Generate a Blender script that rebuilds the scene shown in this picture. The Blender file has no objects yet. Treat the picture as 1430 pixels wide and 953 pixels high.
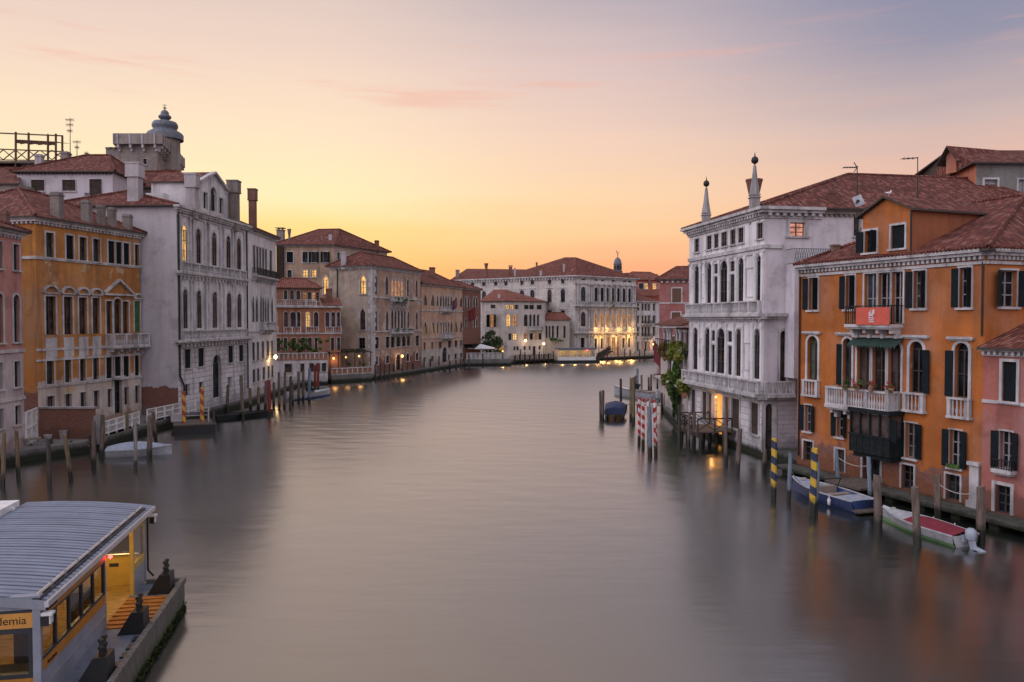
import bpy, bmesh, math, random
from mathutils import Vector, Matrix
R = math.radians
random.seed(7)
sc = bpy.context.scene
COL = sc.collection

# ------------------------------------------------------------------ camera
FPX, HZ, CX, CY, CAMH = 1100.0, 447.0, 715.0, 476.5, 10.0
PITCH = math.atan((CY - HZ) / FPX)
cd = bpy.data.cameras.new("camera")
cam = bpy.data.objects.new("camera", cd)
COL.objects.link(cam)
cam.location = (0, 0, CAMH)
cam.rotation_euler = (R(90) - PITCH, 0, 0)
cd.sensor_width = 36
cd.lens = 36 * FPX / 1430
cd.clip_start = 0.3
cd.clip_end = 6000
sc.camera = cam

# ------------------------------------------------------------------ dusk sky
w = bpy.data.worlds.new("World")
sc.world = w
w.use_nodes = True
nt = w.node_tree
nt.nodes.clear()
def N(t, **k):
    n = nt.nodes.new(t)
    for a, b in k.items():
        setattr(n, a, b)
    return n
def math_(op, a, b=None, c=None):
    n = N("ShaderNodeMath", operation=op)
    for i, x in enumerate((a, b, c)):
        if x is None: continue
        if isinstance(x, (int, float)): n.inputs[i].default_value = x
        else: nt.links.new(x, n.inputs[i])
    return n.outputs[0]
def ramp_(fac, stops, interp='LINEAR'):
    n = N("ShaderNodeValToRGB")
    cr = n.color_ramp
    cr.interpolation = interp
    while len(cr.elements) > 1: cr.elements.remove(cr.elements[-1])
    cr.elements[0].position = stops[0][0]
    cr.elements[0].color = (*stops[0][1], 1)
    for p, c in stops[1:]:
        e = cr.elements.new(p)
        e.color = (*c, 1)
    nt.links.new(fac, n.inputs[0])
    return n.outputs[0]
def mixc_(f, a, b):
    n = N("ShaderNodeMix", data_type='RGBA')
    nt.links.new(f, n.inputs[0]); nt.links.new(a, n.inputs[6]); nt.links.new(b, n.inputs[7])
    return n.outputs[2]
def smooth_(x, lo, hi):
    n = N("ShaderNodeMapRange", interpolation_type='SMOOTHSTEP')
    nt.links.new(x, n.inputs[0]); n.inputs[1].default_value = lo; n.inputs[2].default_value = hi
    return n.outputs[0]
def s2l(c):
    return tuple((x / 255 / 12.92) if x / 255 <= .04045 else ((x / 255 + .055) / 1.055) ** 2.4 for x in c)
tc = N("ShaderNodeTexCoord")
sep = N("ShaderNodeSeparateXYZ")
nt.links.new(tc.outputs["Generated"], sep.inputs[0])
el = math_('MULTIPLY', math_('ARCSINE', sep.outputs[2]), 57.2958)
# thin streaks of cloud low in the west bend the bands a little
mp = N("ShaderNodeMapping")
mp.inputs['Scale'].default_value = (2.0, 2.0, 26.0)
mp.inputs['Rotation'].default_value = (0.0, 0.10, 0.0)
nt.links.new(tc.outputs["Generated"], mp.inputs[0])
nz = N("ShaderNodeTexNoise"); nz.inputs['Scale'].default_value = 1.6; nz.inputs['Detail'].default_value = 5
nt.links.new(mp.outputs[0], nz.inputs['Vector'])
el2 = math_('ADD', el, math_('MULTIPLY', math_('SUBTRACT', nz.outputs[0], .5), 2.2))
ef = math_('DIVIDE', math_('MAXIMUM', el2, 0.0), 90.0)
az = math_('MULTIPLY', math_('ARCTAN2', sep.outputs[0], sep.outputs[1]), 57.2958)
aaz = math_('ABSOLUTE', az)
D = 1 / 90
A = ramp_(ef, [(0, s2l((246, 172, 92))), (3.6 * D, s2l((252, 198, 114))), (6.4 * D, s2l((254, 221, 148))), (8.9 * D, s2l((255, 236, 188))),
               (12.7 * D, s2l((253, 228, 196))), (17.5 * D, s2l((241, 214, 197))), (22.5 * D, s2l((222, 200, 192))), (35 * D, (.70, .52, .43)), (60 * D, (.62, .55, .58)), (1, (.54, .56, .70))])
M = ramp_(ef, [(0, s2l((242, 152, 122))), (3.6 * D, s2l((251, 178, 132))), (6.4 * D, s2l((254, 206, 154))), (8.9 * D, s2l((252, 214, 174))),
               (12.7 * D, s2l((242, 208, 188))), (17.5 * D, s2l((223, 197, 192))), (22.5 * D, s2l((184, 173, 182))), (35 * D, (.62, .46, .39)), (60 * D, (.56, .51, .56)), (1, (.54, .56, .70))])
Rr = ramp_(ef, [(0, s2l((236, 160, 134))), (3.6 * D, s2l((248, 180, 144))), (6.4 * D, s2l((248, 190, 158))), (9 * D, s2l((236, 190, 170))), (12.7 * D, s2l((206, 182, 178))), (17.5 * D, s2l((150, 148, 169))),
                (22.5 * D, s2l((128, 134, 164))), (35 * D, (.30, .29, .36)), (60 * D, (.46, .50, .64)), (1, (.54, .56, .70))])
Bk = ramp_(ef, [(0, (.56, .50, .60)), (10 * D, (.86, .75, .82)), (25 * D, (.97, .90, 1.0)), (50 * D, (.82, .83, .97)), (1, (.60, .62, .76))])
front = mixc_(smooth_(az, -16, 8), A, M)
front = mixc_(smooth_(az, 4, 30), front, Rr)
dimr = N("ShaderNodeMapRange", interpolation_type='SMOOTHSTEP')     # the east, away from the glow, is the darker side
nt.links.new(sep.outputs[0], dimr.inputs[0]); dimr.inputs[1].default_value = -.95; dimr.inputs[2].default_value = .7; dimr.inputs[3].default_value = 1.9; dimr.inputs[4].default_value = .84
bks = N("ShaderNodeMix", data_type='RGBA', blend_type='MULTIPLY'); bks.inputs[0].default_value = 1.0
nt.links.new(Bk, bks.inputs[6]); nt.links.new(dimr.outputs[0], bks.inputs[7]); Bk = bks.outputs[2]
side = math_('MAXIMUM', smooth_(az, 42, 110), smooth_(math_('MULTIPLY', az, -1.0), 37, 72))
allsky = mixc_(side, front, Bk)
# two faint rosy cloud wisps
mp2 = N("ShaderNodeMapping"); mp2.inputs['Scale'].default_value = (3.0, 3.0, 40.0); mp2.inputs['Rotation'].default_value = (0, -.16, 0)
nt.links.new(tc.outputs["Generated"], mp2.inputs[0])
nz2 = N("ShaderNodeTexNoise"); nz2.inputs['Scale'].default_value = 1.15; nz2.inputs['Detail'].default_value = 6; nz2.inputs['Roughness'].default_value = .6
nt.links.new(mp2.outputs[0], nz2.inputs['Vector'])
wisp = smooth_(nz2.outputs[0], .52, .70)
band = math_('MULTIPLY', smooth_(el, 12.5, 15.5), math_('SUBTRACT', 1.0, smooth_(el, 17.5, 20.5)))
wf = math_('MULTIPLY', math_('MULTIPLY', wisp, band), .42)
rgb = N("ShaderNodeRGB"); rgb.outputs[0].default_value = (*s2l((240, 176, 160)), 1)
allsky = mixc_(wf, allsky, rgb.outputs[0])
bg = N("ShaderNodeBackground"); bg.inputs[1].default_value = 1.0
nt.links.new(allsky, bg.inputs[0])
sky = N("ShaderNodeTexSky", sky_type='NISHITA', sun_disc=False, sun_elevation=R(1.0), sun_rotation=R(-15), air_density=1.0, dust_density=1.5)
bg2 = N("ShaderNodeBackground"); bg2.inputs[1].default_value = 0.01
nt.links.new(sky.outputs[0], bg2.inputs[0])
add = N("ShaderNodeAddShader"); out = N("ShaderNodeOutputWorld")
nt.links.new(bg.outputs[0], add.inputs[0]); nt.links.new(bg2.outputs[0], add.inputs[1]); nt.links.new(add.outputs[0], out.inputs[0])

sc.view_settings.view_transform = 'Standard'
sc.view_settings.look = 'None'
sc.view_settings.exposure = 0.0
sc.view_settings.gamma = 1.0
sc.cycles.use_denoising = True
sc.cycles.max_bounces = 5
sc.cycles.diffuse_bounces = 3
sc.cycles.glossy_bounces = 3
sc.cycles.transparent_max_bounces = 8
sc.cycles.caustics_reflective = False
sc.cycles.caustics_refractive = False
sc.cycles.sample_clamp_indirect = 4.0

# ------------------------------------------------------------------ helpers
def ray(px, py):
    return Vector(((px - CX) / FPX, math.cos(PITCH) + math.sin(PITCH) * (CY - py) / FPX, -math.sin(PITCH) + math.cos(PITCH) * (CY - py) / FPX))
def P(px, py, z=0.0):
    d = ray(px, py); t = (z - CAMH) / d.z
    return Vector((d.x * t, d.y * t, z))
def PY(px, py, Y):
    d = ray(px, py); t = Y / d.y
    return Vector((d.x * t, Y, CAMH + d.z * t))
def XY(px, Y):
    v = PY(px, HZ, Y); return (v.x, v.y)
Z3 = Vector((0, 0, 1))

class Fac:
    """A vertical plane seen from outside: u runs from a to b, z up, o outwards."""
    def __init__(s, a, b):
        s.a = Vector((a[0], a[1], 0)); b = Vector((b[0], b[1], 0)); s.b = b
        s.L = (b - s.a).length; s.d = (b - s.a) / s.L
        s.n = Vector((s.d.y, -s.d.x, 0))
    def uz(s, px, py, o=0.0):
        r = ray(px, py); c = Vector((0, 0, CAMH))
        t = (s.a + s.n * o - c).dot(s.n) / r.dot(s.n)
        p = c + r * t
        return (p - s.a).dot(s.d), p.z
    def u(s, px, o=0.0): return s.uz(px, HZ, o)[0]
    def z(s, px, py, o=0.0): return s.uz(px, py, o)[1]
    def pt(s, u, z, o=0.0):
        p = s.a + s.d * u + s.n * o
        return Vector((p.x, p.y, z))
    def xy(s, u, o=0.0):
        p = s.a + s.d * u + s.n * o
        return (p.x, p.y)
WORLD = Fac((0, 0), (1, 0))            # pt(u, z, o) = (u, -o, z)

class MB:
    def __init__(s): s.v = []; s.f = []; s.uv = []; s.mi = []
    def face(s, pts, m=0):
        pts = [Vector(p) for p in pts]
        i = len(s.v); s.v += pts; s.f.append(tuple(range(i, i + len(pts)))); s.mi.append(m)
        n = Vector((0, 0, 0))
        for k in range(len(pts)):
            n += (pts[k] - pts[0]).cross(pts[(k + 1) % len(pts)] - pts[0])
        if n.length > 1e-12: n.normalize()
        e = Z3.cross(n)
        e = e.normalized() if e.length > 1e-3 else Vector((1, 0, 0))
        q = n.cross(e)
        s.uv.append([(p.dot(e), p.dot(q)) for p in pts])
    def box(s, fr, u0, u1, z0, z1, o0, o1, m=0):
        c = [fr.pt(u, z, o) for o in (o0, o1) for z in (z0, z1) for u in (u0, u1)]
        for q in ((4, 5, 7, 6), (1, 0, 2, 3), (0, 4, 6, 2), (5, 1, 3, 7), (6, 7, 3, 2), (0, 1, 5, 4)):
            s.face([c[i] for i in q], m)
    def bar(s, p0, p1, wd, ht=None, m=0):
        """a square-section bar from p0 to p1"""
        p0, p1 = Vector(p0), Vector(p1); ht = ht or wd
        d = (p1 - p0)
        if d.length < 1e-6: return
        d.normalize()
        e = d.cross(Z3); e = e.normalized() if e.length > 1e-3 else Vector((1, 0, 0))
        q = e.cross(d)
        a = [p0 + e * x * wd / 2 + q * y * ht / 2 for x, y in ((-1, -1), (1, -1), (1, 1), (-1, 1))]
        b = [x + (p1 - p0) for x in a]
        for i in range(4): s.face([a[i], a[(i + 1) % 4], b[(i + 1) % 4], b[i]], m)
        s.face(a[::-1], m); s.face(b, m)
    def tube(s, p0, p1, r0, r1=None, n=8, m=0, cap=True):
        p0, p1 = Vector(p0), Vector(p1); r1 = r0 if r1 is None else r1
        d = (p1 - p0).normalized(); e = d.cross(Z3); e = e.normalized() if e.length > 1e-3 else Vector((1, 0, 0)); q = d.cross(e)
        ra = [e * math.cos(2 * math.pi * k / n) + q * math.sin(2 * math.pi * k / n) for k in range(n)]
        for k in range(n):
            j = (k + 1) % n
            s.face([p0 + ra[k] * r0, p0 + ra[j] * r0, p1 + ra[j] * r1, p1 + ra[k] * r1], m)
        if cap:
            s.face([p1 + x * r1 for x in ra], m); s.face([p0 + x * r0 for x in ra[::-1]], m)
    def path(s, pts, r, n=6, m=0):
        for a, b in zip(pts, pts[1:]): s.tube(a, b, r, r, n, m)
    def lathe(s, c, prof, n=16, m=0):
        c = Vector(c)
        for (r0, z0), (r1, z1) in zip(prof, prof[1:]):
            for k in range(n):
                a0, a1 = 2 * math.pi * k / n, 2 * math.pi * (k + 1) / n
                q = [c + Vector((r0 * math.cos(a0), r0 * math.sin(a0), z0)), c + Vector((r0 * math.cos(a1), r0 * math.sin(a1), z0)),
                     c + Vector((r1 * math.cos(a1), r1 * math.sin(a1), z1)), c + Vector((r1 * math.cos(a0), r1 * math.sin(a0), z1))]
                if r0 < 1e-4: q = q[1:]
                elif r1 < 1e-4: q = q[:3]
                s.face(q, m)
    def build(s, name, mats, parent=None, smooth=False, loc=None, rotz=0.0, local=False):
        if not isinstance(mats, (list, tuple)): mats = [mats]
        off = Vector((0, 0, 0))
        p = parent
        while p is not None:
            off += Vector(p.location); p = p.parent
        if parent is None and loc is not None: off = Vector(loc)
        if local or (parent is not None and LOCAL.get(root_of(parent))): off = Vector((0, 0, 0))
        me = bpy.data.meshes.new(name)
        me.from_pydata([tuple(v - off) for v in s.v], [], s.f)
        for m in mats: me.materials.append(m)
        me.polygons.foreach_set('material_index', s.mi)
        uvl = me.uv_layers.new(name='UVMap')
        flat = [c for f in s.uv for uv in f for c in uv]
        uvl.data.foreach_set('uv', flat)
        if smooth:
            bm = bmesh.new(); bm.from_mesh(me)
            bmesh.ops.remove_doubles(bm, verts=bm.verts, dist=1e-4)
            for f in bm.faces: f.smooth = True
            bm.to_mesh(me); bm.free()
            try: me.set_sharp_from_angle(angle=R(45))
            except Exception: pass
        me.update()
        o = bpy.data.objects.new(name, me)
        COL.objects.link(o)
        if parent is not None: o.parent = parent
        elif loc is not None: o.location = loc
        if rotz: o.rotation_euler.z = rotz
        return o
LOCAL = {}
def root_of(o):
    while o is not None and o.parent is not None: o = o.parent
    return o.name if o is not None else None
def tag(o, label=None, cat=None, group=None, kind=None):
    if label: o['label'] = label
    if cat: o['category'] = cat
    if group: o['group'] = group
    if kind: o['kind'] = kind
    return o
def thing(name, label, cat, loc, rotz=0.0, group=None, local=False):
    o = bpy.data.objects.new(name, None); COL.objects.link(o)
    o.empty_display_size = .5
    o.location = loc; o.rotation_euler.z = rotz
    tag(o, label, cat, group)
    if local: LOCAL[o.name] = True
    return o
def copy_tree(o, parent=None):
    c = o.copy(); COL.objects.link(c)
    if parent is not None: c.parent = parent
    for ch in list(o.children): copy_tree(ch, c)
    return c
def lamp(parent, loc, power, color=(1, .62, .26), radius=.12, kind='POINT'):
    l = bpy.data.lights.new('bulb', kind); l.energy = power; l.color = color
    l.shadow_soft_size = radius
    o = bpy.data.objects.new('bulb', l); COL.objects.link(o)
    off = Vector((0, 0, 0)); p = parent
    while p is not None: off += Vector(p.location); p = p.parent
    o.location = Vector(loc) - off; o.parent = parent
    return o

# ------------------------------------------------------------------ materials
class NT:
    def __init__(s, name):
        s.m = bpy.data.materials.new(name); s.m.use_nodes = True; s.t = s.m.node_tree
        s.b = s.t.nodes['Principled BSDF']
    def n(s, t, ins=None, **k):
        x = s.t.nodes.new(t)
        for a, b in k.items(): setattr(x, a, b)
        for a, b in (ins or {}).items(): s.put(x.inputs[a], b)
        return x
    def put(s, sock, v):
        if isinstance(v, bpy.types.NodeSocket): s.t.links.new(v, sock)
        elif isinstance(v, (tuple, list)) and len(v) == 3 and sock.type == 'RGBA': sock.default_value = (*v, 1)
        else: sock.default_value = v
    def math(s, op, a, b=0.0, c=0.0, clamp=False):
        x = s.n('ShaderNodeMath', operation=op, use_clamp=clamp)
        s.put(x.inputs[0], a); s.put(x.inputs[1], b); s.put(x.inputs[2], c)
        return x.outputs[0]
    def mix(s, f, a, b, bt='MIX'):
        x = s.n('ShaderNodeMix', data_type='RGBA', blend_type=bt)
        s.put(x.inputs[0], f); s.put(x.inputs[6], a); s.put(x.inputs[7], b)
        return x.outputs[2]
    def noise(s, vec, scale, detail=4, rough=.55):
        x = s.n('ShaderNodeTexNoise'); s.put(x.inputs['Vector'], vec)
        x.inputs['Scale'].default_value = scale; x.inputs['Detail'].default_value = detail; x.inputs['Roughness'].default_value = rough
        return x.outputs[0]
    def mr(s, v, a, b, c=0.0, d=1.0):
        x = s.n('ShaderNodeMapRange', interpolation_type='SMOOTHSTEP')
        s.put(x.inputs[0], v); x.inputs[1].default_value = a; x.inputs[2].default_value = b; x.inputs[3].default_value = c; x.inputs[4].default_value = d
        return x.outputs[0]
    def vscale(s, v, sx, sy, sz):
        x = s.n('ShaderNodeMapping'); s.put(x.inputs[0], v); x.inputs['Scale'].default_value = (sx, sy, sz)
        return x.outputs[0]
    def pos(s): return s.n('ShaderNodeNewGeometry').outputs['Position']
    def obj(s): return s.n('ShaderNodeTexCoord').outputs['Object']
    def uv(s): return s.n('ShaderNodeTexCoord').outputs['UV']
    def z(s, p):
        return s.n('ShaderNodeSeparateXYZ', {0: p}).outputs[2]
    def bump(s, h, st=.3, dist=.05):
        x = s.n('ShaderNodeBump'); s.put(x.inputs['Height'], h); x.inputs['Strength'].default_value = st; x.inputs['Distance'].default_value = dist
        s.t.links.new(x.outputs[0], s.b.inputs['Normal'])
    def fin(s, col, rough=.8, spec=.3, metal=0.0):
        s.put(s.b.inputs['Base Color'], col); s.put(s.b.inputs['Roughness'], rough); s.b.inputs['Specular IOR Level'].default_value = spec
        s.put(s.b.inputs['Metallic'], metal)
        return s.m
def mul(c, k): return tuple(min(1, x * k) for x in c)

def stucco(name, base, var=.16, grime=.4, grime_col=None, low=None, brick=None, blocks=None, blotch=None, algae=.8, scale=1.0):
    """lime plaster or stone with weather stains; low=(colour, z) a lower zone, brick=(z, spread) plaster fallen off below z, blocks=(w, h, zmax) stone courses"""
    k = NT(name); p = k.pos(); z = k.z(p)
    n1 = k.noise(p, .45 * scale, 6, .6)
    col = k.mix(k.mr(n1, .3, .7), mul(base, 1 - var), mul(base, 1 + var))
    n3 = k.noise(p, 2.6 * scale, 5, .65)
    # sun-faded and re-limed areas with soft edges
    fad = k.mr(k.noise(k.vscale(p, 1, 1, .7), .21 * scale, 6, .62), .47, .66, 0, .55)
    avg = sum(base) / 3
    col = k.mix(fad, col, tuple(min(.8, .62 * x + .38 * avg + .05) for x in base))
    old = k.mr(k.noise(p, .33 * scale, 6, .68), .52, .64, 0, .6)
    col = k.mix(old, col, mul(base, .62))
    if low:
        zz = k.math('ADD', z, k.math('MULTIPLY', k.math('SUBTRACT', n3, .5), .25))
        lc = k.mix(k.mr(n1, .35, .65), mul(low[0], .82), mul(low[0], 1.12))
        col = k.mix(k.mr(zz, low[1] - .04, low[1] + .04), lc, col)
    if blotch:
        nb = k.noise(p, blotch[2], 5, .6)
        col = k.mix(k.mr(nb, blotch[1], blotch[1] + .05), col, blotch[0])
    if blocks:
        bt = k.n('ShaderNodeTexBrick', {'Vector': k.uv(), 'Color1': (1, 1, 1), 'Color2': (.86, .86, .86), 'Mortar': (.42, .41, .42), 'Scale': 1.0, 'Mortar Size': blocks[3] if len(blocks) > 3 else .022, 'Mortar Smooth': .3, 'Brick Width': blocks[0], 'Row Height': blocks[1]})
        bf = k.mr(z, blocks[2] - .02, blocks[2] + .02, 1, 0)
        col = k.mix(bf, col, k.mix(1.0, col, bt.outputs[0], 'MULTIPLY'))
    st = k.noise(k.vscale(p, 1.7, 1.7, .13), 1.0, 5, .65)
    g = k.math('MULTIPLY', k.mr(st, .46, .72), grime)
    col = k.mix(g, col, grime_col or mul(base, .32))
    fine = k.mr(k.noise(p, 5.5 * scale, 6, .7), .52, .72, 0, .28)
    col = k.mix(fine, col, mul(base, .5))
    if brick:
        bt = k.n('ShaderNodeTexBrick', {'Vector': k.uv(), 'Color1': (.25, .085, .055), 'Color2': (.15, .05, .036), 'Mortar': (.20, .15, .125), 'Scale': 1.0, 'Mortar Size': .012, 'Brick Width': .27, 'Row Height': .085})
        bcol = k.mix(k.mr(k.noise(p, 1.1, 5), .48, .75, 0, .4), bt.outputs[0], (.23, .14, .105))
        e = k.math('ADD', k.math('MULTIPLY', k.math('SUBTRACT', brick[0], z), 1 / brick[1]), k.math('MULTIPLY', k.math('SUBTRACT', k.noise(p, .8, 6, .65), .5), 3.2))
        col = k.mix(k.mr(e, -.1, .12), col, bcol)
    # rising damp above the tide
    dmp = k.math('ADD', z, k.math('MULTIPLY', k.math('SUBTRACT', k.noise(p, .9, 6, .7), .5), 2.6))
    col = k.mix(k.mr(dmp, 1.2, 1.9, .55, 0), col, mul(base, .38))
    # tide band: weed and slime up to the high-water mark
    e = k.math('ADD', z, k.math('MULTIPLY', k.math('SUBTRACT', n3, .5), .5))
    col = k.mix(k.mr(e, .35, algae, 1, 0), col, (.022, .026, .016))
    k.bump(k.noise(p, 9, 6, .7), .35, .03)
    return k.fin(col, .86, .25)

def plain(name, col, rough=.6, var=.15, spec=.4, metal=0.0, scale=3.0, bump=.15):
    k = NT(name); p = k.obj()
    n = k.noise(p, scale, 5, .6)
    k.bump(k.noise(p, scale * 5, 4), bump, .01)
    return k.fin(k.mix(k.mr(n, .3, .7), mul(col, 1 - var), mul(col, 1 + var)), rough, spec, metal)

def rooftile(name, tones, per=.25, row=.34):
    k = NT(name); s = k.n('ShaderNodeSeparateXYZ', {0: k.uv()}); u = k.math('DIVIDE', s.outputs[0], per)
    v0 = k.math('DIVIDE', s.outputs[1], row)
    fu = k.math('FLOOR', u); jit = k.n('ShaderNodeTexWhiteNoise', noise_dimensions='1D'); k.put(jit.inputs['W'], fu)
    v = k.math('ADD', v0, k.math('MULTIPLY', jit.outputs[0], .18)); fv = k.math('FLOOR', v)
    cmb = k.n('ShaderNodeCombineXYZ', {0: fu, 1: fv})
    wn = k.n('ShaderNodeTexWhiteNoise', {'Vector': cmb.outputs[0]}, noise_dimensions='2D')
    r = k.n('ShaderNodeValToRGB', {0: wn.outputs[0]}); cr = r.color_ramp
    cr.interpolation = 'CONSTANT'
    cr.elements[0].color = (*tones[0], 1); cr.elements[1].color = (*tones[-1], 1); cr.elements[1].position = 1 - 1 / len(tones)
    for i, t in enumerate(tones[1:-1]):
        e = cr.elements.new((i + 1) / len(tones)); e.color = (*t, 1)
    p = k.pos()
    col = k.mix(k.mr(k.noise(p, .6, 6, .65), .45, .72, 0, .55), k.mix(.12, r.outputs[0], tones[1]), mul(tones[0], .5))
    col = k.mix(k.mr(k.noise(p, 3.0, 5, .7), .6, .78, 0, .35), col, (.15, .12, .10))
    frac = k.math('FRACT', u)
    prof = k.math('SINE', k.math('MULTIPLY', frac, math.pi))
    step = k.math('MULTIPLY', k.math('FRACT', v), -.5)
    # the gutter between two columns of tiles is coloured darker
    col = k.mix(k.mr(prof, .0, .6, .85, 0), col, (.03, .018, .015))
    k.bump(k.math('ADD', prof, step), .8, .07)
    return k.fin(col, .85, .2)

def wood(name, col, ang=0, rough=.75):
    k = NT(name); p = k.obj()
    n = k.noise(k.vscale(p, 9, 9, 1.2) if ang == 0 else k.vscale(p, 1.2, 9, 9), 1.5, 5, .6)
    k.bump(n, .5, .015)
    return k.fin(k.mix(k.mr(n, .3, .7), mul(col, .55), mul(col, 1.35)), rough, .3)

def polemat(name, col, wet=(.018, .02, .014), zwet=.75):
    k = NT(name); p = k.pos(); z = k.z(p)
    n = k.noise(k.vscale(p, 9, 9, 1.0), 1.3, 5, .65)
    c = k.mix(k.mr(n, .3, .7), mul(col, .55), mul(col, 1.3))
    e = k.math('ADD', z, k.math('MULTIPLY', k.math('SUBTRACT', k.noise(p, 3, 5), .5), .8))
    c = k.mix(k.mr(e, zwet - .25, zwet + .2, 1, 0), c, wet)
    r = k.mr(e, zwet - .25, zwet + .2, .35, .85)
    k.bump(n, .6, .02)
    return k.fin(c, r, .35)

def stripemat(name, c1, c2, turns=1.15, duty=.5, zwet=.85):
    k = NT(name); o = k.n('ShaderNodeSeparateXYZ', {0: k.obj()})
    a = k.math('DIVIDE', k.math('ARCTAN2', o.outputs[1], o.outputs[0]), 2 * math.pi)
    f = k.math('FRACT', k.math('ADD', k.math('MULTIPLY', o.outputs[2], turns), a))
    c = k.mix(k.mr(f, duty - .012, duty + .012), c1, c2)
    p = k.pos(); n = k.noise(p, 4, 5, .7)
    c = k.mix(k.mr(n, .5, .75, 0, .45), c, (.16, .13, .11))
    e = k.math('ADD', k.z(p), k.math('MULTIPLY', k.math('SUBTRACT', n, .5), .8))
    c = k.mix(k.mr(e, zwet - .25, zwet + .2, 1, 0), c, (.018, .02, .014))
    return k.fin(c, .5, .4)

def glow(name, col, strength, var=.0, scale=2.0):
    k = NT(name)
    n = k.noise(k.pos(), scale, 3)
    c = k.mix(k.mr(n, .35, .65), mul(col, 1 - var), col)
    k.b.inputs['Base Color'].default_value = (.02, .02, .02, 1); k.b.inputs['Roughness'].default_value = .3
    k.put(k.b.inputs['Emission Color'], c); k.b.inputs['Emission Strength'].default_value = strength
    return k.m

def glassmat(name, col, rough=.08):
    k = NT(name); p = k.pos(); n = k.noise(p, .9, 3)
    k.bump(n, .12, .05)
    return k.fin(k.mix(k.mr(n, .35, .65), mul(col, .4), mul(col, 1.8)), rough, .3)

def shuttermat(name, col):
    k = NT(name); p = k.pos(); z = k.z(p)
    f = k.math('FRACT', k.math('MULTIPLY', z, 1 / .075))
    k.bump(k.math('SUBTRACT', 1.0, f), .9, .03)
    n = k.noise(p, 2.2, 5, .65)
    c = k.mix(k.mr(n, .3, .7), mul(col, .7), mul(col, 1.3))
    c = k.mix(k.mr(f, .8, .98, 0, .6), c, mul(col, .25))
    return k.fin(c, .7, .12)

def leafmat(name, dark, light):
    k = NT(name); p = k.pos()
    n = k.mr(k.noise(p, 1.3, 4), .35, .65)
    n2 = k.noise(p, 14, 2)
    c = k.mix(n, dark, light); c = k.mix(k.mr(n2, .4, .6, 0, .5), c, mul(light, 1.2))
    return k.fin(c, .6, .25)

MAT = {}
M_ = MAT
M_['ochre'] = stucco('ochre_plaster', (.47, .205, .062), .22, .55, (.17, .09, .045), low=((.54, .46, .41), 5.0), blotch=((.50, .36, .22), .6, .5))
M_['ochre_side'] = stucco('ochre_side_plaster', (.40, .17, .04), .22, .7, (.10, .06, .035), brick=(4.2, 1.2))
M_['pink'] = stucco('pink_plaster', (.50, .235, .20), .14, .4, low=((.52, .44, .44), 7.6))
M_['white_side'] = stucco('greyish_plaster', (.50, .46, .48), .10, .22, brick=(3.6, .55))
M_['istrian'] = stucco('istrian_stone', (.68, .65, .665), .14, .7, (.14, .135, .14), blocks=(1.25, .52, 7.6, .035))
M_['gothic_white'] = stucco('pale_stone', (.66, .63, .64), .14, .6, (.18, .17, .17))
M_['attic_white'] = stucco('attic_plaster', (.55, .50, .53), .08, .2)
M_['beige'] = stucco('beige_plaster', (.40, .28, .20), .16, .45)
M_['beige_side'] = stucco('pale_beige_plaster', (.42, .36, .31), .12, .3)
M_['terracotta'] = stucco('terracotta_plaster', (.38, .165, .10), .15, .35)
M_['patchy'] = stucco('patchy_plaster', (.44, .345, .275), .2, .5, (.16, .14, .13), blotch=((.24, .21, .20), .58, .22), brick=(1.2, 1.5))
M_['gothic_front'] = stucco('worn_gothic_plaster', (.42, .28, .21), .2, .5, (.15, .11, .09), blotch=((.52, .46, .42), .60, .4), brick=(3.6, 1.6))
M_['palebeige'] = stucco('salmon_plaster', (.52, .335, .235), .16, .45, low=((.50, .44, .40), 4.3))
M_['brickwall'] = stucco('brick_facing', (.40, .30, .24), .1, .3, brick=(30, 3))
M_['creamwhite'] = stucco('cream_plaster', (.56, .49, .45), .1, .3)
M_['carez_side'] = stucco('long_side_wall_stone', (.58, .53, .49), .13, .4, (.2, .18, .17), blocks=(1.6, .6, 40, .02))
M_['carez'] = stucco('white_facade_stone', (.66, .62, .60), .12, .5, (.2, .18, .17))
M_['salmonred'] = stucco('dusty_red_plaster', (.36, .135, .12), .12, .35)
M_['brightred'] = stucco('bright_red_plaster', (.50, .12, .08), .12, .3)
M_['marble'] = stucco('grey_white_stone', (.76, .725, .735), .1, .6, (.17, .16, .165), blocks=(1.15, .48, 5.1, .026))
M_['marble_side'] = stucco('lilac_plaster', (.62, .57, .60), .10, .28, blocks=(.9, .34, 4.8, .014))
M_['orange'] = stucco('orange_plaster', (.43, .135, .032), .2, .5, (.24, .10, .04), brick=(2.3, .8), blotch=((.52, .30, .19), .67, .5))
M_['orange_brown'] = stucco('brown_orange_plaster', (.30, .105, .05), .12, .35)
M_['pinkred'] = stucco('pink_red_plaster', (.38, .135, .108), .12, .35, brick=(1.7, .7))
M_['rust_wall'] = stucco('rust_plaster', (.46, .17, .10), .12, .3)
M_['grey_wall'] = stucco('grey_cement', (.20, .19, .175), .16, .4)
M_['tower'] = stucco('tower_brick', (.33, .28, .25), .16, .4, blocks=(.5, .16, 60, .012))
M_['brickgarden'] = stucco('garden_brick', (.3, .15, .1), .1, .4, brick=(30, 2), algae=.9)
M_['stone'] = stucco('white_stone_trim', (.52, .495, .495), .2, .8, (.16, .155, .155), algae=.45, scale=2)
M_['stone_dark'] = stucco('sooty_stone_trim', (.36, .34, .34), .16, .6, algae=.45, scale=2)
M_['quay'] = stucco('quay_stone', (.26, .24, .23), .18, .5, (.08, .08, .07), algae=.85)
M_['cornice_wood'] = plain('dark_eaves_wood', (.06, .045, .038), .8)
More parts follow.
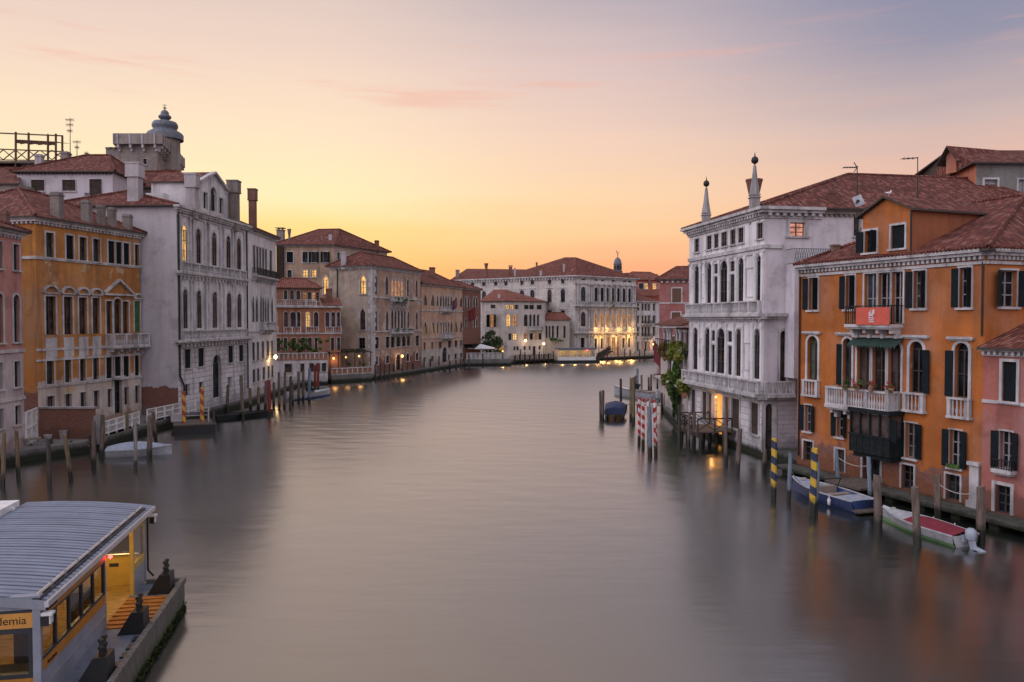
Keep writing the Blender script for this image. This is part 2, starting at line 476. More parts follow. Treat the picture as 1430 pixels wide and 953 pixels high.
TILES = [(.125, .038, .029), (.175, .052, .037), (.22, .078, .056), (.14, .045, .036), (.27, .115, .09), (.09, .033, .027)]
M_['roof'] = rooftile('clay_tiles', TILES)
M_['roof_red'] = rooftile('redder_clay_tiles', [mul(t, 1.08) for t in [(.19, .066, .046), (.235, .085, .06), (.27, .105, .078), (.20, .07, .052)]], .3, .45)
M_['lead'] = plain('lead_sheet', (.13, .14, .165), .55, .25, .4, 0.2)
M_['glass'] = glassmat('dark_window_glass', (.010, .012, .015))
M_['glass_blue'] = glassmat('bluish_window_glass', (.030, .040, .048), .15)
M_['curtain'] = glassmat('brownish_glass', (.055, .038, .034), .25)
M_['mauve'] = glassmat('mauve_blind', (.085, .05, .055), .6)
M_['lit'] = glow('lamplit_window', (1.0, .55, .18), 1.25, .55, 1.2)
M_['lit_dim'] = glow('dim_lamplit_window', (1.0, .42, .16), .6, .6, 1.5)
M_['lit_rose'] = glow('rosy_lit_curtain', (1.0, .42, .30), .75, .5, 2.5)
M_['sash'] = plain('dark_sash_wood', (.05, .04, .036), .6)
M_['sash_white'] = plain('white_sash_wood', (.27, .26, .265), .6)
M_['sash_brown'] = plain('brown_sash_wood', (.13, .06, .035), .6)
M_['shutter'] = shuttermat('dark_blue_green_shutter', (.006, .010, .0125))
M_['shutter_green'] = shuttermat('green_shutter', (.045, .13, .055))
M_['shutter_brown'] = shuttermat('brown_shutter', (.06, .042, .036))
M_['iron'] = plain('black_iron', (.012, .012, .013), .5)
M_['darkwood'] = wood('dark_wood', (.035, .027, .022))
M_['plank'] = wood('grey_planks', (.12, .095, .08), 1)
M_['altana'] = wood('weathered_brown_wood', (.10, .05, .03))
M_['pole'] = polemat('weathered_pole', (.15, .115, .095))
M_['pole_dark'] = polemat('dark_pole', (.065, .052, .046))
M_['pole_pale'] = polemat('pale_grey_pole', (.25, .225, .215))
M_['pole_yellow'] = polemat('yellowish_pole', (.19, .145, .085))
M_['pole_red'] = polemat('red_painted_pole', (.22, .035, .03))
M_['pole_blue'] = polemat('blue_grey_pole', (.17, .21, .26))
M_['capblack'] = plain('black_cap', (.012, .012, .013), .5)
M_['white_paint'] = plain('white_paint', (.72, .71, .70), .45)
M_['rw'] = stripemat('red_white_spiral', (.40, .03, .035), (.70, .64, .62), 1.45)
M_['by'] = stripemat('blue_yellow_spiral', (.022, .04, .085), (.62, .40, .045), 1.15)
M_['yr'] = stripemat('yellow_red_spiral', (.62, .34, .06), (.34, .06, .035), 1.1)
M_['chim'] = stucco('chimney_plaster', (.24, .20, .185), .2, .5)
M_['chim_white'] = stucco('pale_chimney_plaster', (.46, .41, .42), .14, .35)
M_['chim_brick'] = stucco('brick_chimney', (.20, .095, .07), .2, .4)
M_['leaf'] = leafmat('dark_leaves', (.018, .034, .012), (.05, .085, .026))
M_['leaf_light'] = leafmat('light_leaves', (.07, .10, .015), (.24, .27, .05))
M_['leaf_autumn'] = leafmat('reddish_leaves', (.12, .06, .02), (.2, .14, .04))
M_['leaf_mid'] = leafmat('green_leaves', (.03, .06, .012), (.09, .16, .035))
M_['bark'] = wood('bark', (.07, .05, .04))
M_['white_cloth'] = plain('white_canvas', (.70, .68, .67), .8)
M_['flower'] = plain('red_flowers', (.42, .03, .03), .6, .4, scale=20)
M_['lampglass'] = glow('lit_lamp_globe', (1.0, .74, .36), 6)
M_['lampglass_orange'] = glow('lit_orange_lamp', (1.0, .50, .14), 4.5)
# ------------------------------------------------------------------ building kit
def arch_curve(u0, u1, z1, kind, n=10):
    """points of the arch from left springing to right springing, crown at z1"""
    w = u1 - u0; m = (u0 + u1) / 2
    if kind == 'gothic':
        rise = w * .95
        out = []
        for i in range(n + 1):
            x = -1 + 2 * i / n
            y = max(0.0, 1 - abs(x)) ** .62
            out.append((m + x * w / 2, z1 - rise + rise * y))
        return out
    rise = w / 2 if kind == 'arch' else w * .22
    return [(m - w / 2 * math.cos(math.pi * i / n), z1 - rise + rise * math.sin(math.pi * i / n)) for i in range(n + 1)]

def row(fr, ref, xs, kind='rect', o=0.0, **st):
    """a row of openings: ref = (px, ytop, ybottom) fixes the heights, xs = [(px0, px1), ...]"""
    z1, z0 = fr.z(ref[0], ref[1], o), fr.z(ref[0], ref[2], o)
    outl = []
    for i, (x0, x1) in enumerate(xs):
        s = dict(st)
        for key in ('lit', 'dim', 'noshut', 'green'):
            if key in s: s[key] = i in s[key]
        if 'modes' in s: s['mode'] = s['modes'].get(i, s.get('mode'))
        u0, u1 = fr.u(x0, o), fr.u(x1, o)
        u0 = max(u0, .08); u1 = min(u1, fr.L - .08)
        if u1 - u0 < .12: continue
        outl.append((u0, u1, z0, z1, kind, s))
    return outl
def rowm(fr, us, z0, z1, w, kind='rect', **st):
    """a row in metres"""
    outl = []
    for i, u in enumerate(us):
        s = dict(st)
        for key in ('lit', 'dim', 'noshut'):
            if key in s: s[key] = i in s[key]
        outl.append((u - w / 2, u + w / 2, z0, z1, kind, s))
    return outl

def panel(mb, fr, z0, z1, opens, depth=.3, m=0, u0=0.0, u1=None):
    u1 = fr.L if u1 is None else u1
    def cuts(v):
        v = sorted(v); r = [v[0]]
        for x in v[1:]:
            if x - r[-1] > 1e-4: r.append(x)
        return r
    us = cuts([u0, u1] + [x for o in opens for x in o[:2] if u0 < x < u1])
    zs = cuts([z0, z1] + [x for o in opens for x in o[2:4] if z0 < x < z1])
    for i in range(len(us) - 1):
        for j in range(len(zs) - 1):
            uc, zc = (us[i] + us[i + 1]) / 2, (zs[j] + zs[j + 1]) / 2
            if any(o[0] < uc < o[1] and o[2] < zc < o[3] for o in opens): continue
            mb.face([fr.pt(us[i], zs[j]), fr.pt(us[i + 1], zs[j]), fr.pt(us[i + 1], zs[j + 1]), fr.pt(us[i], zs[j + 1])], m)
    for (a, b, za, zb, kind, s) in opens:
        if kind == 'rect': cv = [(a, zb), (b, zb)]
        else: cv = arch_curve(a, b, zb, kind)
        zs_ = cv[0][1]
        if kind != 'rect':
            for (p, q), (r, t) in zip(cv, cv[1:]):
                top = [fr.pt(r, zb), fr.pt(p, zb)]
                pts = [fr.pt(p, q), fr.pt(r, t)]
                if zb - t < 1e-5: mb.face(pts + top[1:], m)
                elif zb - q < 1e-5: mb.face(pts + top[:1], m)
                else: mb.face(pts + top, m)
        loop = [(a, za)] + cv + [(b, za)]
        for k in range(len(loop)):
            p, q = loop[k], loop[(k + 1) % len(loop)]
            mb.face([fr.pt(p[0], p[1]), fr.pt(q[0], q[1]), fr.pt(q[0], q[1], -depth), fr.pt(p[0], p[1], -depth)][::-1], m)

def leaf_(mb, fr, uh, sgn, ang, wd, z0, z1, o0=.03, m=0):
    ca, sa = math.cos(R(ang)) * sgn, math.sin(R(ang)); t = .045
    def q(a, b): return (uh + ca * a - sa * sgn * b * .0, o0 + sa * a + abs(ca) * b), b
    a0 = (uh, o0); a1 = (uh + ca * wd, o0 + sa * wd)
    nx, no = -sa * t, ca * t
    if no < 0 or (abs(no) < 1e-6 and nx < 0): nx, no = -nx, -no
    c = [a0, a1, (a1[0] + nx, a1[1] + no), (a0[0] + nx, a0[1] + no)]
    if (c[1][0] - c[0][0]) * (c[2][1] - c[1][1]) - (c[1][1] - c[0][1]) * (c[2][0] - c[1][0]) > 0: c = c[::-1]
    lo = [fr.pt(x, z0, o) for x, o in c]; hi = [fr.pt(x, z1, o) for x, o in c]
    for i in range(4):
        j = (i + 1) % 4
        mb.face([lo[j], lo[i], hi[i], hi[j]][::1], m)
    mb.face(hi[::-1], m); mb.face(lo, m)

def window(B, fr, op):
    u0, u1, z0, z1, kind, s = op
    dep = s.get('dep', .26); sw = s.get('sw', .13); pr = s.get('pr', .06)
    far = s.get('far', False)
    mb = MB()
    cv = [(u0, z1), (u1, z1)] if kind == 'rect' else arch_curve(u0, u1, z1, kind, 8 if far else 10)
    zs = cv[0][1]
    if sw > 0:
        mb.box(fr, u0 - sw, u0, z0, zs, 0.002, pr); mb.box(fr, u1, u1 + sw, z0, zs, 0.002, pr)
        if kind == 'rect': mb.box(fr, u0 - sw, u1 + sw, zs, zs + sw, 0.002, pr)
        else:
            m_ = (u0 + u1) / 2; k = (u1 - u0 + 2 * sw) / (u1 - u0)
            ov = [(m_ + (a - m_) * k, zs + (b - zs) * (1 + sw / (z1 - zs + 1e-6))) for a, b in cv]
            for i in range(len(cv) - 1):
                a, b, c, d = cv[i], cv[i + 1], ov[i + 1], ov[i]
                mb.face([fr.pt(*a, pr), fr.pt(*b, pr), fr.pt(*c, pr), fr.pt(*d, pr)])
                mb.face([fr.pt(*d, pr), fr.pt(*c, pr), fr.pt(*c, 0), fr.pt(*d, 0)])
                mb.face([fr.pt(*b, pr), fr.pt(*a, pr), fr.pt(*a, 0), fr.pt(*b, 0)])
    if s.get('key'):
        m_ = (u0 + u1) / 2; mb.box(fr, m_ - .11, m_ + .11, z1 - .02, z1 + sw + .16, .004, pr + .06)
    hood = s.get('hood')
    if hood:
        ht = z1 + (sw if sw else 0) + s.get('hgap', .18); hw = s.get('hw', .28)
        a, b = u0 - hw, u1 + hw
        if hood == 'flat':
            mb.box(fr, a, b, ht, ht + .12, .002, .22); mb.box(fr, a + .06, b - .06, ht - .08, ht, .002, .12)
        elif hood == 'segment':
            mb.box(fr, a, b, ht, ht + .1, .002, .22)
            c2 = arch_curve(a, b, ht + .1 + (b - a) * .40, 'seg2', 8)
            c2 = [(x, ht + .1 + (b - a) * .38 * math.sin(math.pi * i / 8)) for i, (x, _) in enumerate(c2)]
            for (p, q), (r, t) in zip(c2, c2[1:]): mb.bar(fr.pt(p, q, .11), fr.pt(r, t, .11), .22, .15)
        elif hood == 'tri':
            mb.box(fr, a, b, ht, ht + .1, .002, .22)
            m_ = (a + b) / 2; hh = (b - a) * .27
            mb.bar(fr.pt(a, ht + .15, .12), fr.pt(m_, ht + .15 + hh, .12), .24, .14); mb.bar(fr.pt(m_, ht + .15 + hh, .12), fr.pt(b, ht + .15, .12), .24, .14)
    if s.get('balu'):     # little stone parapet under the window, between the jambs
        zb = z0; h = s['balu']
        mb.box(fr, u0 - sw - .12, u1 + sw + .12, zb - h - .12, zb - h, .002, .3)
        mb.box(fr, u0 - sw - .1, u1 + sw + .1, zb - .1, zb, .002, .28)
        for e0, e1 in ((u0 - sw - .08, u0 - sw + .1), (u1 + sw - .1, u1 + sw + .08)): mb.box(fr, e0, e1, zb - h, zb - .1, .05, .26)
        nb = max(3, int((u1 - u0 + 2 * sw - .2) / .2))
        for i in range(nb):
            c = u0 - sw + .1 + (i + .5) * (u1 - u0 + 2 * sw - .2) / nb
            p = fr.pt(c, 0, .16)
            mb.lathe((p.x, p.y, 0), [(.035, zb - h), (.065, zb - h * .72), (.035, zb - h * .45), (.05, zb - .1)], 5)
    elif s.get('sill', True):
        mb.box(fr, u0 - sw - .06, u1 + sw + .06, z0 - .11, z0, 0.002, pr + .1)
    # sash
    so = -dep + .012; st_ = .055
    if s.get('bars', True) and not (s.get('mode') == 'closed'):
        w_ = u1 - u0
        for e in (u0, u1 - st_): mb.box(fr, e, e + st_, z0, zs, so, so + .05, 1)
        mb.box(fr, u0 + st_, u1 - st_, z0, z0 + st_, so, so + .05, 1)
        if w_ > .6:
            c = (u0 + u1) / 2; mb.box(fr, c - .04, c + .04, z0 + st_, (zs if kind != 'rect' else zs - st_), so, so + .06, 1)
        hb = s.get('hb', 2)
        for i in range(1, hb + 1):
            zz = z0 + (zs - z0) * i / (hb + (0 if kind != 'rect' else 1))
            mb.box(fr, u0 + st_, u1 - st_, zz - .03, zz + .03, so + .002, so + .048, 1)
        if kind == 'rect': mb.box(fr, u0 + st_, u1 - st_, zs - st_, zs, so, so + .05, 1)
    o = mb.build('window', [M_[s.get('trim', 'stone')], M_[s.get('sash', 'sash')]], B)
    pm = MB()
    loop = [(u0, z0), (u1, z0)] + cv[::-1]
    pm.face([fr.pt(a, b, -dep) for a, b in loop])
    pane = s.get('pane', 'glass')
    if pane == 'glass': pane = random.choice(('glass', 'glass', 'glass', 'curtain', 'glass_blue'))
    if s.get('lit'): pane = 'lit'
    if s.get('dim'): pane = 'lit_dim'
    pm.build('pane', M_[pane], o)
    md = s.get('mode'); shm = M_[s.get('shm', 'shutter')]
    zt = s.get('shz', zs if kind != 'rect' else z1)
    if md:
        w_ = (u1 - u0) / 2 + .02
        def put(side, ang, wd=w_):
            q = MB(); uh = u0 - (sw * .3 if ang < 100 else -.02) if side < 0 else u1 + (sw * .3 if ang < 100 else -.02)
            leaf_(q, fr, uh, side, ang, wd, z0 + .03, zt - .02, pr + .015 if ang < 100 else -.10)
            q.build('shutter', shm, o)
        if md == 'open': put(-1, random.uniform(2, 24)); put(1, random.uniform(2, 24))
        elif md == 'half': put(-1, random.uniform(4, 14)); put(1, random.uniform(70, 90))
        elif md == 'left': put(-1, random.uniform(3, 9))
        elif md == 'right': put(1, random.uniform(3, 9))
        elif md == 'out': put(-1, 75); put(1, 80)
        elif md == 'closed': put(-1, 180, w_ - .045); put(1, 180, w_ - .045)
    if s.get('flowers'):
        fm = MB()
        fm.box(fr, u0, u1, z0, z0 + .18, pr + .02, pr + .2)
        fb = fm.build('window_box', M_['leaf_mid'], o)
    return o

def body(B, pts, z0, z1, rows, mats, name='wall', depth=.3, skip=()):
    """four outer walls (pts counter-clockwise from above, edge 0 is the front); rows = {edge: [openings]}, mats = one or {edge: material}"""
    mb = MB(); ml = []; n = len(pts)
    for i in range(n):
        if i in skip: continue
        fr = Fac(pts[i], pts[(i + 1) % n])
        mt = mats.get(i, mats[0]) if isinstance(mats, dict) else mats
        if mt not in ml: ml.append(mt)
        panel(mb, fr, z0, z1, rows.get(i, []), depth, ml.index(mt))
    o = mb.build(name, [M_[m] for m in ml], B)
    for i in range(n):
        for op in rows.get(i, []):
            if op[5].get('void'): continue
            window(B, Fac(pts[i], pts[(i + 1) % n]), op)
    return o
def rect(a, b, D_):
    f = Fac(a, b); q = -f.n * D_
    return [tuple(a), tuple(b), (b[0] + q.x, b[1] + q.y), (a[0] + q.x, a[1] + q.y)]
def offset(pts, oh):
    n = len(pts); out = []
    fs = [Fac(pts[i], pts[(i + 1) % n]) for i in range(n)]
    for i in range(n):
        f0, f1 = fs[i - 1], fs[i]
        p = Vector(pts[i]); n0, n1 = f0.n.xy, f1.n.xy
        out.append(tuple(p + (n0 + n1) * oh / (1 + n0.dot(n1))))
    return out

def roof_hip(B, pts, ze, zr, i0, i1, oh=.45, mat='roof', axis=0, th=.13, name='roof', ridge=True):
    q = offset(pts, oh); z_ = ze
    if axis: q = q[1:] + q[:1]
    c = [Vector((x, y, z_)) for x, y in q]
    dr = ((c[1] + c[2]) - (c[0] + c[3])).normalized()
    r0 = (c[0] + c[3]) / 2 + dr * i0; r1 = (c[1] + c[2]) / 2 - dr * i1
    r0.z = r1.z = zr
    mb = MB()
    mb.face([c[0], c[1], r1, r0]); mb.face([c[1], c[2], r1]); mb.face([c[2], c[3], r0, r1]); mb.face([c[3], c[0], r0])
    dn = Vector((0, 0, -th))
    for i in range(4): mb.face([c[i] + dn, c[(i + 1) % 4] + dn, c[(i + 1) % 4], c[i]], 1)
    mb.face([x + dn for x in c[::-1]], 1)
    if ridge:
        up = Vector((0, 0, .03))
        for a, b in ((r0, r1), (c[0], r0), (c[3], r0), (c[1], r1), (c[2], r1)):
            if (a - b).length > .3: mb.tube(a + up, b + up, .13, .13, 6, 0, False)
    o = mb.build(name, [M_[mat], M_['cornice_wood']], B)
    o['_r'] = 0
    return o, (r0, r1)
def roof_faces(B, faces, mat='roof', th=.13, name='roof'):
    """faces: lists of 3D points; each gets a dark underside th below"""
    mb = MB(); dn = Vector((0, 0, -th))
    for f in faces:
        f = [Vector(p) for p in f]; mb.face(f)
        mb.face([p + dn for p in f[::-1]], 1)
        for i in range(len(f)): mb.face([f[i] + dn, f[(i + 1) % len(f)] + dn, f[(i + 1) % len(f)], f[i]], 1)
    return mb.build(name, [M_[mat], M_['cornice_wood']], B)

def cornice(B, fr, z, prof, dent=None, mat='stone', u0=None, u1=None, ext=None, name='cornice'):
    """prof: [(dz0, dz1, out), ...]; dent = (period, width, dz0, dz1, out)"""
    mb = MB(); u0 = 0 if u0 is None else u0; u1 = fr.L if u1 is None else u1
    for a, b, o in prof:
        e = o if ext is None else ext
        mb.box(fr, u0 - e, u1 + e, z + a, z + b, .003, o)
    if dent:
        p, w_, a, b, o = dent
        n = max(1, int((u1 - u0) / p))
        for i in range(n):
            c = u0 + (i + .5) * (u1 - u0) / n
            mb.box(fr, c - w_ / 2, c + w_ / 2, z + a, z + b, .004, o)
    return mb.build(name, M_[mat], B)

def pilaster(B, fr, u, z0, z1, w_=.3, o=.09, mat='stone', rnd=False, name='column'):
    mb = MB()
    mb.box(fr, u - w_ * .72, u + w_ * .72, z0, z0 + .22, .003, o * 1.7)
    if rnd:
        p = fr.pt(u, 0, o * .75)
        mb.lathe((p.x, p.y, 0), [(w_ * .5, z0 + .2), (w_ * .5, z0 + .3), (w_ * .46, z0 + .4), (w_ * .40, z1 - .35), (w_ * .5, z1 - .3), (w_ * .6, z1 - .12)], 8)
    else:
        mb.box(fr, u - w_ / 2, u + w_ / 2, z0 + .22, z1 - .3, .003, o)
    mb.box(fr, u - w_ * .62, u + w_ * .62, z1 - .32, z1 - .18, .003, o * 1.6)
    mb.box(fr, u - w_ * .8, u + w_ * .8, z1 - .18, z1, .003, o * 2.0)
    return mb.build(name, M_[mat], B)

def balustrade_mesh(mb, fr, u0, u1, z0, z1, o, posts=None, per=.19, m=0, ends=None):
    """a run of balusters on the line o, from z0 (floor) to z1 (rail top)"""
    mb.box(fr, u0, u1, z1 - .11, z1, o - .12, o + .1, m); mb.box(fr, u0, u1, z0, z0 + .08, o - .1, o + .08, m)
    posts = posts or max(1, round((u1 - u0) / 1.5))
    for i in range(posts + 1):
        c = u0 + .1 + (u1 - u0 - .2) * i / posts
        mb.box(fr, c - .1, c + .1, z0 + .08, z1 - .11, o - .1, o + .075, m)
    for i in range(posts):
        a = u0 + .2 + (u1 - u0 - .2) * i / posts; b = u0 + (u1 - u0 - .2) * (i + 1) / posts
        nb = max(1, int((b - a) / per))
        for k in range(nb):
            c = a + (k + .5) * (b - a) / nb; p = fr.pt(c, 0, o - .02); h = z1 - z0 - .19; zz = z0 + .08
            mb.lathe((p.x, p.y, 0), [(.045, zz), (.07, zz + h * .3), (.032, zz + h * .6), (.055, zz + h)], 5, m)
def balcony(B, fr, u0, u1, zf, zt, out=.9, mat='stone', kind='stone', per=.19, brackets=True, name='balcony'):
    mb = MB()
    mb.box(fr, u0, u1, zf - .18, zf, .003, out); mb.box(fr, u0 + .08, u1 - .08, zf - .28, zf - .18, .003, out - .12)
    if brackets:
        n = max(2, int((u1 - u0) / 1.1) + 1)
        for i in range(n):
            c = u0 + .25 + (u1 - u0 - .5) * i / (n - 1)
            mb.box(fr, c - .1, c + .1, zf - .52, zf - .28, .003, out * .7); mb.box(fr, c - .1, c + .1, zf - .8, zf - .52, .003, out * .35)
    o = mb.build(name, M_[mat], B)
    q = MB()
    if kind == 'stone':
        balustrade_mesh(q, fr, u0, u1, zf, zt, out - .14, per=per)
        for e in (u0 + .1, u1 - .1):
            f2 = Fac(fr.xy(e, .0), fr.xy(e, out - .26)) if e < (u0 + u1) / 2 else Fac(fr.xy(e, out - .26), fr.xy(e, 0.0))
            balustrade_mesh(q, f2, 0.02, f2.L, zf, zt, 0, 1, per)
        q.build('balustrade', M_[mat], o)
    else:
        q.box(fr, u0, u1, zt - .05, zt, out - .1, out - .05); q.box(fr, u0, u1, zf + .05, zf + .08, out - .1, out - .06)
        n = int((u1 - u0) / .13)
        for i in range(n + 1):
            c = u0 + .01 + (u1 - u0 - .02) * i / n; q.box(fr, c - .012, c + .012, zf, zt - .05, out - .09, out - .065)
        for e in (u0, u1 - .04):
            q.box(fr, e, e + .04, zt - .05, zt, .003, out - .1)
            for i in range(6): q.box(fr, e + .005, e + .03, zf, zt - .05, out * i / 6 + .02, out * i / 6 + .045)
        q.build('railing', M_['iron'], o)
    return o

def chimney(parent, c, z0, z1, w_=.8, style='box', mat='chim', d_=None):
    x, y = c; d_ = d_ or w_; mb = MB(); W = WORLD
    def bx(a, za, zb, k=1): mb.box(W, x - a / 2, x + a / 2, za, zb, -y - a / 2 * d_ / w_, -y + a / 2 * d_ / w_)
    h = z1 - z0
    if style == 'box':
        bx(w_, z0, z1 - .28); bx(w_ * 1.18, z1 - .28, z1 - .16); bx(w_ * .96, z1 - .16, z1)
    elif style == 'head':        # square shaft with a big block for a head
        hd = min(1.3, h * .32); bx(w_, z0, z1 - hd); bx(w_ * 1.3, z1 - hd - .12, z1 - hd); bx(w_ * 1.24, z1 - hd, z1 - .14); bx(w_ * 1.36, z1 - .14, z1)
    elif style == 'bell':        # cup-shaped head, wider at the top
        hb = min(1.6, h * .55)
        mb.lathe((x, y, 0), [(w_ * .5, z0), (w_ * .5, z1 - hb), (w_ * .62, z1 - hb + .1), (w_ * .55, z1 - hb + .2), (w_ * .95, z1 - .15), (w_ * 1.0, z1 - .12), (w_ * 1.0, z1), (.01, z1 - .02)], 10)
    elif style == 'pots':
        bx(w_, z0, z1 - .5)
        bx(w_ * 1.25, z1 - .5, z1 - .38)
        for dx in (-.3, .3): mb.box(W, x + dx * w_ - .12, x + dx * w_ + .12, z1 - .38, z1 - .1, -y - .2, -y + .2)
        bx(w_ * 1.3, z1 - .1, z1)
    return mb.build('chimney', M_[mat], parent)
def chim_px(parent, x0, x1, yt, yb, Y, style='box', mat='chim', sink=.6):
    a = PY(x0, yt, Y); b = PY(x1, yb, Y); k = {'head': 1.36, 'box': 1.18, 'bell': 2.0, 'pots': 1.3}[style]
    return chimney(parent, ((a.x + b.x) / 2, Y), b.z - sink, a.z, (b.x - a.x) / k, style, mat)

def pipe(B, pts, r=.07):
    mb = MB(); mb.path(pts, r, 6)
    return mb.build('drainpipe', M_['iron'], B)

def foliage(mb, c, rad, n, size=.16, rng=random, m=0, squash=1.0):
    """n leaf faces spread through lumpy clumps inside an ellipsoid"""
    c = Vector(c); rad = Vector(rad) if not isinstance(rad, (int, float)) else Vector((rad, rad, rad))
    nc = max(4, n // 55); cl = []
    for _ in range(nc):
        while True:
            v = Vector((rng.uniform(-1, 1), rng.uniform(-1, 1), rng.uniform(-1, 1)))
            if .25 < v.length < 1: break
        cl.append((Vector((v.x * rad.x, v.y * rad.y, v.z * rad.z)), rng.uniform(.22, .42)))
    for i in range(n):
        cc, r = cl[i % nc]
        v = Vector((rng.gauss(0, 1), rng.gauss(0, 1), rng.gauss(0, 1))).normalized() * r * rng.random() ** .4
        p = c + cc + Vector((v.x * rad.x, v.y * rad.y, v.z * rad.z))
        a = Vector((rng.gauss(0, 1), rng.gauss(0, 1), rng.gauss(0, .7))).normalized(); b = a.cross(Vector((rng.gauss(0, 1), rng.gauss(0, 1), rng.gauss(0, 1)))).normalized()
        s = size * rng.uniform(.6, 1.4)
        mb.face([p - a * s, p + b * s * .6, p + a * s, p - b * s * .6], m)

def lettering(parent, fr, text, u, z, o, size, mat, align='LEFT'):
    cu = bpy.data.curves.new('lettering', 'FONT'); cu.body = text; cu.size = size; cu.extrude = .004; cu.align_x = align
    cu.materials.append(M_[mat])
    tmp = bpy.data.objects.new('lettering', cu); COL.objects.link(tmp)
    dg = bpy.context.evaluated_depsgraph_get(); me = bpy.data.meshes.new_from_object(tmp.evaluated_get(dg))
    bpy.data.objects.remove(tmp); bpy.data.curves.remove(cu)
    ob = bpy.data.objects.new('lettering', me); COL.objects.link(ob)
    off = Vector((0, 0, 0)); p = parent
    while p is not None: off += Vector(p.location); p = p.parent
    ob.location = fr.pt(u, z, o) - off
    ob.rotation_euler = (R(90), 0, math.atan2(fr.d.y, fr.d.x)); ob.parent = parent
    return ob

def gable_block(B, fr, u0, u1, o, depth, zb, zs, zp, rows, mats, oh=.35, roofmat='roof', rake=None, name='attic'):
    fg = Fac(fr.xy(u0, o), fr.xy(u1, o)); pts = rect(fg.a.xy, fg.b.xy, depth)
    body(B, pts, zb, zs, {0: rows}, mats, name=name)
    m0 = mats[0] if isinstance(mats, dict) else mats
    m_ = fg.L / 2; g = MB()
    g.face([fg.pt(0, zs), fg.pt(fg.L, zs), fg.pt(m_, zp)]); g.build('gable', M_[m0], B); g = MB(); g.face([fg.pt(fg.L, zs, -depth), fg.pt(0, zs, -depth), fg.pt(m_, zp, -depth)])
    g.build('gable', M_[m0], B)
    sl = (zp - zs) / m_
    e0, e1 = -oh, fg.L + oh; ze = zs - sl * oh; up = .14
    roof_faces(B, [[fg.pt(m_, zp + up, -depth - oh), fg.pt(e0, ze + up, -depth - oh), fg.pt(e0, ze + up, oh), fg.pt(m_, zp + up, oh)],
                   [fg.pt(m_, zp + up, oh), fg.pt(e1, ze + up, oh), fg.pt(e1, ze + up, -depth - oh), fg.pt(m_, zp + up, -depth - oh)]], roofmat, .12, 'dormer_roof')
    if rake:
        q = MB()
        for e, zz in ((e0, ze), (e1, ze)): q.bar(fg.pt(e, zz + .1, .12), fg.pt(m_, zp + .1, .12), .5, .22)
        q.build('gable_trim', M_[rake], B)
    return fg
WB, WI, WR, WA, WT, WC = .16, 2.5, .205, .010, (.05, .15), .8
# ------------------------------------------------------------------ water and ground
def water_mesh():
    """real small waves over the canal in view, flat water beyond"""
    import numpy as np
    ys = [14.0]
    while ys[-1] < 228: ys.append(ys[-1] + (.20 if ys[-1] < 60 else .27 if ys[-1] < 130 else .42))
    ys = np.array(ys); xs = np.linspace(-46, 48, 190)
    X, Y = np.meshgrid(xs, ys)
    rs = np.random.RandomState(5); Z = np.zeros_like(X)
    for lam, ang in ((.85, -.3), (1.05, .45), (1.3, -.65), (1.6, .15), (2.1, .75), (2.6, -.2), (3.4, .5)):
        kx, ky = math.sin(ang) * 2 * math.pi / lam, math.cos(ang) * 2 * math.pi / lam
        Z += WA * lam / (2 * math.pi) * np.sin(kx * X + ky * Y + rs.uniform(0, 6.28) + .8 * np.sin(.31 * X * math.cos(ang) + .17 * Y + ang * 9))
    patch = .75 + .25 * np.sin(X * .19 + 1.3 * np.sin(Y * .07)) * np.sin(Y * .11 + 1.7 * np.sin(X * .09 + 1))
    fade = np.clip((Y - 14) / 3, 0, 1) * np.clip((228 - Y) / 6, 0, 1) * np.clip((X + 46) / 2, 0, 1) * np.clip((48 - X) / 2, 0, 1)
    near = np.clip(.20 + .80 * (Y - 22) / 55, .20, 1)
    Z *= patch * fade * near
    ny, nx = X.shape
    v = np.stack([X, Y, Z], -1).reshape(-1, 3); n0 = len(v)
    idx = np.arange(ny * nx).reshape(ny, nx)
    f = np.stack([idx[:-1, :-1], idx[:-1, 1:], idx[1:, 1:], idx[1:, :-1]], -1).reshape(-1, 4)
    y0, y1, x0, x1 = ys[0], ys[-1], xs[0], xs[-1]
    ex = [(-3000, -60), (3000, -60), (3000, y0), (x1, y0), (x0, y0), (-3000, y0), (-3000, y1), (x0, y1), (x1, y1), (3000, y1), (3000, 5000), (-3000, 5000)]
    vv = v.tolist() + [(a, b, 0) for a, b in ex]
    q = [(0, 1, 2, 5), (5, 4, 7, 6), (3, 2, 9, 8), (6, 9, 10, 11)]
    me = bpy.data.meshes.new('water'); me.from_pydata(vv, [], f.tolist() + [[n0 + a for a in t] for t in q])
    me.polygons.foreach_set('use_smooth', [True] * len(me.polygons)); me.update()
    o = bpy.data.objects.new('water', me); COL.objects.link(o)
    return o
k = NT('canal_water'); p = k.pos()
nA = k.noise(k.vscale(p, .25, 1.1, 1), 1.0, 4, .55)
nB = k.noise(k.vscale(p, .9, 4.2, 1), 1.0, 3, .55)
nC = k.noise(k.vscale(p, .05, .12, 1), 1.0, 3, .5)
bp = k.n('ShaderNodeBump', {'Height': k.math('ADD', k.math('MULTIPLY', nA, .8), k.math('MULTIPLY', nB, .12))}); bp.inputs['Strength'].default_value = WB; bp.inputs['Distance'].default_value = .10
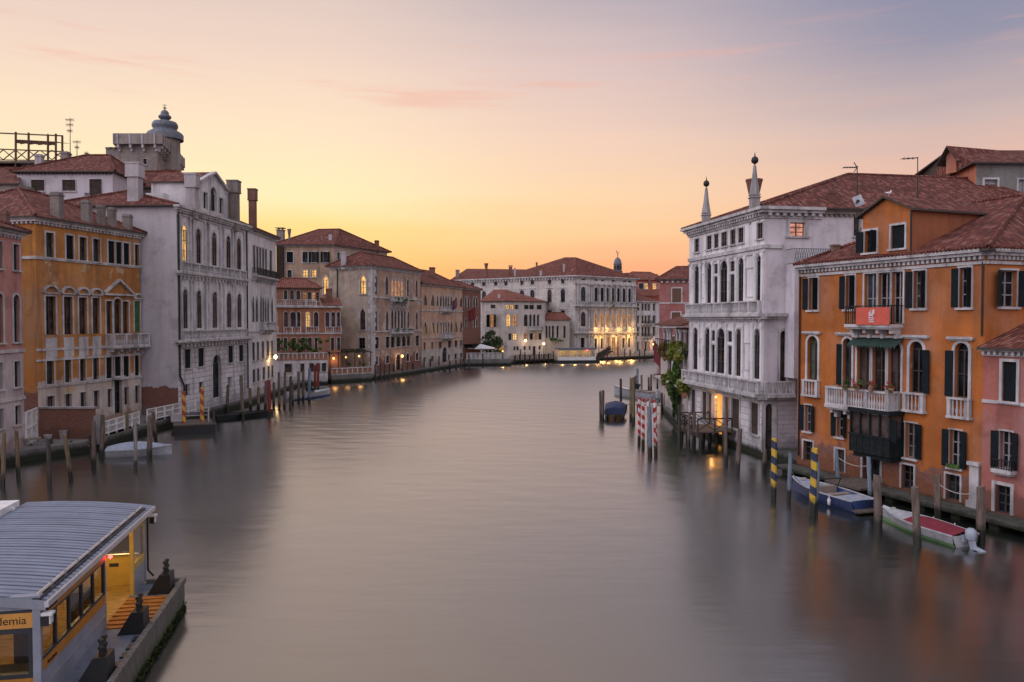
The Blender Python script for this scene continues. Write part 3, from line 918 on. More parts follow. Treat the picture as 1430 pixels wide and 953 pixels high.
# the visible faces of the little waves lean towards the bridge
nn = k.n('ShaderNodeVectorMath', {0: k.n('ShaderNodeNewGeometry').outputs['Normal']}, operation='ADD'); 
ty = k.math('MULTIPLY', k.mr(k.n('ShaderNodeSeparateXYZ', {0: p}).outputs[1], 25, 150, WT[0], WT[1]), -1.0)      # the more so the flatter one looks at them
k.t.links.new(k.n('ShaderNodeCombineXYZ', {1: ty}).outputs[0], nn.inputs[1])
nv = k.n('ShaderNodeVectorMath', {0: nn.outputs[0]}, operation='NORMALIZE')
k.t.links.new(nv.outputs[0], bp.inputs['Normal'])
k.t.links.new(bp.outputs[0], k.b.inputs['Normal']); k.t.links.new(bp.outputs[0], k.b.inputs['Coat Normal'])
k.b.inputs['Coat Weight'].default_value = WC; k.b.inputs['Coat IOR'].default_value = WI; k.b.inputs['Coat Roughness'].default_value = WR
k.b.inputs['IOR'].default_value = WI
wcol = k.mix(k.mr(nC, .3, .7), (.008, .012, .009), (.014, .018, .014))
MAT['water'] = k.fin(wcol, k.mr(nC, .3, .7, WR - .03, WR + .03), .5)
water = water_mesh(); water.data.materials.append(M_['water']); tag(water, kind='structure')

def ground(name, outline, z=.9):
    bm = bmesh.new()
    vs = [bm.verts.new((x, y, z)) for x, y in outline]
    lo = [bm.verts.new((x, y, -2)) for x, y in outline]
    f = bm.faces.new(vs)
    for i in range(len(vs)):
        j = (i + 1) % len(vs); bm.faces.new([vs[i], lo[i], lo[j], vs[j]])
    bmesh.ops.triangulate(bm, faces=[f]); bmesh.ops.recalc_face_normals(bm, faces=bm.faces)
    me = bpy.data.meshes.new(name); bm.to_mesh(me); bm.free(); me.materials.append(M_['quay'])
    o = bpy.data.objects.new(name, me); COL.objects.link(o); tag(o, kind='structure')
    return o
ground('ground', [(-2500, 18), (-42, 18), (-36.2, 46), (-34.6, 54), (-32.0, 59.5), (-31.9, 75), (-30.6, 91.5), (-31.1, 105.6), (-31.6, 117), (-29.2, 124.6),
                  (-22.9, 130.6), (-16.9, 148.8), (-10.2, 170.4), (-2.6, 172), (1, 178), (9, 186), (19, 192), (34.5, 203), (44, 210), (60, 216), (200, 232), (2500, 420), (2500, 3500), (-2500, 3500)], .85)
ground('ground', [(2500, -40), (34, -40), (26, 33), (24.2, 39.2), (19.4, 51.3), (18.7, 57.6), (16.5, 70.9), (17.3, 86.6), (22.6, 112), (30.5, 150), (36, 179), (44, 194), (60, 201), (200, 216), (2500, 400)], .6)

# ================================================================== LEFT BANK
# ---- pink palazzo at the frame's edge
b0 = (-35.4, 57.0); d0 = Vector((-.08, .997)); a0 = (b0[0] - d0.x * 13, b0[1] - d0.y * 13)
B = thing('palazzo', 'narrow pink fronted palazzo with whitish lower floors beside a white gate', 'palazzo', (*b0, 0))
fr = Fac(a0, b0); pts = rect(a0, b0, 11)
zt = fr.z(33, 328)
rows = row(fr, (24, 342, 378), [(-26, -19), (-2, 4), (19.6, 28)], pane='glass_blue', sw=.12) + \
       row(fr, (24, 412, 478), [(-26, -18), (-3, 4), (18.5, 27)], 'arch', pane='glass_blue', sw=.16, balu=0) + \
       row(fr, (22, 505, 541), [(-26, -19), (-4, 2), (18, 26.5)], pane='glass_blue') + \
       row(fr, (22, 567, 594), [(-26, -19), (-4, 2), (18, 26)], pane='glass_blue')
body(B, pts, -1.5, zt, {0: rows}, 'pink')
cornice(B, fr, zt, [(-.25, -.05, .18), (-.05, .14, .34)], (.42, .16, -.42, -.25, .16))
cornice(B, fr, fr.z(24, 490), [(-.12, .12, .1)], name='string_course')
cornice(B, fr, fr.z(24, 557), [(-.1, .1, .1)], name='string_course')
r_, _ = roof_hip(B, pts, zt + .2, zt + 2.4, 4.5, 4.5, .5)
chim_px(r_, 2, 12, 295, 318, 58, 'box', 'chim_brick')

# ---- ochre palazzo
a1, b1 = (-38.3, 63.5), (-35.6, 75.5)
B = thing('palazzo', 'ochre yellow palazzo with white arched hoods and a triple window over a stone balcony', 'palazzo', (*a1, 0))
fr = Fac(a1, b1); pts = rect(a1, b1, 13)
zt = fr.z(53, 306)
rows = row(fr, (71, 325.6, 360), [(65.5, 76.5), (93.5, 104), (112, 122), (131, 140.6), (152, 161), (163, 171), (173.5, 181.5), (189, 196.5)], modes={1: 'closed', 4: 'closed', 5: 'closed', 6: 'closed'}, pane='glass_blue', sw=.14)
zA, zB = fr.z(70, 414), fr.z(70, 468)
rows += row(fr, (70, 414, 468), [(63.5, 77.5), (89, 101), (110, 121), (129, 139)], hood='segment', pane='curtain', sill=False, hgap=.05, hw=.22, mode=None, sw=.16)
rows += row(fr, (164, 421, 466), [(148, 156.5), (171, 179.5)], pane='curtain', sill=False, sw=.12)
rows += row(fr, (164, 417, 466), [(159, 169)], 'arch', pane='curtain', sill=False, sw=.16)
rows += row(fr, (191, 421, 464), [(187.5, 196)], mode='closed', shm='shutter_green', sill=False, hood='segment', hgap=.05, hw=.14)
rows += row(fr, (69, 502, 537), [(63.5, 74), (89, 98), (110, 118), (128.5, 137), (147, 155), (159, 167.5), (171, 179), (187, 193)], modes={4: 'closed', 5: 'closed', 6: 'closed', 7: 'closed'}, pane='glass_blue', sw=.11)
rows += row(fr, (131, 546, 572), [(63.5, 74), (89, 98), (110, 118), (129, 137), (148, 155), (171.5, 178), (187, 193)], pane='mauve', sw=.08, sill=False)
rows += row(fr, (163, 531, 578), [(158, 168)], pane='darkpane' if 'darkpane' in MAT else 'glass', sw=.2, sill=False, hood='flat', hgap=.05, hw=.3)
body(B, pts, .6, zt, {0: rows}, {0: 'ochre', 1: 'white_side', 2: 'ochre_side', 3: 'ochre_side'})
cornice(B, fr, zt, [(-.42, -.22, .12), (-.22, -.02, .3), (-.02, .16, .48)], (.42, .17, -.4, -.22, .24))
f3 = Fac(pts[3], pts[0])
cornice(B, f3, zt, [(-.22, -.02, .3), (-.02, .16, .48)], (.42, .17, -.4, -.22, .24), ext=0)
for y_, t_ in ((360, .12), (489, .1), (504, .08) , (541.5, .07)):
    zz = fr.z(53, y_); cornice(B, fr, zz, [(-t_, t_, .1)], name='string_course')
cornice(B, f3, fr.z(53, 360), [(-.12, .12, .1)], ext=0, name='string_course')
for x0, x1 in ((62.5, 78.5), (88, 102), (109, 122), (128, 140)):      # white aprons below the main windows
    q = MB(); q.box(fr, fr.u(x0), fr.u(x1), fr.z(70, 500), fr.z(70, 472), .003, .07); q.build('apron', M_['stone'], B)
q = MB(); u0, u1 = fr.u(145), fr.u(185); zz = fr.z(165, 415) + .22; m_ = (u0 + u1) / 2
q.box(fr, u0, u1, zz - .1, zz + .06, .003, .26)
q.bar(fr.pt(u0, zz + .13, .14), fr.pt(m_, zz + 1.35, .14), .26, .18); q.bar(fr.pt(m_, zz + 1.35, .14), fr.pt(u1, zz + .13, .14), .26, .18)
q.build('pediment', M_['stone'], B)
balcony(B, fr, fr.u(146), fr.u(197.5), fr.z(165, 483), fr.z(165, 466), 1.0)
q = MB(); q.box(fr, fr.u(155), fr.u(171), fr.z(163, 530), fr.z(163, 527), .003, .7); q.build('door_canopy', M_['stone'], B)
r_, _ = roof_hip(B, pts, zt + .16, zt + 3.4, 5.5, 5.5, .55, axis=0)
for x0, x1, yt, yb in ((72, 87, 269, 297), (114.6, 127.5, 280, 305), (136, 146.5, 286.5, 310), (151, 161.5, 290, 314), (172, 184, 299.5, 319)):
    u_ = fr.u((x0 + x1) / 2); c = fr.pt(u_, 0, -.9); chim_px(r_, x0, x1, yt, yb, c.y + .15, 'box', 'chim')

# ---- big white palazzo with giant columns
a2, b2 = (-32.1, 75.6), (-31.0, 91.9)
B = thing('palazzo', 'tall white stone palazzo with two storeys of tall arched windows and a gabled dormer', 'palazzo', (*a2, 0))
fr = Fac(a2, b2); pts = rect(a2, b2, 13)
zt = fr.z(248, 289)
cols = [(255.3, 261.9), (274.6, 281.2), (296.4, 303.2), (316.4, 322.8), (331.2, 337)]
rows = row(fr, (278, 320, 368), cols, 'arch', pane='curtain', sw=.1, sill=False, lit=(0,), hb=3, key=True, dep=.09)
rows += row(fr, (277.5, 406, 458.5), cols, 'arch', pane='mauve', sw=.1, sill=False, hb=3, key=True, dep=.09)
rows += row(fr, (261, 488, 514.6), [(257, 265.8), (276, 284.4), (318, 325), (333, 339.4)], mode='closed', sw=.1)
rows += row(fr, (301, 496, 556), [(296, 306.8)], 'arch', pane='glass', sw=.25, sill=False, key=True)
rows += row(fr, (260, 537, 553), [(257, 263), (276.5, 282.5), (317.4, 322), (333.7, 337.5)], pane='glass', sw=.06, sill=False)
body(B, pts, -1.2, zt, {0: rows}, {0: 'istrian', 1: 'istrian', 2: 'white_side', 3: 'white_side'})
cornice(B, fr, zt, [(-.75, -.55, .12), (-.5, -.3, .22), (-.3, -.1, .42), (-.1, .12, .6)], (.5, .2, -.52, -.3, .36))
z2, z1 = fr.z(250, 380.5), fr.z(252, 477)
for zz, out in ((z2, .42), (z1, .75)):
    cornice(B, fr, zz, [(-.28, -.1, out * .6), (-.1, .14, out)], (.75, .26, -.6, -.28, out * .6))
    q = MB(); balustrade_mesh(q, fr, .5, fr.L - .5, zz + .14, zz + 1.05, .28, posts=9, per=.2); q.build('balustrade', M_['stone'], B)
uc = [(fr.u(x0) + fr.u(x1)) / 2 for x0, x1 in cols]
edges = [.55] + [x for i in range(4) for x in ((uc[i] * .62 + uc[i + 1] * .38), (uc[i] * .38 + uc[i + 1] * .62))] + [fr.L - .5]
for zA, zB in ((z2 + .15, zt - .76), (z1 + .15, z2 - .6)):
    for e in edges: pilaster(B, fr, e, zA, zB, .3, .08, 'stone', True)
pipe(B, [fr.pt(.18, zt - .3, .12), fr.pt(.18, z1 - .4, .12), fr.pt(.18, 4.6, .12), fr.pt(.9, 3.6, .16), fr.pt(.9, 1.0, .16)], .09)
pipe(B, [fr.pt(fr.L - .1, zt - .3, .2), fr.pt(fr.L - .1, 2.0, .2)], .09)
r_, rr = roof_hip(B, pts, zt + .12, zt + 2.0, 3.5, 4.5, .5, axis=0)
# gabled dormer with an arched window on the roof edge
u0, u1 = fr.u(279, -.5), fr.u(318.5, -.5); L_ = u1 - u0
zb = zt + .1; zs_ = fr.z(299, 262, -.5); zp = fr.z(299, 243, -.5)
fg = Fac(fr.xy(u0, -.5), fr.xy(u1, -.5))
ops = rowm(fg, [L_ * .5], zb + .7, zs_ - .05, L_ * .2, 'arch', sw=.12, sill=False) + rowm(fg, [L_ * .22, L_ * .78], zb + .7, zs_ - .9, L_ * .13, 'rect', sw=.1, sill=False)
gable_block(B, fr, u0, u1, -.5, 5, zb, zs_, zp, ops, 'gothic_white', .3, 'roof', 'stone')
for e in (.18, L_ - .18): pilaster(B, fg, e, zb + .2, zs_, .3, .12)
chim_px(r_, 259.6, 277.5, 243, 289, 79.2, 'head', 'chim_white', 1.2)
chim_px(r_, 178, 199.4, 228, 284, 76.8, 'head', 'chim_white', .8)
chim_px(r_, 318, 335.2, 252.5, 308, 88.6, 'head', 'chim', 1.2)
# sunken roof terrace rail and a bright skylight by the chimney
q = MB(); p = PY(210, 276, 80); q.box(WORLD, p.x - .2, p.x + 1.6, p.z - 1.0, p.z + .35, -p.y - .6, -p.y + .6); q.build('skylight', M_['white_paint'], r_)

# ---- slimmer gothic palazzo beyond it
a3, b3 = (-31.0, 91.95), (-31.5, 105.4)
B = thing('palazzo', 'slim pale gothic palazzo with a lit wall lamp, squeezed beyond the tall white palazzo', 'palazzo', (*a3, 0))
fr = Fac(a3, b3); pts = rect(a3, b3, 13)
zt = fr.z(346, 318.5)
rows = row(fr, (360, 345, 382), [(354, 356.6), (358.4, 361), (362.5, 365), (366.5, 369), (370.5, 373), (377, 380)], 'rect', sw=.1, pane='mauve', sill=False, dep=.08)
rows += row(fr, (360, 414, 450), [(352, 354.8), (357, 360), (363, 365.4), (366.4, 368.6), (369.6, 371.8), (373, 375.4), (378.5, 381)], 'gothic', sw=.16, sill=False, pane='curtain', dep=.08)
rows += row(fr, (360, 478, 503), [(352, 355), (358, 361), (365, 368), (372, 375), (378, 380.6)], 'rect', sw=.1, pane='glass_blue', dep=.08)
rows += row(fr, (360, 515, 533), [(352, 355), (358, 361), (366, 369), (373, 375.5), (378, 380.6)], 'rect', sw=.1, pane='glass_blue', dep=.08)
body(B, pts, -1.2, zt, {0: rows}, 'gothic_white')
cornice(B, fr, zt, [(-.3, -.1, .15), (-.1, .12, .4)], (.5, .18, -.45, -.3, .2))
for y_ in (390, 463): cornice(B, fr, fr.z(352, y_), [(-.1, .1, .12)], name='string_course')
balcony(B, fr, fr.u(353), fr.u(382.5), fr.z(356, 385), fr.z(356, 374.5), .7, kind='iron')
balcony(B, fr, fr.u(362), fr.u(377), fr.z(366, 459), fr.z(366, 450), .8)
r_, _ = roof_hip(B, pts, zt + .12, zt + 3, 4, 4, .5)
chim_px(r_, 346.7, 359, 264, 312, 95, 'head', 'chim_brick', 1.0)
for u_, lab in ((fr.u(374.5), 'glowing wall lamp on an iron arm on the slim gothic palazzo'),):
    c = fr.pt(u_, fr.z(374.5, 499), .9)
    t = thing('wall_lamp', lab, 'lamp', fr.pt(u_, c.z, 0))
    q = MB(); q.bar(fr.pt(u_, c.z + .35, 0), fr.pt(u_, c.z + .35, .95), .05); q.bar(fr.pt(u_, c.z - .3, .02), fr.pt(u_, c.z + .35, .7), .04); q.build('bracket', M_['iron'], t)
    q = MB(); q.lathe(c, [(.02, -.28), (.2, -.12), (.24, .08), (.12, .24), (.03, .34)], 10); q.build('lantern', M_['lampglass'], t, True)
    lamp(t, fr.pt(u_, c.z - .1, .55), 70, (1, .55, .2), .15)

# ---- set-back attic house behind the ochre palazzo
pa, pb = XY(27, 86), XY(160, 86)
B = thing('house', 'plain greyish white upper house with three dark shuttered windows behind the ochre palazzo', 'house', (*pa, 0))
pts = [pa, pb, (pb[0] - .4, 97), (pa[0] - .4, 97)]; fr = Fac(pa, pb); zt = fr.z(90, 240)
rows = row(fr, (56, 251.5, 267), [(46.6, 65.5), (90, 108.5)], mode='closed', shm='shutter_brown', sw=.06) + row(fr, (136, 250.6, 283), [(127.7, 145)], mode='closed', shm='shutter_brown', sw=.06)
body(B, pts, 12, zt, {0: rows}, 'attic_white')
balcony(B, fr, fr.u(125), fr.u(147.5), fr.z(136, 283), fr.z(136, 271), .7, kind='iron', brackets=False)
cornice(B, fr, zt, [(-.2, 0, .25)], (.4, .14, -.3, -.2, .3), 'cornice_wood')
r_, _ = roof_hip(B, pts, zt, zt + 2.9, 5.2, 3.4, .5)
chim_px(r_, 50, 60.5, 216, 232, 88.5, 'box', 'chim_white')
chim_px(r_, 86, 98, 212.5, 224, 91, 'box', 'chim')
roof_faces(B, [[PY(-25, 256, 83), PY(27, 256, 83), PY(30, 229, 94), PY(-25, 229, 94)]], 'roof', name='side_roof')
q = MB(); p0, p1 = PY(-25, 256, 83.4), PY(27, 256, 83.4); q.box(Fac(p0.xy, p1.xy), 0, (p1 - p0).length, 14, p0.z - .1, -9, 0); q.build('side_wall', M_['tower'], B)

# ---- roof terrace of wooden poles (altana)
t = thing('roof_terrace', 'wooden roof terrace of thin brown poles and crossed rails against the sky', 'roof terrace', PY(44, 226, 92))
Yt = 92
def q3(x, y, dy=0): return PY(x, y, Yt + dy)
q = MB()
for dy in (0, 4.5):
    for x, y0 in ((-14, 186), (22, 184.5), (40, 186), (67, 188), (78, 187), (87, 190)): q.bar(q3(x, 246, dy), q3(x, y0, dy), .17)
    q.bar(q3(-16, 185.5, dy), q3(88, 190, dy), .13); q.bar(q3(-16, 208, dy), q3(88, 212, dy), .12)
for x, y0 in ((-14, 186), (22, 185.5), (40, 186), (67, 188), (87, 190)): q.bar(q3(x, y0), q3(x, y0 - .5, 4.5), .1)
q.build('frame', M_['altana'], t)
q = MB()
for x in (-12, 5, 22, 39, 56, 73): q.bar(q3(x, 210), q3(x + 16, 223), .09); q.bar(q3(x, 223), q3(x + 16, 210), .09)
q.bar(q3(-16, 223.5), q3(88, 224.5), .11); q.build('crossed_railing', M_['altana'], t)
q = MB(); a_, b_ = q3(-16, 225, -.2), q3(88, 225, -.2); q.box(Fac(a_.xy, b_.xy), 0, (b_ - a_).length, a_.z - .25, a_.z, -5, 0); q.build('floor_deck', M_['plank'], t)
q = MB(); a_, b_ = q3(22, 195, .5), q3(78, 198, .5); q.face([a_, b_, b_ + Vector((0, 3.4, .5)), a_ + Vector((0, 3.4, .5))])
for i in range(9):
    s0 = a_ + (b_ - a_) * i / 9; s1 = a_ + (b_ - a_) * (i + 1) / 9
    q.face([s0 + Vector((0, 0, -.42 - .12 * (i % 2))), s1 + Vector((0, 0, -.46)), s1, s0])
q.build('awning', M_['altana'], t)

# ---- squat brick tower with a terrace and an onion dome
pa, pb = XY(171.5, 98), XY(222.5, 98)
B = thing('tower', 'squat grey brick tower with a parapet gallery and a lead onion dome', 'tower', (*pa, 0))
pts = [pa, pb, XY(252, 112), (pa[0] - 4, 112)]
fr = Fac(pa, pb); fs = Fac(pts[1], pts[2]); z0_ = 14; zt = fr.z(200, 203)
rows = row(fr, (200, 222, 230), [(203, 208)], pane='glass', sw=.05); rs = row(fs, (236, 218, 229), [(231, 234)], sw=.05)
body(B, pts, z0_, zt, {0: rows, 1: rs}, 'tower')
po = offset(pts, .75); zp0, zp1 = zt, fr.z(200, 186.5, .7)
body(B, po, zp0, zp1, {}, 'tower', 'parapet'); q = MB(); q.face([(x, y, zp0) for x, y in po[::-1]]); q.face([(x, y, zp1 - .4) for x, y in po]); q.build('gallery_floor', M_['tower'], B)
for f_ in (fr, fs):
    n_ = max(3, int(f_.L / 1.5))
    for i in range(n_ + 1):
        q = MB(); c = f_.L * i / n_; q.box(f_, c - .13, c + .13, zp0 - .45, zp0 + .02, .003, .7); q.box(f_, c - .13, c + .13, zp0 - .8, zp0 - .45, .003, .35); q.box(f_, c - .1, c + .1, zp0 + .02, zp1, .76, .82)
        q.build('bracket', M_['chim_white'], B)
pa2, pb2 = XY(151, 99), XY(171.3, 99); q = MB(); f2 = Fac(pa2, pb2); q.box(f2, 0, f2.L, 14, f2.z(160, 208), -8, 0)
for i in range(3): q.box(f2, i * f2.L / 3, i * f2.L / 3 + .8, f2.z(160, 208), f2.z(160, 206), -8, .15)
q.build('lower_wing', M_['tower'], B)
c = PY(230.5, 187, 104); zy = lambda y: PY(230, y, 104).z - c.z
mpx = 104 / 1100
prof = [(24 * mpx, zy(196)), (24 * mpx, zy(188.5)), (22 * mpx, zy(186)), (15.5 * mpx, zy(182)), (15.5 * mpx, zy(180)), (17 * mpx, zy(178)), (17 * mpx, zy(174.5)), (15 * mpx, zy(171)), (8 * mpx, zy(169.2)),
        (5 * mpx, zy(167.6)), (8 * mpx, zy(165.5)), (8.6 * mpx, zy(163.6)), (7.4 * mpx, zy(161.6)), (5.4 * mpx, zy(160.6)), (5.4 * mpx, zy(157.5)), (3.6 * mpx, zy(155.2)), (.09, zy(153.6)), (.05, zy(152)), (.22, zy(151.4)), (.22, zy(150.6)), (.04, zy(150)), (.03, zy(146)), (0, zy(145.5))]
q = MB(); q.lathe(c, prof, 20); dm = q.build('dome', M_['lead'], B, True)
q = MB(); q.lathe(c, [(21 * mpx, zy(240)), (21 * mpx, zy(196))], 8); q.build('drum', M_['tower'], B)
q = MB(); zz = c.z + zy(147.2); q.bar((c.x - .28, c.y, zz), (c.x + .28, c.y, zz), .05); q.build('cross', M_['iron'], dm)
# roof between tower and white palazzo
B = thing('house', 'low house showing only a long red tiled roof below the onion dome tower', 'house', (*XY(150, 93), 0))
pts = [XY(96, 94), XY(262, 92.5), XY(262, 100), XY(96, 101)]
body(B, pts, 14, PY(0, 262, 93).z, {}, 'tower'); roof_hip(B, pts, PY(0, 262, 93).z, PY(0, 240.5, 97).z, 3, 1.5, .5)

# ---- aerials on the roofs
def aerial(name, label, x, yb, yt, Y, arms, group=None):
    b = PY(x, yb, Y); t = PY(x, yt, Y); th_ = thing(name, label, 'antenna', b, group=group)
    q = MB(); q.tube(b, t, .045, .03, 6); q.build('mast', M_['iron'], th_)
    q = MB()
    for fy, hw, kind in arms:
        zc = b.z + (t.z - b.z) * fy
        if kind == 'h':
            q.bar((b.x - hw, Y, zc), (b.x + hw, Y, zc), .035)
            for i in range(5): xx = b.x - hw + 2 * hw * i / 4; q.bar((xx, Y - .3, zc), (xx, Y + .3, zc), .025); q.bar((xx, Y, zc - .22), (xx, Y, zc + .22), .02)
        elif kind == 'boom':
            q.bar((b.x - hw, Y, zc - .05), (b.x, Y, zc + .05), .06)
            for i in range(4): xx = b.x - hw + hw * i / 4; q.bar((xx, Y - .35, zc), (xx, Y + .35, zc), .03)
        elif kind == 'yagi':
            q.bar((b.x - hw, Y, zc), (b.x + .1, Y, zc), .05)
            for i in range(7): xx = b.x - hw * i / 7; q.bar((xx, Y - .3, zc), (xx, Y + .3, zc), .025)
            q.bar((b.x - .25, Y, zc + .35), (b.x + .12, Y, zc), .05); q.bar((b.x - .25, Y, zc - .35), (b.x + .12, Y, zc), .05)
    q.build('arms', M_['iron'], th_)
aerial('antenna', 'tall twin armed aerial beside the wooden roof terrace', 98, 218, 165, 92, [(.95, .42, 'h'), (.82, .35, 'h'), (.66, .25, 'h')])
aerial('antenna', 'middle sized aerial with one comb of rods behind the tall twin armed one', 107.5, 221, 196, 94, [(.9, .4, 'h'), (.6, .2, 'h')])
aerial('antenna', 'smallest short aerial on the tiled roof before the onion dome tower', 121, 222, 212, 94, [(.75, .2, 'h')])

# ---- terracotta house with an ivied terrace
pa, pb = (-36.8, 122.2), (-27.3, 125.4)
B = thing('house', 'terracotta house with ivy on its terrace, loggia arches and a white ground floor', 'house', (*pa, 0))
fr = Fac(pa, pb); pts = rect(pa, pb, 9); zt = fr.z(420, 428)
rows = row(fr, (420, 436, 457), [(383.6, 386.5), (396.5, 402), (405.5, 413), (415, 419.5), (427, 433), (438.4, 444.6), (454.3, 460), (462.7, 468), (470.7, 476)], 'arch', pane='mauve', sw=.1, lit=(4,), sill=False, far=True)
rows += row(fr, (420, 472, 490), [(385, 391), (396, 401), (407, 413), (420, 426), (430, 435), (439, 443), (462, 466.4), (470.5, 475.5)], 'rect', pane='curtain', sw=.08, sill=False)
body(B, pts, -1, zt, {0: rows}, 'terracotta')
cornice(B, fr, zt, [(-.2, .1, .35)]); cornice(B, fr, fr.z(420, 466), [(-.12, .1, .16)], name='string_course')
q = MB(); zr = fr.z(420, 465)
for x0, x1 in ((384, 389), (395.5, 420.5), (426.5, 445.5), (453.5, 477.3)): balustrade_mesh(q, fr, fr.u(x0), fr.u(x1), zr, zr + .95, .1, per=.35)
q.build('parapet', M_['stone'], B)
u1_, zt2 = fr.u(448), fr.z(420, 401.5)
fu = Fac(fr.xy(fr.u(379), -1.6), fr.xy(u1_, -1.6)); pu = rect(fu.a.xy, fu.b.xy, 6)
rws = row(fu, (410, 405.5, 420), [(396.5, 401.5), (405.5, 410.5), (414, 419.5)], 'arch', pane='curtain', sw=.08, sill=False) + row(fu, (430, 408.5, 421), [(423.5, 429), (430, 435), (436, 441), (441.6, 445.5)], 'rect', dim=(0, 2), pane='curtain', sw=.05, sash='sash_brown')
body(B, pu, zt - .2, zt2, {0: rws}, 'terracotta', 'upper_storey'); roof_hip(B, pu, zt2, zt2 + 1.6, 2.5, 2.5, .4, 'roof_red')
roof_faces(B, [[fr.pt(u1_ + .3, zt + .2, .3), fr.pt(fr.L + .3, zt + .2, .3), fr.pt(fr.L + .3, zt + 1.5, -5), fr.pt(u1_ + .3, zt + 1.5, -5)]], 'roof_red', name='side_roof')
q = MB(); balustrade_mesh(q, fr, fr.u(383), u1_ - .6, zt + .1, zt + 1.05, .1, per=.3); q.build('balustrade', M_['stone'], B)
chim_px(B, 455, 464, 403, 422, 126.5, 'box', 'chim_brick')
pf0, pf1 = (-35.6, 118.0), (-28.4, 121.2); ff = Fac(pf0, pf1); zg = ff.z(420, 503); pg = rect(pf0, pf1, 4.2)
rws = row(ff, (420, 508, 520), [(397, 407), (419, 424.5), (431.5, 438), (441, 446.5), (449, 455)], 'rect', pane='curtain', sw=.1)
body(B, pg, -1, zg, {0: rws}, 'gothic_white', 'terrace_base'); q = MB(); q.face([(x, y, zg) for x, y in pg]); q.build('terrace_floor', M_['quay'], B)
q = MB(); q.box(ff, 0, ff.L, zg, zg + .15, -.3, .12); q.box(ff, 0, ff.L, zg + .95, zg + 1.1, -.2, .1, 1)
for i in range(13): c = ff.L * i / 12; q.box(ff, max(0, c - .1), min(ff.L, c + .1), zg + .15, zg + .95, -.2, .06, 1)
q.box(ff, 0, ff.L, zg + .15, zg + .95, -.16, -.06, 2); q.build('terrace_parapet', [M_['terracotta'], M_['stone'], M_['terracotta']], B)
rng = random.Random(3); q = MB()
for x, y, r, n in ((408, 478, 1.0, 260), (424, 480, 1.1, 300), (415, 486, .9, 220), (432, 487, .9, 200), (388, 482, .8, 160), (450, 478, .8, 180), (402, 489, .7, 120), (444, 490, .7, 120)):
    c = PY(x, y, 121.5); foliage(q, c, (r * 1.2, .8, r), n, .16, rng)
iv = q.build('terrace_ivy', M_['leaf_mid'], loc=PY(420, 488, 121.5)); tag(iv, 'green ivy climbing over the terracotta house\'s terrace', 'ivy')

# ---- garden terrace between it and the gothic palazzo
c0, c1 = (-28.3, 123.4), (-22.8, 128.6)
fr = Fac(c0, c1)
B = thing('veranda', 'low canal veranda with a red and white parapet, hung with small lamps', 'veranda', (*c0, 0))
q = MB(); q.box(fr, 0, fr.L, -1, 1.3, -.4, 0); q.build('base', M_['quay'], B)
q = MB(); q.box(fr, 0, fr.L, 1.3, 1.45, -.3, .05); q.box(fr, 0, fr.L, 2.25, 2.4, -.3, .05); q.box(fr, 0, fr.L, 1.45, 2.25, -.22, -.1, 1)
for i in range(9): u = fr.L * i / 8; q.box(fr, max(0, u - .1), min(fr.L, u + .1), 1.45, 2.25, -.28, .03)
q.build('parapet', [M_['stone'], M_['terracotta']], B)
q = MB()
for i in range(6):
    u = fr.L * i / 5; q.bar(fr.pt(u, 1.3, -.5), fr.pt(u, 4.7, -.5), .12); q.bar(fr.pt(u, 4.7, .1), fr.pt(u, 5.2, -4.5), .1)
for o in (-.5, -1.5, -2.5, -3.5): q.bar(fr.pt(0, 4.8 + (-.5 - o) * .12, o), fr.pt(fr.L, 4.8 + (-.5 - o) * .12, o), .09)
q.build('pergola', M_['darkwood'], B)
q = MB(); rng = random.Random(5)
for i in range(7): foliage(q, fr.pt(fr.L * (i + .5) / 7, 4.9, -2.0 - rng.random()), (.9, 1.5, .3), 130, .16, rng)
for i in range(4): foliage(q, fr.pt(fr.L * (i + .3) / 4, 2.2, -1.6), (.8, .6, .9), 110, .15, rng)
vn = q.build('pergola_vine', M_['leaf'], loc=fr.pt(0, 1.3, -2)); tag(vn, 'leafy vine over the veranda pergola with the red and white parapet', 'vine')
for i, (u, z, lab) in enumerate(((.9, 3.9, 'small warm lamp under the pergola, nearest the terracotta house'), (3.2, 4.0, 'small warm lamp under the middle of the pergola'), (5.6, 4.1, 'brightest small warm lamp at the pergola\'s end by the gothic palazzo'))):
    t = thing('hanging_lamp', lab, 'lamp', fr.pt(u, z, -.9), group='small lamps under the veranda pergola')
    q = MB(); q.bar(fr.pt(u, z + .15, -.9), fr.pt(u, z + .85, -.9), .03); q.build('cord', M_['iron'], t)
    q = MB(); q.lathe(fr.pt(u, z, -.9), [(0, -.17), (.14, -.08), (.16, .05), (.05, .17), (0, .18)], 8); q.build('globe', M_['lampglass_orange'], t, True)
    lamp(t, fr.pt(u, z - .3, -.7), 22, (1, .5, .18), .3)

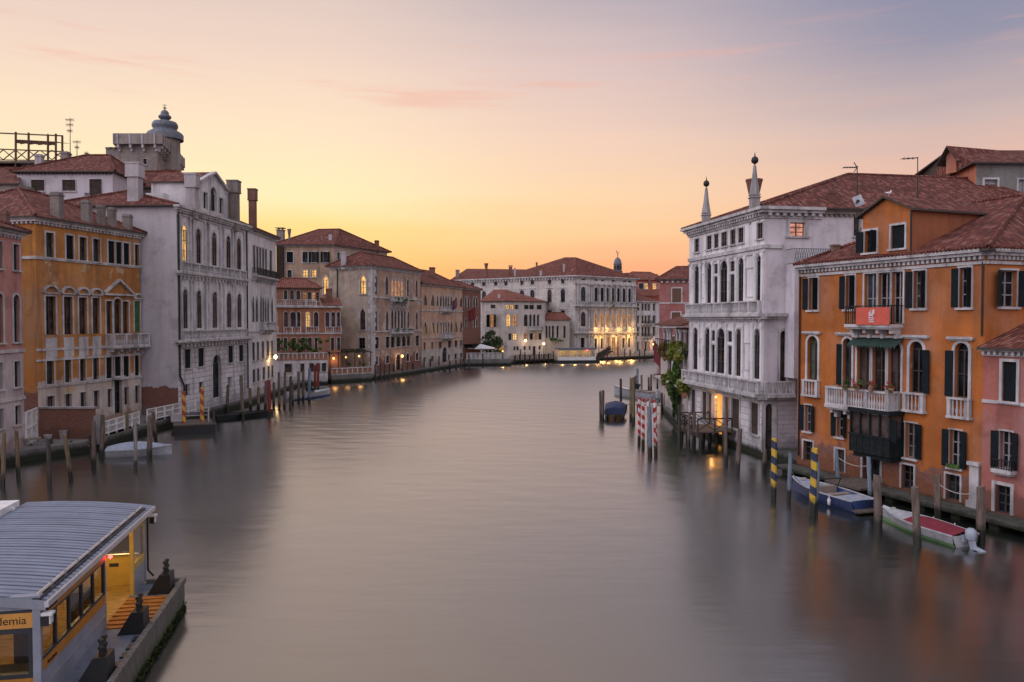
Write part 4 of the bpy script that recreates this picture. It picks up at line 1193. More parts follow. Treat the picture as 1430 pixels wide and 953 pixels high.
# ---- tall beige house behind
pa, pb = XY(387, 141), XY(467, 141)
B = thing('house', 'tall beige house with lit windows rising behind the terracotta house', 'house', (*pa, 0))
pc = XY(541, 156); pts = [pa, pb, pc, (pa[0] + 3, 160)]
fr = Fac(pa, pb); fs = Fac(pb, pc); zt = fr.z(430, 342)
rows = row(fr, (428, 352, 367), [(401, 410), (423, 430.4), (435.5, 442), (452, 458)], pane='glass_blue', sw=.14, mode='closed', modes={1: None, 2: 'open', 3: 'open'}, shm='shutter')
rows += row(fr, (428, 377.4, 387.6), [(402, 408), (423, 430), (435, 442)], lit=(1, 2), sw=.12, pane='glass')
rows += row(fr, (455, 385, 411), [(452, 459)], 'gothic', lit=(0,), sw=.2, pane='glass')
body(B, pts, 0, zt, {0: rows, 1: row(fs, (473, 353, 363), [(471.5, 475)], sw=.08)}, {0: 'beige', 1: 'beige_side', 2: 'beige', 3: 'beige'})
cornice(B, fr, zt, [(-.25, 0, .3)], (.5, .18, -.4, -.25, .3)); cornice(B, fs, zt, [(-.25, 0, .3)])
q = MB(); q.box(fr, .1, fr.u(397.5), 0, zt - .3, .003, .5)
for i in range(7): u = .15 + (fr.u(397.5) - .3) * i / 6; q.box(fr, u, u + .12, 6, zt - .3, .5, .58)
q.build('downpipe_bay', M_['shutter_brown'], B)
r_, _ = roof_hip(B, pts, zt, PY(440, 321, 150).z, 4.5, 5, .6, axis=0)
fd = Fac(XY(434, 143), XY(512, 149)); 
chim_px(r_, 401, 407, 320, 334, 143, 'bell', 'chim'); chim_px(r_, 386, 398, 318.5, 333, 145, 'pots', 'chim'); chim_px(r_, 523, 529.5, 336, 349, 153, 'box', 'chim_brick'); chim_px(r_, 459, 464, 328, 340, 143, 'box', 'chim_white')

# ---- gothic palazzo with tracery
a5, b5 = (-23.2, 131.7), (-17.3, 149.0)
B = thing('palazzo', 'weathered gothic palazzo with patchy plaster side wall and white tracery windows', 'palazzo', (*a5, 0))
fr = Fac(a5, b5); pts = rect(a5, b5, 8.4); fs = Fac(pts[3], pts[0]); zt = fr.z(521, 372)
g = dict(far=True, sill=False, sw=.2, bars=False, dep=.1)
rows = row(fr, (530, 384.5, 411), [(523, 527), (538, 542.3), (568, 571), (580, 583.4)], 'gothic', pane='curtain', **g)
rows += row(fr, (555, 390, 414), [(546.5, 550.3), (551.3, 554.8), (555.8, 559.2), (560.2, 563.4)], 'gothic', pane='lit_dim', far=True, sill=False, sw=.14, bars=False, dep=.1)
rows += row(fr, (530, 433.5, 462), [(523, 527), (538.5, 542.5), (568.5, 571.5), (580, 583.4)], 'gothic', pane='curtain', **g)
rows += row(fr, (555, 432, 459), [(545.8, 549.3), (550.5, 553.7), (555, 558.2), (559.4, 562.4), (563.6, 566.4)], 'gothic', pane='curtain', far=True, sill=False, sw=.16, bars=False, dep=.1)
rows += row(fr, (530, 471, 487), [(523, 529), (538.5, 544), (545.6, 551), (580, 585.3)], 'rect', pane='glass', sw=.14) + row(fr, (560, 469, 484), [(553, 559.5), (561, 566.6), (567.8, 573)], 'arch', pane='glass', sw=.12, far=True)
rows += row(fr, (530, 497, 509), [(523, 527.5), (538.5, 543), (567, 571), (580, 584)], 'arch', pane='glass', sw=.16, far=True) + row(fr, (555, 495, 517), [(552.5, 559)], 'arch', pane='glass', sw=.3, sill=False)
rs = row(fs, (507, 384, 411), [(503, 511.2)], 'gothic', lit=(0,), sw=.2) + row(fs, (507, 431, 461), [(503, 510.4)], 'gothic', pane='mauve', sw=.2) + row(fs, (505, 472, 487), [(501, 510)], 'rect', pane='glass', sw=.18)
body(B, pts, -1.2, zt, {0: rows, 3: rs}, {0: 'gothic_front', 1: 'patchy', 2: 'patchy', 3: 'patchy'})
for f_ in (fr, fs): cornice(B, f_, zt, [(-.3, -.1, .16), (-.1, .14, .4)], (.55, .2, -.48, -.3, .2), ext=0 if f_ is fs else None)
for y_ in (415.5, 463.5): cornice(B, fr, fr.z(522, y_), [(-.12, .12, .16)], name='string_course')
q = MB()
for i in range(24):   # toothed white quoins on the corner
    zz = .8 + i * (zt - 1.3) / 24; l = .95 if i % 2 else .55; q.box(fr, -.03, l, zz, zz + (zt - 1.3) / 24 - .02, -.2, .05)
    q.box(fs, fs.L - (1.5 - l) , fs.L - .001, zz, zz + (zt - 1.3) / 24 - .02, -.2, .05)
q.build('quoin', M_['stone'], B)
q = MB(); u0, u1 = fr.u(545), fr.u(567.5); zz = fr.z(556, 431)
n_ = 10
for i in range(n_):
    u = u0 + (u1 - u0) * (i + .5) / n_; p = fr.pt(u, zz + .15 + (.35 if i % 2 else 0), .1)
    for k_ in range(8):
        t0, t1 = k_ * math.pi / 4, (k_ + 1) * math.pi / 4
        q.bar(p + fr.d * .33 * math.cos(t0) + Z3 * .33 * math.sin(t0), p + fr.d * .33 * math.cos(t1) + Z3 * .33 * math.sin(t1), .13, .1)
q.build('tracery', M_['stone'], B)
balcony(B, fr, fr.u(543.5), fr.u(566), fr.z(555, 420), fr.z(555, 414.5), .8); balcony(B, fr, fr.u(543), fr.u(573), fr.z(555, 464.5), fr.z(555, 459), .8)
q = MB(); rng = random.Random(9)
for x, y, n in ((550, 419, 170), (557, 420, 170), (563, 420, 120), (548, 461, 60), (558, 461, 80), (566, 461, 60)):
    foliage(q, fr.pt(fr.u(x), fr.z(x, y), .8), (1.0, .4, .55 if y < 440 else .28), n, .14, rng)
pl = q.build('balcony_plants', M_['leaf_mid'], loc=fr.pt(fr.u(556), fr.z(556, 420), .8)); tag(pl, 'green plants spilling over the gothic palazzo\'s balconies', 'plants')
r_, _ = roof_hip(B, pts, zt + .14, zt + 2.7, 3.5, 3.5, .5)
chim_px(r_, 476, 484, 352, 372, 133.5, 'box', 'chim_white'); pipe(B, [fs.pt(fs.u(472), zt - .3, .1), fs.pt(fs.u(470.5), 3, .1)], .09)
c = fr.pt(fr.u(554.5), fr.z(554.5, 497.5), 1.0); t = thing('wall_lamp', 'orange lamp over the gothic palazzo\'s water door', 'lamp', fr.pt(fr.u(554.5), c.z, 0))
q = MB(); q.bar(fr.pt(fr.u(554.5), c.z + .3, 0), fr.pt(fr.u(554.5), c.z + .3, 1.05), .05); q.build('bracket', M_['iron'], t)
q = MB(); q.lathe(c, [(0, -.25), (.22, -.1), (.24, .1), (.08, .25), (0, .28)], 8); q.build('lantern', M_['lampglass_orange'], t, True); lamp(t, c - Z3 * .25, 60, (1, .5, .15), .3)

# ---- salmon palazzo
a6, b6 = (-17.3, 150.5), (-10.7, 170.5)
B = thing('palazzo', 'salmon plastered palazzo with rows of pointed windows and a striped flag', 'palazzo', (*a6, 0))
fr = Fac(a6, b6); pts = rect(a6, b6, 13); zt = fr.z(588, 396.5)
g = dict(far=True, sill=False, sw=.14, bars=False, pane='curtain', dep=.1)
X1 = [(591, 596.5), (601.4, 607), (609.6, 612.2), (614, 617), (617.8, 620.6), (621.4, 624), (624.8, 627.3), (629, 631.2), (634, 639), (641.8, 646.3)]
rows = row(fr, (600, 411, 427), X1, 'gothic', **g) + row(fr, (600, 449, 466), X1, 'gothic', **g)
rows += row(fr, (600, 478, 488), [(591.5, 594.5), (602, 605), (612.4, 617), (625.6, 630.2), (634.6, 639), (642.2, 645.4)], far=True, sw=.1, pane='glass')
rows += row(fr, (600, 498, 506), [(591.5, 594.5), (602, 605), (625.4, 628.4), (634.6, 638), (642.4, 645.6)], far=True, sw=.1, pane='glass') + row(fr, (620, 485, 506), [(617.4, 624)], 'arch', sw=.2, pane='glass', sill=False)
body(B, pts, -1.2, zt, {0: rows}, 'palebeige'); cornice(B, fr, zt, [(-.25, .1, .3)])
cornice(B, fr, fr.z(600, 434), [(-.1, .1, .12)], name='string_course'); cornice(B, fr, fr.z(600, 472), [(-.1, .1, .12)], name='string_course')
balcony(B, fr, fr.u(613.5), fr.u(628.5), fr.z(620, 434), fr.z(620, 428), .8); balcony(B, fr, fr.u(614), fr.u(629), fr.z(620, 471.5), fr.z(620, 465), .8)
r_, _ = roof_hip(B, pts, zt + .1, zt + 3.6, 1.5, 3, .5); chim_px(r_, 599, 608, 373.5, 381, 162, 'box', 'chim_brick'); 
f = thing('flag', 'small dark red and blue flag drooping from the salmon palazzo\'s balcony', 'flag', fr.pt(fr.u(623), fr.z(623, 428), .8))
q = MB(); p0 = fr.pt(fr.u(623), fr.z(623, 426), .8); p1 = p0 + fr.n * 1.6 + Z3 * 1.5; q.tube(p0, p1, .04, .03, 6); q.build('pole', M_['iron'], f)
MAT['flag_red'] = plain('faded_red_cloth', (.28, .06, .06), .8); MAT['flag_blue'] = plain('dark_blue_cloth', (.06, .07, .14), .8); MAT['flag_maroon'] = plain('maroon_cloth', (.20, .035, .045), .8)
def cloth(parent, p0, p1, drop, mats, name='cloth', nx=8):
    q = MB(); p0, p1 = Vector(p0), Vector(p1); side = (p1 - p0).cross(Z3).normalized()
    for i in range(nx):
        for j in range(6):
            def pp(a, b):
                s = a / nx; return p0 + (p1 - p0) * s - Z3 * drop * b / 6 * (1 - .15 * s) + side * .10 * math.sin(a * 1.9 + b * .5) * (b + 1) / 6
            q.face([pp(i, j), pp(i + 1, j), pp(i + 1, j + 1), pp(i, j + 1)], (i * len(mats)) // nx)
    return q.build(name, [M_[m] for m in mats], parent)
cloth(f, p1, p1 * .35 + p0 * .65, 2.1, ['flag_red', 'flag_blue'])

# ---- narrow brick house
a6b, b6b = (-10.6, 171), (-7.1, 178.5)
B = thing('house', 'narrow house of mottled bare brick with paired white windows and a hanging maroon flag', 'house', (*a6b, 0))
fr = Fac(a6b, b6b); pts = rect(a6b, b6b, 10); zt = fr.z(650, 403.5)
rows = row(fr, (660, 414, 430), [(649, 651.6), (652.6, 655), (660.5, 663.2), (664.2, 667)], 'gothic', **g) + row(fr, (660, 443, 458), [(649, 651.6), (660.5, 663.2), (664.2, 667)], 'gothic', **g)
body(B, pts, -1, zt, {0: rows}, 'brickwall'); cornice(B, fr, zt, [(-.2, .1, .25)]); roof_hip(B, pts, zt + .1, zt + 2, 2, 2, .4)
f = thing('flag', 'maroon flag hanging on the narrow brick house', 'flag', fr.pt(fr.u(652), fr.z(652, 432), .1))
p0 = fr.pt(fr.u(651), fr.z(651, 437), .1); p1 = p0 + fr.n * 2.2 + Z3 * 1.2; q = MB(); q.tube(p0, p1, .05, .03, 6); q.build('pole', M_['iron'], f); cloth(f, p1, p1 * .2 + p0 * .8, 2.6, ['flag_maroon'])
q = MB(); q.box(fr, .2, fr.L - .2, 4.4, 4.7, 0, 2.2); q.box(fr, .2, fr.L - .2, 4.0, 4.4, 1.9, 2.2); q.build('awning', M_['shutter'], B)
# ================================================================== FAR END
# ---- white house with a hip roof and lit windows
k7 = XY(705, 186); l7 = XY(672.5, 190); r7 = (8.0, 192.6)
B = thing('house', 'cream white house with a low red hip roof and several lamplit windows', 'house', (*k7, 0))
back = Vector((.5, 10)); pts = [k7, r7, (r7[0] + 1, r7[1] + 9), (l7[0] + 1, l7[1] + 9), l7]
fr = Fac(k7, r7); fl = Fac(l7, k7); zt = fr.z(720, 421)
g = dict(far=True, sw=.12, sill=False)
rows = row(fr, (720, 426, 432), [(706.5, 711.5), (712.5, 718), (719, 723.5), (732, 738), (739, 745.5), (749.5, 756.5)], lit=(0, 1), pane='glass', **g)
rows += row(fr, (720, 439, 456), [(707, 713.5), (716, 722.5), (731.5, 737), (739, 742.4), (744.4, 747.8), (749.8, 753)], 'arch', lit=(0,), dim=(1,), pane='curtain', **g)
rows += row(fr, (720, 466, 475), [(710, 714), (716.5, 722.5), (731, 737), (739.5, 744.5), (746, 750.5), (752, 756.5)], lit=(1,), dim=(2, 4), pane='glass', **g)
rows += row(fr, (720, 484, 489.5), [(717, 720), (721, 724.4), (731, 734), (738.5, 741), (752, 755)], pane='glass', **g) + row(fr, (745, 484, 497), [(744, 748)], pane='glass', **g)
rl = row(fl, (688, 426, 431), [(685, 692)], pane='glass', **g) + row(fl, (688, 439.5, 457), [(684, 692.5)], dim=(0,), mode='out', **g)
body(B, pts, 0, zt, {0: rows, 4: rl}, 'creamwhite')
cornice(B, fr, zt, [(-.2, .08, .25)]); cornice(B, fl, zt, [(-.2, .08, .25)], ext=0)
balcony(B, fr, fr.u(737), fr.u(757), fr.z(745, 460), fr.z(745, 456), .8)
c = [Vector((x, y, zt + .08)) for x, y in offset(pts, .45)]
pk = PY(706, 404.5, 193); pk2 = PY(690, 404.5, 196)
roof_faces(B, [[c[0], c[1], pk], [c[1], c[2], pk], [c[2], c[3], pk2, pk], [c[3], c[4], pk2], [c[4], c[0], pk, pk2]], 'roof_red')
chim_px(B, 695, 699, 411, 421, 188.5, 'box', 'chim_white')
for x, y, o, lab, pw in ((734, 476, .8, 'bright lamp on the lit ground storey of the cream white house', 90), (759.5, 480.5, 1.5, 'strong quay lamp between the cream house and the low arched hall', 110)):
    u = fr.u(x, o); z = fr.z(x, y, o); base = fr.pt(u, .85, o)
    t = thing('street_lamp' if x > 750 else 'wall_lamp', lab, 'lamp', base)
    q = MB()
    if x > 750: q.tube(base, fr.pt(u, z - .2, o), .08, .05, 8); q.build('post', M_['iron'], t)
    else: q.bar(fr.pt(u, z + .3, 0), fr.pt(u, z + .3, o), .05); q.build('bracket', M_['iron'], t)
    q = MB(); q.lathe(fr.pt(u, z, o), [(0, -.3), (.26, -.12), (.28, .12), (.1, .32), (0, .36)], 8); q.build('lantern', M_['lampglass'], t, True)
    lamp(t, fr.pt(u, z - .1, o + .3), pw, (1, .66, .3), .35)

# ---- low hall with arched windows
pa, pb = (8.0, 193.2), (14.2, 193.9); B = thing('house', 'low red roofed hall with tall arched windows before the long side wall', 'house', (*pa, 0))
fr = Fac(pa, pb); pts = rect(pa, pb, 5); zt = fr.z(770, 447)
rows = row(fr, (770, 455, 472), [(758, 760.8), (761.8, 764.8), (766, 769), (770.6, 773.6), (777, 780), (786.6, 790)], 'arch', far=True, sw=.16, pane='curtain', sill=False)
body(B, pts, 0, zt, {0: rows}, 'beige_side'); cornice(B, fr, zt, [(-.15, .06, .2)]); roof_hip(B, pts, zt + .06, zt + 1.8, 1.6, 1.6, .3, 'roof_red')
q = MB(); rng = random.Random(13); foliage(q, fr.pt(3.4, fr.z(770, 474.5), .7), (2.6, .5, .6), 260, .2, rng)
pl = q.build('hedge', M_['leaf_mid'], loc=fr.pt(3.4, fr.z(770, 475), .7)); tag(pl, 'strip of greenery under the arched windows of the low hall', 'hedge')

# ---- the great white palazzo
k9 = (15.7, 196.0); df = Vector((.76, .65)).normalized(); e9 = (k9[0] + df.x * 22.9, k9[1] + df.y * 22.9)
ds = Vector((-.80, .60)); s9 = (k9[0] + ds.x * 40, k9[1] + ds.y * 40)
B = thing('palazzo', 'great white columned palazzo with a gold floodlit water front and a long side wall', 'palazzo', (*k9, 0))
fr = Fac(k9, e9); fs = Fac(s9, k9); pts = [k9, e9, (e9[0] + ds.x * 40, e9[1] + ds.y * 40), s9]
zt = fr.z(803, 385.5)
g = dict(far=True, sw=.14, sill=False, pane='glass')
A7 = [(830, 834.8), (838.2, 843.2), (845.8, 850.5), (853.3, 858), (860.8, 865.6), (868.8, 873.5), (876.3, 881)]
rows = row(fr, (814, 401, 421), [(811.2, 817.8)], 'arch', **g) + row(fr, (845, 402, 421.5), A7, 'arch', **g)
rows += row(fr, (814, 436, 456), [(811, 818)], 'arch', **g) + row(fr, (845, 438, 456.5), A7, 'arch', pane='lit_dim', far=True, sw=.14, sill=False)
rows += row(fr, (845, 390, 393), [(812, 817), (831, 835), (839.5, 843.5), (854.5, 858.5), (870, 874), (877, 881)], **g)
rows += row(fr, (814, 472, 487), [(810, 816.5)], **g) + row(fr, (845, 473, 487), [(829, 833.5), (838, 842.5), (868.5, 872.5), (876, 880.5)], **g) + row(fr, (855, 471, 495), [(848, 853), (854.4, 859.4), (860.8, 865.6)], pane='lit_dim', far=True, sw=.14, sill=False)
XS = [660, 676, 692.6, 706.6, 729, 743.5, 767.5, 786]
rs = row(fs, (744, 391, 397.5), [(x - 2.4, x + 2.4) for x in XS], key=True, far=True, sw=.2, pane='glass')
rs += row(fs, (744, 405, 423), [(x - 3.1, x + 3.1) for x in XS], 'arch', far=True, sw=.2, pane='glass', hood='flat', hgap=.05) + row(fs, (744, 434, 446), [(x - 3.1, x + 3.1) for x in XS], hood='flat', hgap=.1, far=True, sw=.2, pane='glass')
rs += row(fs, (744, 455, 468), [(x - 2.8, x + 2.8) for x in XS], far=True, sw=.2, pane='glass')
body(B, pts, -1, zt, {0: rows, 3: rs}, {0: 'carez', 1: 'carez_side', 2: 'carez_side', 3: 'carez_side'})
cornice(B, fr, zt, [(-.5, -.3, .25), (-.3, -.1, .5), (-.1, .16, .75)], (.9, .35, -.6, -.3, .45))
cornice(B, fs, zt, [(-.3, -.1, .4), (-.1, .16, .75)], (.9, .4, -.75, -.3, .5), ext=0)
zA, zB = fr.z(845, 428), fr.z(845, 464.5)
for zz in (zA, zB):
    cornice(B, fr, zz, [(-.4, -.15, .4), (-.15, .15, .8)], (1.0, .4, -.7, -.4, .5), name='string_course')
    q = MB(); balustrade_mesh(q, fr, .4, fr.L - .4, zz + .15, zz + 1.15, .55, posts=8, per=.4); q.build('balustrade', M_['stone'], B)
cu = [fr.u(x) for x in (806, 808.5, 821.5, 825, 828, 836.5, 844.5, 852, 859.5, 867.2, 875, 883, 885.5)]
for z0_, z1_ in ((zA + .15, zt - 1.9), (zB + .15, zA - .7), (.9, zB - .7)):
    for u in cu:
        if .3 < u < fr.L - .2: pilaster(B, fr, u, z0_, z1_, .6, .34, 'stone', True)
cornice(B, fr, zt - 1.7, [(-.2, .1, .3)], name='string_course')
cc = [Vector((x, y, zt + .16)) for x, y in offset(pts, .7)]
pk = PY(804, 359.5, 207); pkl = PY(789, 359.5, 212); lw0 = PY(735, 376.5, 226); lw1 = PY(652, 375.5, 238); bk = PY(840, 374, 236)
roof_faces(B, [[cc[0], cc[1], pk], [cc[1], bk, pk], [cc[0], pk, pkl], [cc[0], pkl, lw0], [cc[3], cc[0], lw0], [cc[3], lw0, lw1], [cc[3], lw1, cc[2]], [cc[2], lw1, lw0], [cc[2], lw0, bk], [lw0, pkl, bk], [pkl, pk, bk], [cc[1], cc[2], bk]], 'roof', .05)
for x0, x1, yt, yb, Y, st, m in ((676, 682, 368, 380, 213, 'bell', 'chim_brick'), (710, 716, 371, 380, 212, 'pots', 'chim_brick'), (717.5, 720.5, 374.5, 384, 210, 'box', 'chim_white'), (748, 751, 366.5, 377, 206, 'box', 'chim_brick'), (786, 789, 369, 375, 203, 'box', 'chim_white'), (753.4, 757.2, 378.5, 384.5, 204, 'box', 'chim_white'), (798, 804, 376.5, 382.5, 200, 'box', 'chim_white'), (636, 642, 377, 386, 223, 'box', 'chim')):
    chim_px(B, x0, x1, yt, yb, Y, st, m, 1.5)
# floodlights on the front: along the first-floor ledge and by the water door
for i, u in enumerate([fr.u(x) for x in (831, 845, 862, 878)]):
    q = MB(); q.box(fr, u - .14, u + .14, zB + .16, zB + .34, 1.0, 1.25); fl_ = q.build('floodlight', M_['iron'], B); lamp(fl_, fr.pt(u, zB + .8, 1.3), 200, (1, .55, .16), .4)
for i, u in enumerate([fr.u(x) for x in (836, 857, 876)]):
    q = MB(); q.box(fr, u - .16, u + .16, zB - .95, zB - .7, 1.0, 1.3); fl_ = q.build('floodlight', M_['iron'], B); lamp(fl_, fr.pt(u, zB - 1.5, 1.5), 360, (1, .54, .16), .5)
q = MB(); rng = random.Random(21); foliage(q, fr.pt(fr.u(853), zA + .7, .95), (.8, .8, 1.0), 200, .22, rng)
pl = q.build('hanging_plant', M_['leaf_light'], loc=fr.pt(fr.u(853), zA, .9)); tag(pl, 'bushy plant on the upper balustrade of the great floodlit palazzo', 'plant')

# ---- bell cupola behind
c = PY(862.5, 385, 240); m_ = 240 / 1100; zy = lambda y: PY(862, y, 240).z - c.z
B = thing('bell_tower', 'small domed bell tower with a finial figure rising behind the great white palazzo', 'bell tower', c)
q = MB(); q.lathe(c, [(6.0 * m_, zy(420)), (6.0 * m_, zy(380.5)), (6.8 * m_, zy(380)), (6.8 * m_, zy(378.6)), (5.4 * m_, zy(378.5)), (5.4 * m_, zy(370)), (6.2 * m_, zy(369.6)), (6.2 * m_, zy(368.6)), (5.3 * m_, zy(368)), (5.0 * m_, zy(365)), (3.6 * m_, zy(362.2)), (1.4 * m_, zy(360)), (.5 * m_, zy(359.4)), (.4 * m_, zy(356.5)), (.9 * m_, zy(355.8)), (.3 * m_, zy(354.6)), (0, zy(350))], 14)
q.build('drum', M_['lead'], B, True)
q = MB()
for i in range(8):
    a = i * math.pi / 4; f_ = Fac((c.x + 5.45 * m_ * math.cos(a) - .35 * math.sin(a) * -1, c.y + 5.45 * m_ * math.sin(a) - .35 * math.cos(a)), (c.x + 5.45 * m_ * math.cos(a) + .35 * math.sin(a) * -1, c.y + 5.45 * m_ * math.sin(a) + .35 * math.cos(a)))
    q.box(f_, 0, f_.L, c.z + zy(377), c.z + zy(371.3), -.03, .03)
q.build('opening', M_['glass'], B)
q = MB(); z_ = c.z + zy(354); q.bar((c.x - .1, c.y, z_), (c.x - .5, c.y, z_ + .8), .16); q.bar((c.x + .1, c.y, z_ - .1), (c.x + .45, c.y, z_ + .35), .12); q.build('finial', M_['iron'], B)

# ---- white house with balconies past the great palazzo
pa = (e9[0] + .3, e9[1] + .3); pb = (pa[0] + df.x * 10.6, pa[1] + df.y * 10.6)
B = thing('palazzo', 'small white palazzo with long iron balconies on the bend of the canal', 'palazzo', (*pa, 0))
fr = Fac(pa, pb); pts = rect(pa, pb, 14); zt = fr.z(890, 421)
X = [(889.5, 892.5), (896, 899), (900.4, 903.4), (904.8, 907.8), (911.5, 915)]
g = dict(far=True, sw=.3, sill=False, pane='curtain')
rows = row(fr, (890, 424, 434), X, **g) + row(fr, (890, 441, 452), X, **g) + row(fr, (890, 457, 470), X, **g) + row(fr, (890, 478, 491), X, dim=(1, 3), **g)
body(B, pts, -1, zt, {0: rows}, 'gothic_white'); cornice(B, fr, zt, [(-.2, .1, .4)])
for y_ in (452.5, 471): balcony(B, fr, fr.u(895), fr.u(909), fr.z(890, y_), fr.z(890, y_ - 4.5), .9, kind='iron')
roof_hip(B, pts, zt + .1, zt + 2.2, 3, 3, .4, 'roof_red')
t = thing('wall_lamp', 'warm lamp beside the door of the small white palazzo on the bend', 'lamp', fr.pt(fr.u(910), 3.0, .4))
q = MB(); q.lathe(fr.pt(fr.u(910), fr.z(910, 481), .6), [(0, -.3), (.3, 0), (0, .3)], 8); q.build('lantern', M_['lampglass_orange'], t, True); lamp(t, fr.pt(fr.u(910), fr.z(910, 481), 1.3), 90, (1, .55, .2), .2)
# bright red house behind it
pa, pb = XY(884, 232), XY(930, 236); B = thing('house', 'bright red house with glowing attic windows behind the small white palazzo', 'house', (*pa, 0))
fr = Fac(pa, pb); pts = rect(pa, pb, 10); zt = fr.z(900, 391)
rows = row(fr, (900, 396, 404), [(892, 898), (900, 905), (911.5, 916.5), (920, 924)], lit=(1, 2), dim=(3,), far=True, sw=.2, pane='glass')
body(B, pts, 0, zt, {0: rows}, 'brightred')
r_, _ = roof_hip(B, pts, zt, zt + 2.6, 3, 3, .5, 'roof_red'); chim_px(r_, 905.6, 908.6, 386, 396, 233, 'box', 'chim_brick')
lowr = [Vector(p) for p in (PY(884, 413, 226), PY(925, 413, 229), PY(925, 404, 233.5), PY(884, 405, 231.5))]
roof_faces(B, [lowr], 'roof_red', name='lean_to_roof')
pa, pb = XY(868, 262), XY(893, 262); B = thing('house', 'far red roofed house peeking over the great palazzo beside the bell tower', 'house', (*pa, 0)); pts = rect(pa, pb, 12); zt = PY(880, 390, 262).z
body(B, pts, 0, zt, {}, 'salmonred'); roof_hip(B, pts, zt, PY(880, 381, 265).z, 2.5, 2.5, .5, 'roof_red')

# ---- trees on the skyline
def tree(name, label, base, h, r, n, leafm, size=.3, seed=1, cat='tree', squash=.8, cz=.7):
    rng = random.Random(seed); base = Vector(base)
    t = thing(name, label, cat, base)
    q = MB(); prev = base - Z3 * .3; rr = r * .10
    for i in range(5):
        nx = base + Vector((rng.uniform(-.12, .12) * r, rng.uniform(-.12, .12) * r, h * cz * (i + 1) / 5)); q.tube(prev, nx, rr, rr * .8, 7); prev = nx; rr *= .8
    tips = []
    for i in range(7):
        a = rng.uniform(0, 6.28); s = base + Z3 * h * rng.uniform(.3, .55) ; e = base + Vector((math.cos(a) * r * .7, math.sin(a) * r * .7, h * rng.uniform(.55, .9))); q.tube(s, e, r * .045, r * .015, 5)
    q.build('trunk', M_['bark'], t)
    q = MB(); foliage(q, base + Z3 * h * cz, (r, r, h * (1 - cz) * 1.05), n, size, rng); q.build('crown', M_[leafm], t)
    return t
tree('garden_tree', 'dark round leafy tree in the canal garden beside the cream white house', (*XY(686, 180), .85), 6.4, 2.6, 2200, 'leaf', .22, 4, cz=.62)
tree('garden_shrub', 'smaller paler shrub at the foot of the dark round garden tree', (*XY(699, 178), .85), 3.6, 1.3, 700, 'leaf_light', .16, 6, 'shrub', cz=.6)
tree('skyline_tree', 'broad dark tree on the skyline over the bright red house', (*XY(904, 258), 0), PY(904, 382.5, 258).z, 3.6, 900, 'leaf', .35, 8, cz=.92)
tree('skyline_tree', 'second dark treetop on the skyline beside the dusty red house', (*XY(917, 262), 0), PY(917, 383.5, 262).z, 3.0, 700, 'leaf', .35, 9, cz=.93)

# ---- dusty red house on the bend
pa, pb = XY(920.5, 178), (XY(985, 178)[0], 175.5); B = thing('palazzo', 'dusty red palazzo with brown shuttered windows and a striped dentil eave', 'palazzo', (*pa, 0))
fr = Fac(pa, pb); pts = rect(pa, pb, 12); zt = fr.z(945, 390)
rows = row(fr, (945, 403, 423), [(938.5, 951), (970, 982)], mode='closed', shm='sash_brown', sw=.3, far=True) + row(fr, (945, 436.5, 450), [(938, 950), (970, 982)], mode='closed', shm='sash_brown', sw=.25, far=True) + row(fr, (945, 470, 486), [(938, 950)], mode='closed', shm='sash_brown', sw=.25, far=True)
body(B, pts, 0, zt, {0: rows}, 'salmonred'); cornice(B, fr, zt, [(-.25, 0, .6)], (1.1, .45, -.85, -.4, .4)); cornice(B, fr, fr.z(945, 423.5), [(-.14, .14, .1)], name='string_course'); cornice(B, fr, fr.z(945, 457.5), [(-.14, .14, .1)], name='string_course')
roof_hip(B, pts, zt, zt + 3.2, 4.5, 3, .9)
f = thing('flag', 'dark red flag leaning out over the canal bend beside the potted plants', 'flag', PY(925, 508, 150))
q = MB(); p0 = PY(929, 496, 150); p1 = PY(912, 474, 150); q.tube(p0, p1, .07, .04, 6); q.build('pole', M_['iron'], f); cloth(f, p1 + (p0 - p1) * .05, p1 + (p0 - p1) * .8, 4.0, ['flag_maroon'])

# ---- canal garden terrace before the cream house
fr = Fac(P(648, 512).xy, P(716, 509).xy); fr = Fac((-10.2, 170.0), (-.2, 171.6))
B = thing('garden_terrace', 'white walled garden terrace on the canal in front of the dark round tree', 'terrace', fr.pt(0, 0, 0))
q = MB(); q.box(fr, 0, fr.L, -1, 1.5, -.5, 0); q.build('base', M_['quay'], B)
q = MB(); q.box(fr, .4, fr.L - 2.2, 2.75, 2.9, -.35, .04); q.box(fr, .4, fr.L - 2.2, 1.5, 1.65, -.35, .04)
for i in range(9): u = .5 + (fr.L - 2.8) * i / 8; q.box(fr, u - .16, u + .16, 1.65, 2.75, -.33, .0)
for i in range(8):
    for k_ in range(4): u = .5 + (fr.L - 2.8) * (i + (k_ + 1) / 5) / 8; q.box(fr, u - .06, u + .06, 1.65, 2.75, -.25, -.1)
q.build('balustrade', M_['stone'], B)
fr2 = Fac(fr.xy(.6, -1.2), fr.xy(7.2, -1.4))
t = thing('parasol', 'wide off white canvas parasol sheltering the canal garden terrace', 'parasol', fr2.pt(3.2, 1.5, -1.6))
q = MB(); q.tube(fr2.pt(3.2, 1.0, -1.6), fr2.pt(3.2, 4.6, -1.6), .07, .06, 6); q.build('pole', M_['darkwood'], t)
q = MB(); tp = fr2.pt(3.2, 4.75, -1.6); n_ = 12; rim = [fr2.pt(3.2 + 3.3 * math.cos(2 * math.pi * i / n_), 3.85, -1.6 + 2.1 * math.sin(2 * math.pi * i / n_)) for i in range(n_)]
for i in range(n_): q.face([rim[i], rim[(i + 1) % n_], tp]); q.face([rim[i] - Z3 * .22, rim[(i + 1) % n_] - Z3 * .22, rim[(i + 1) % n_], rim[i]])
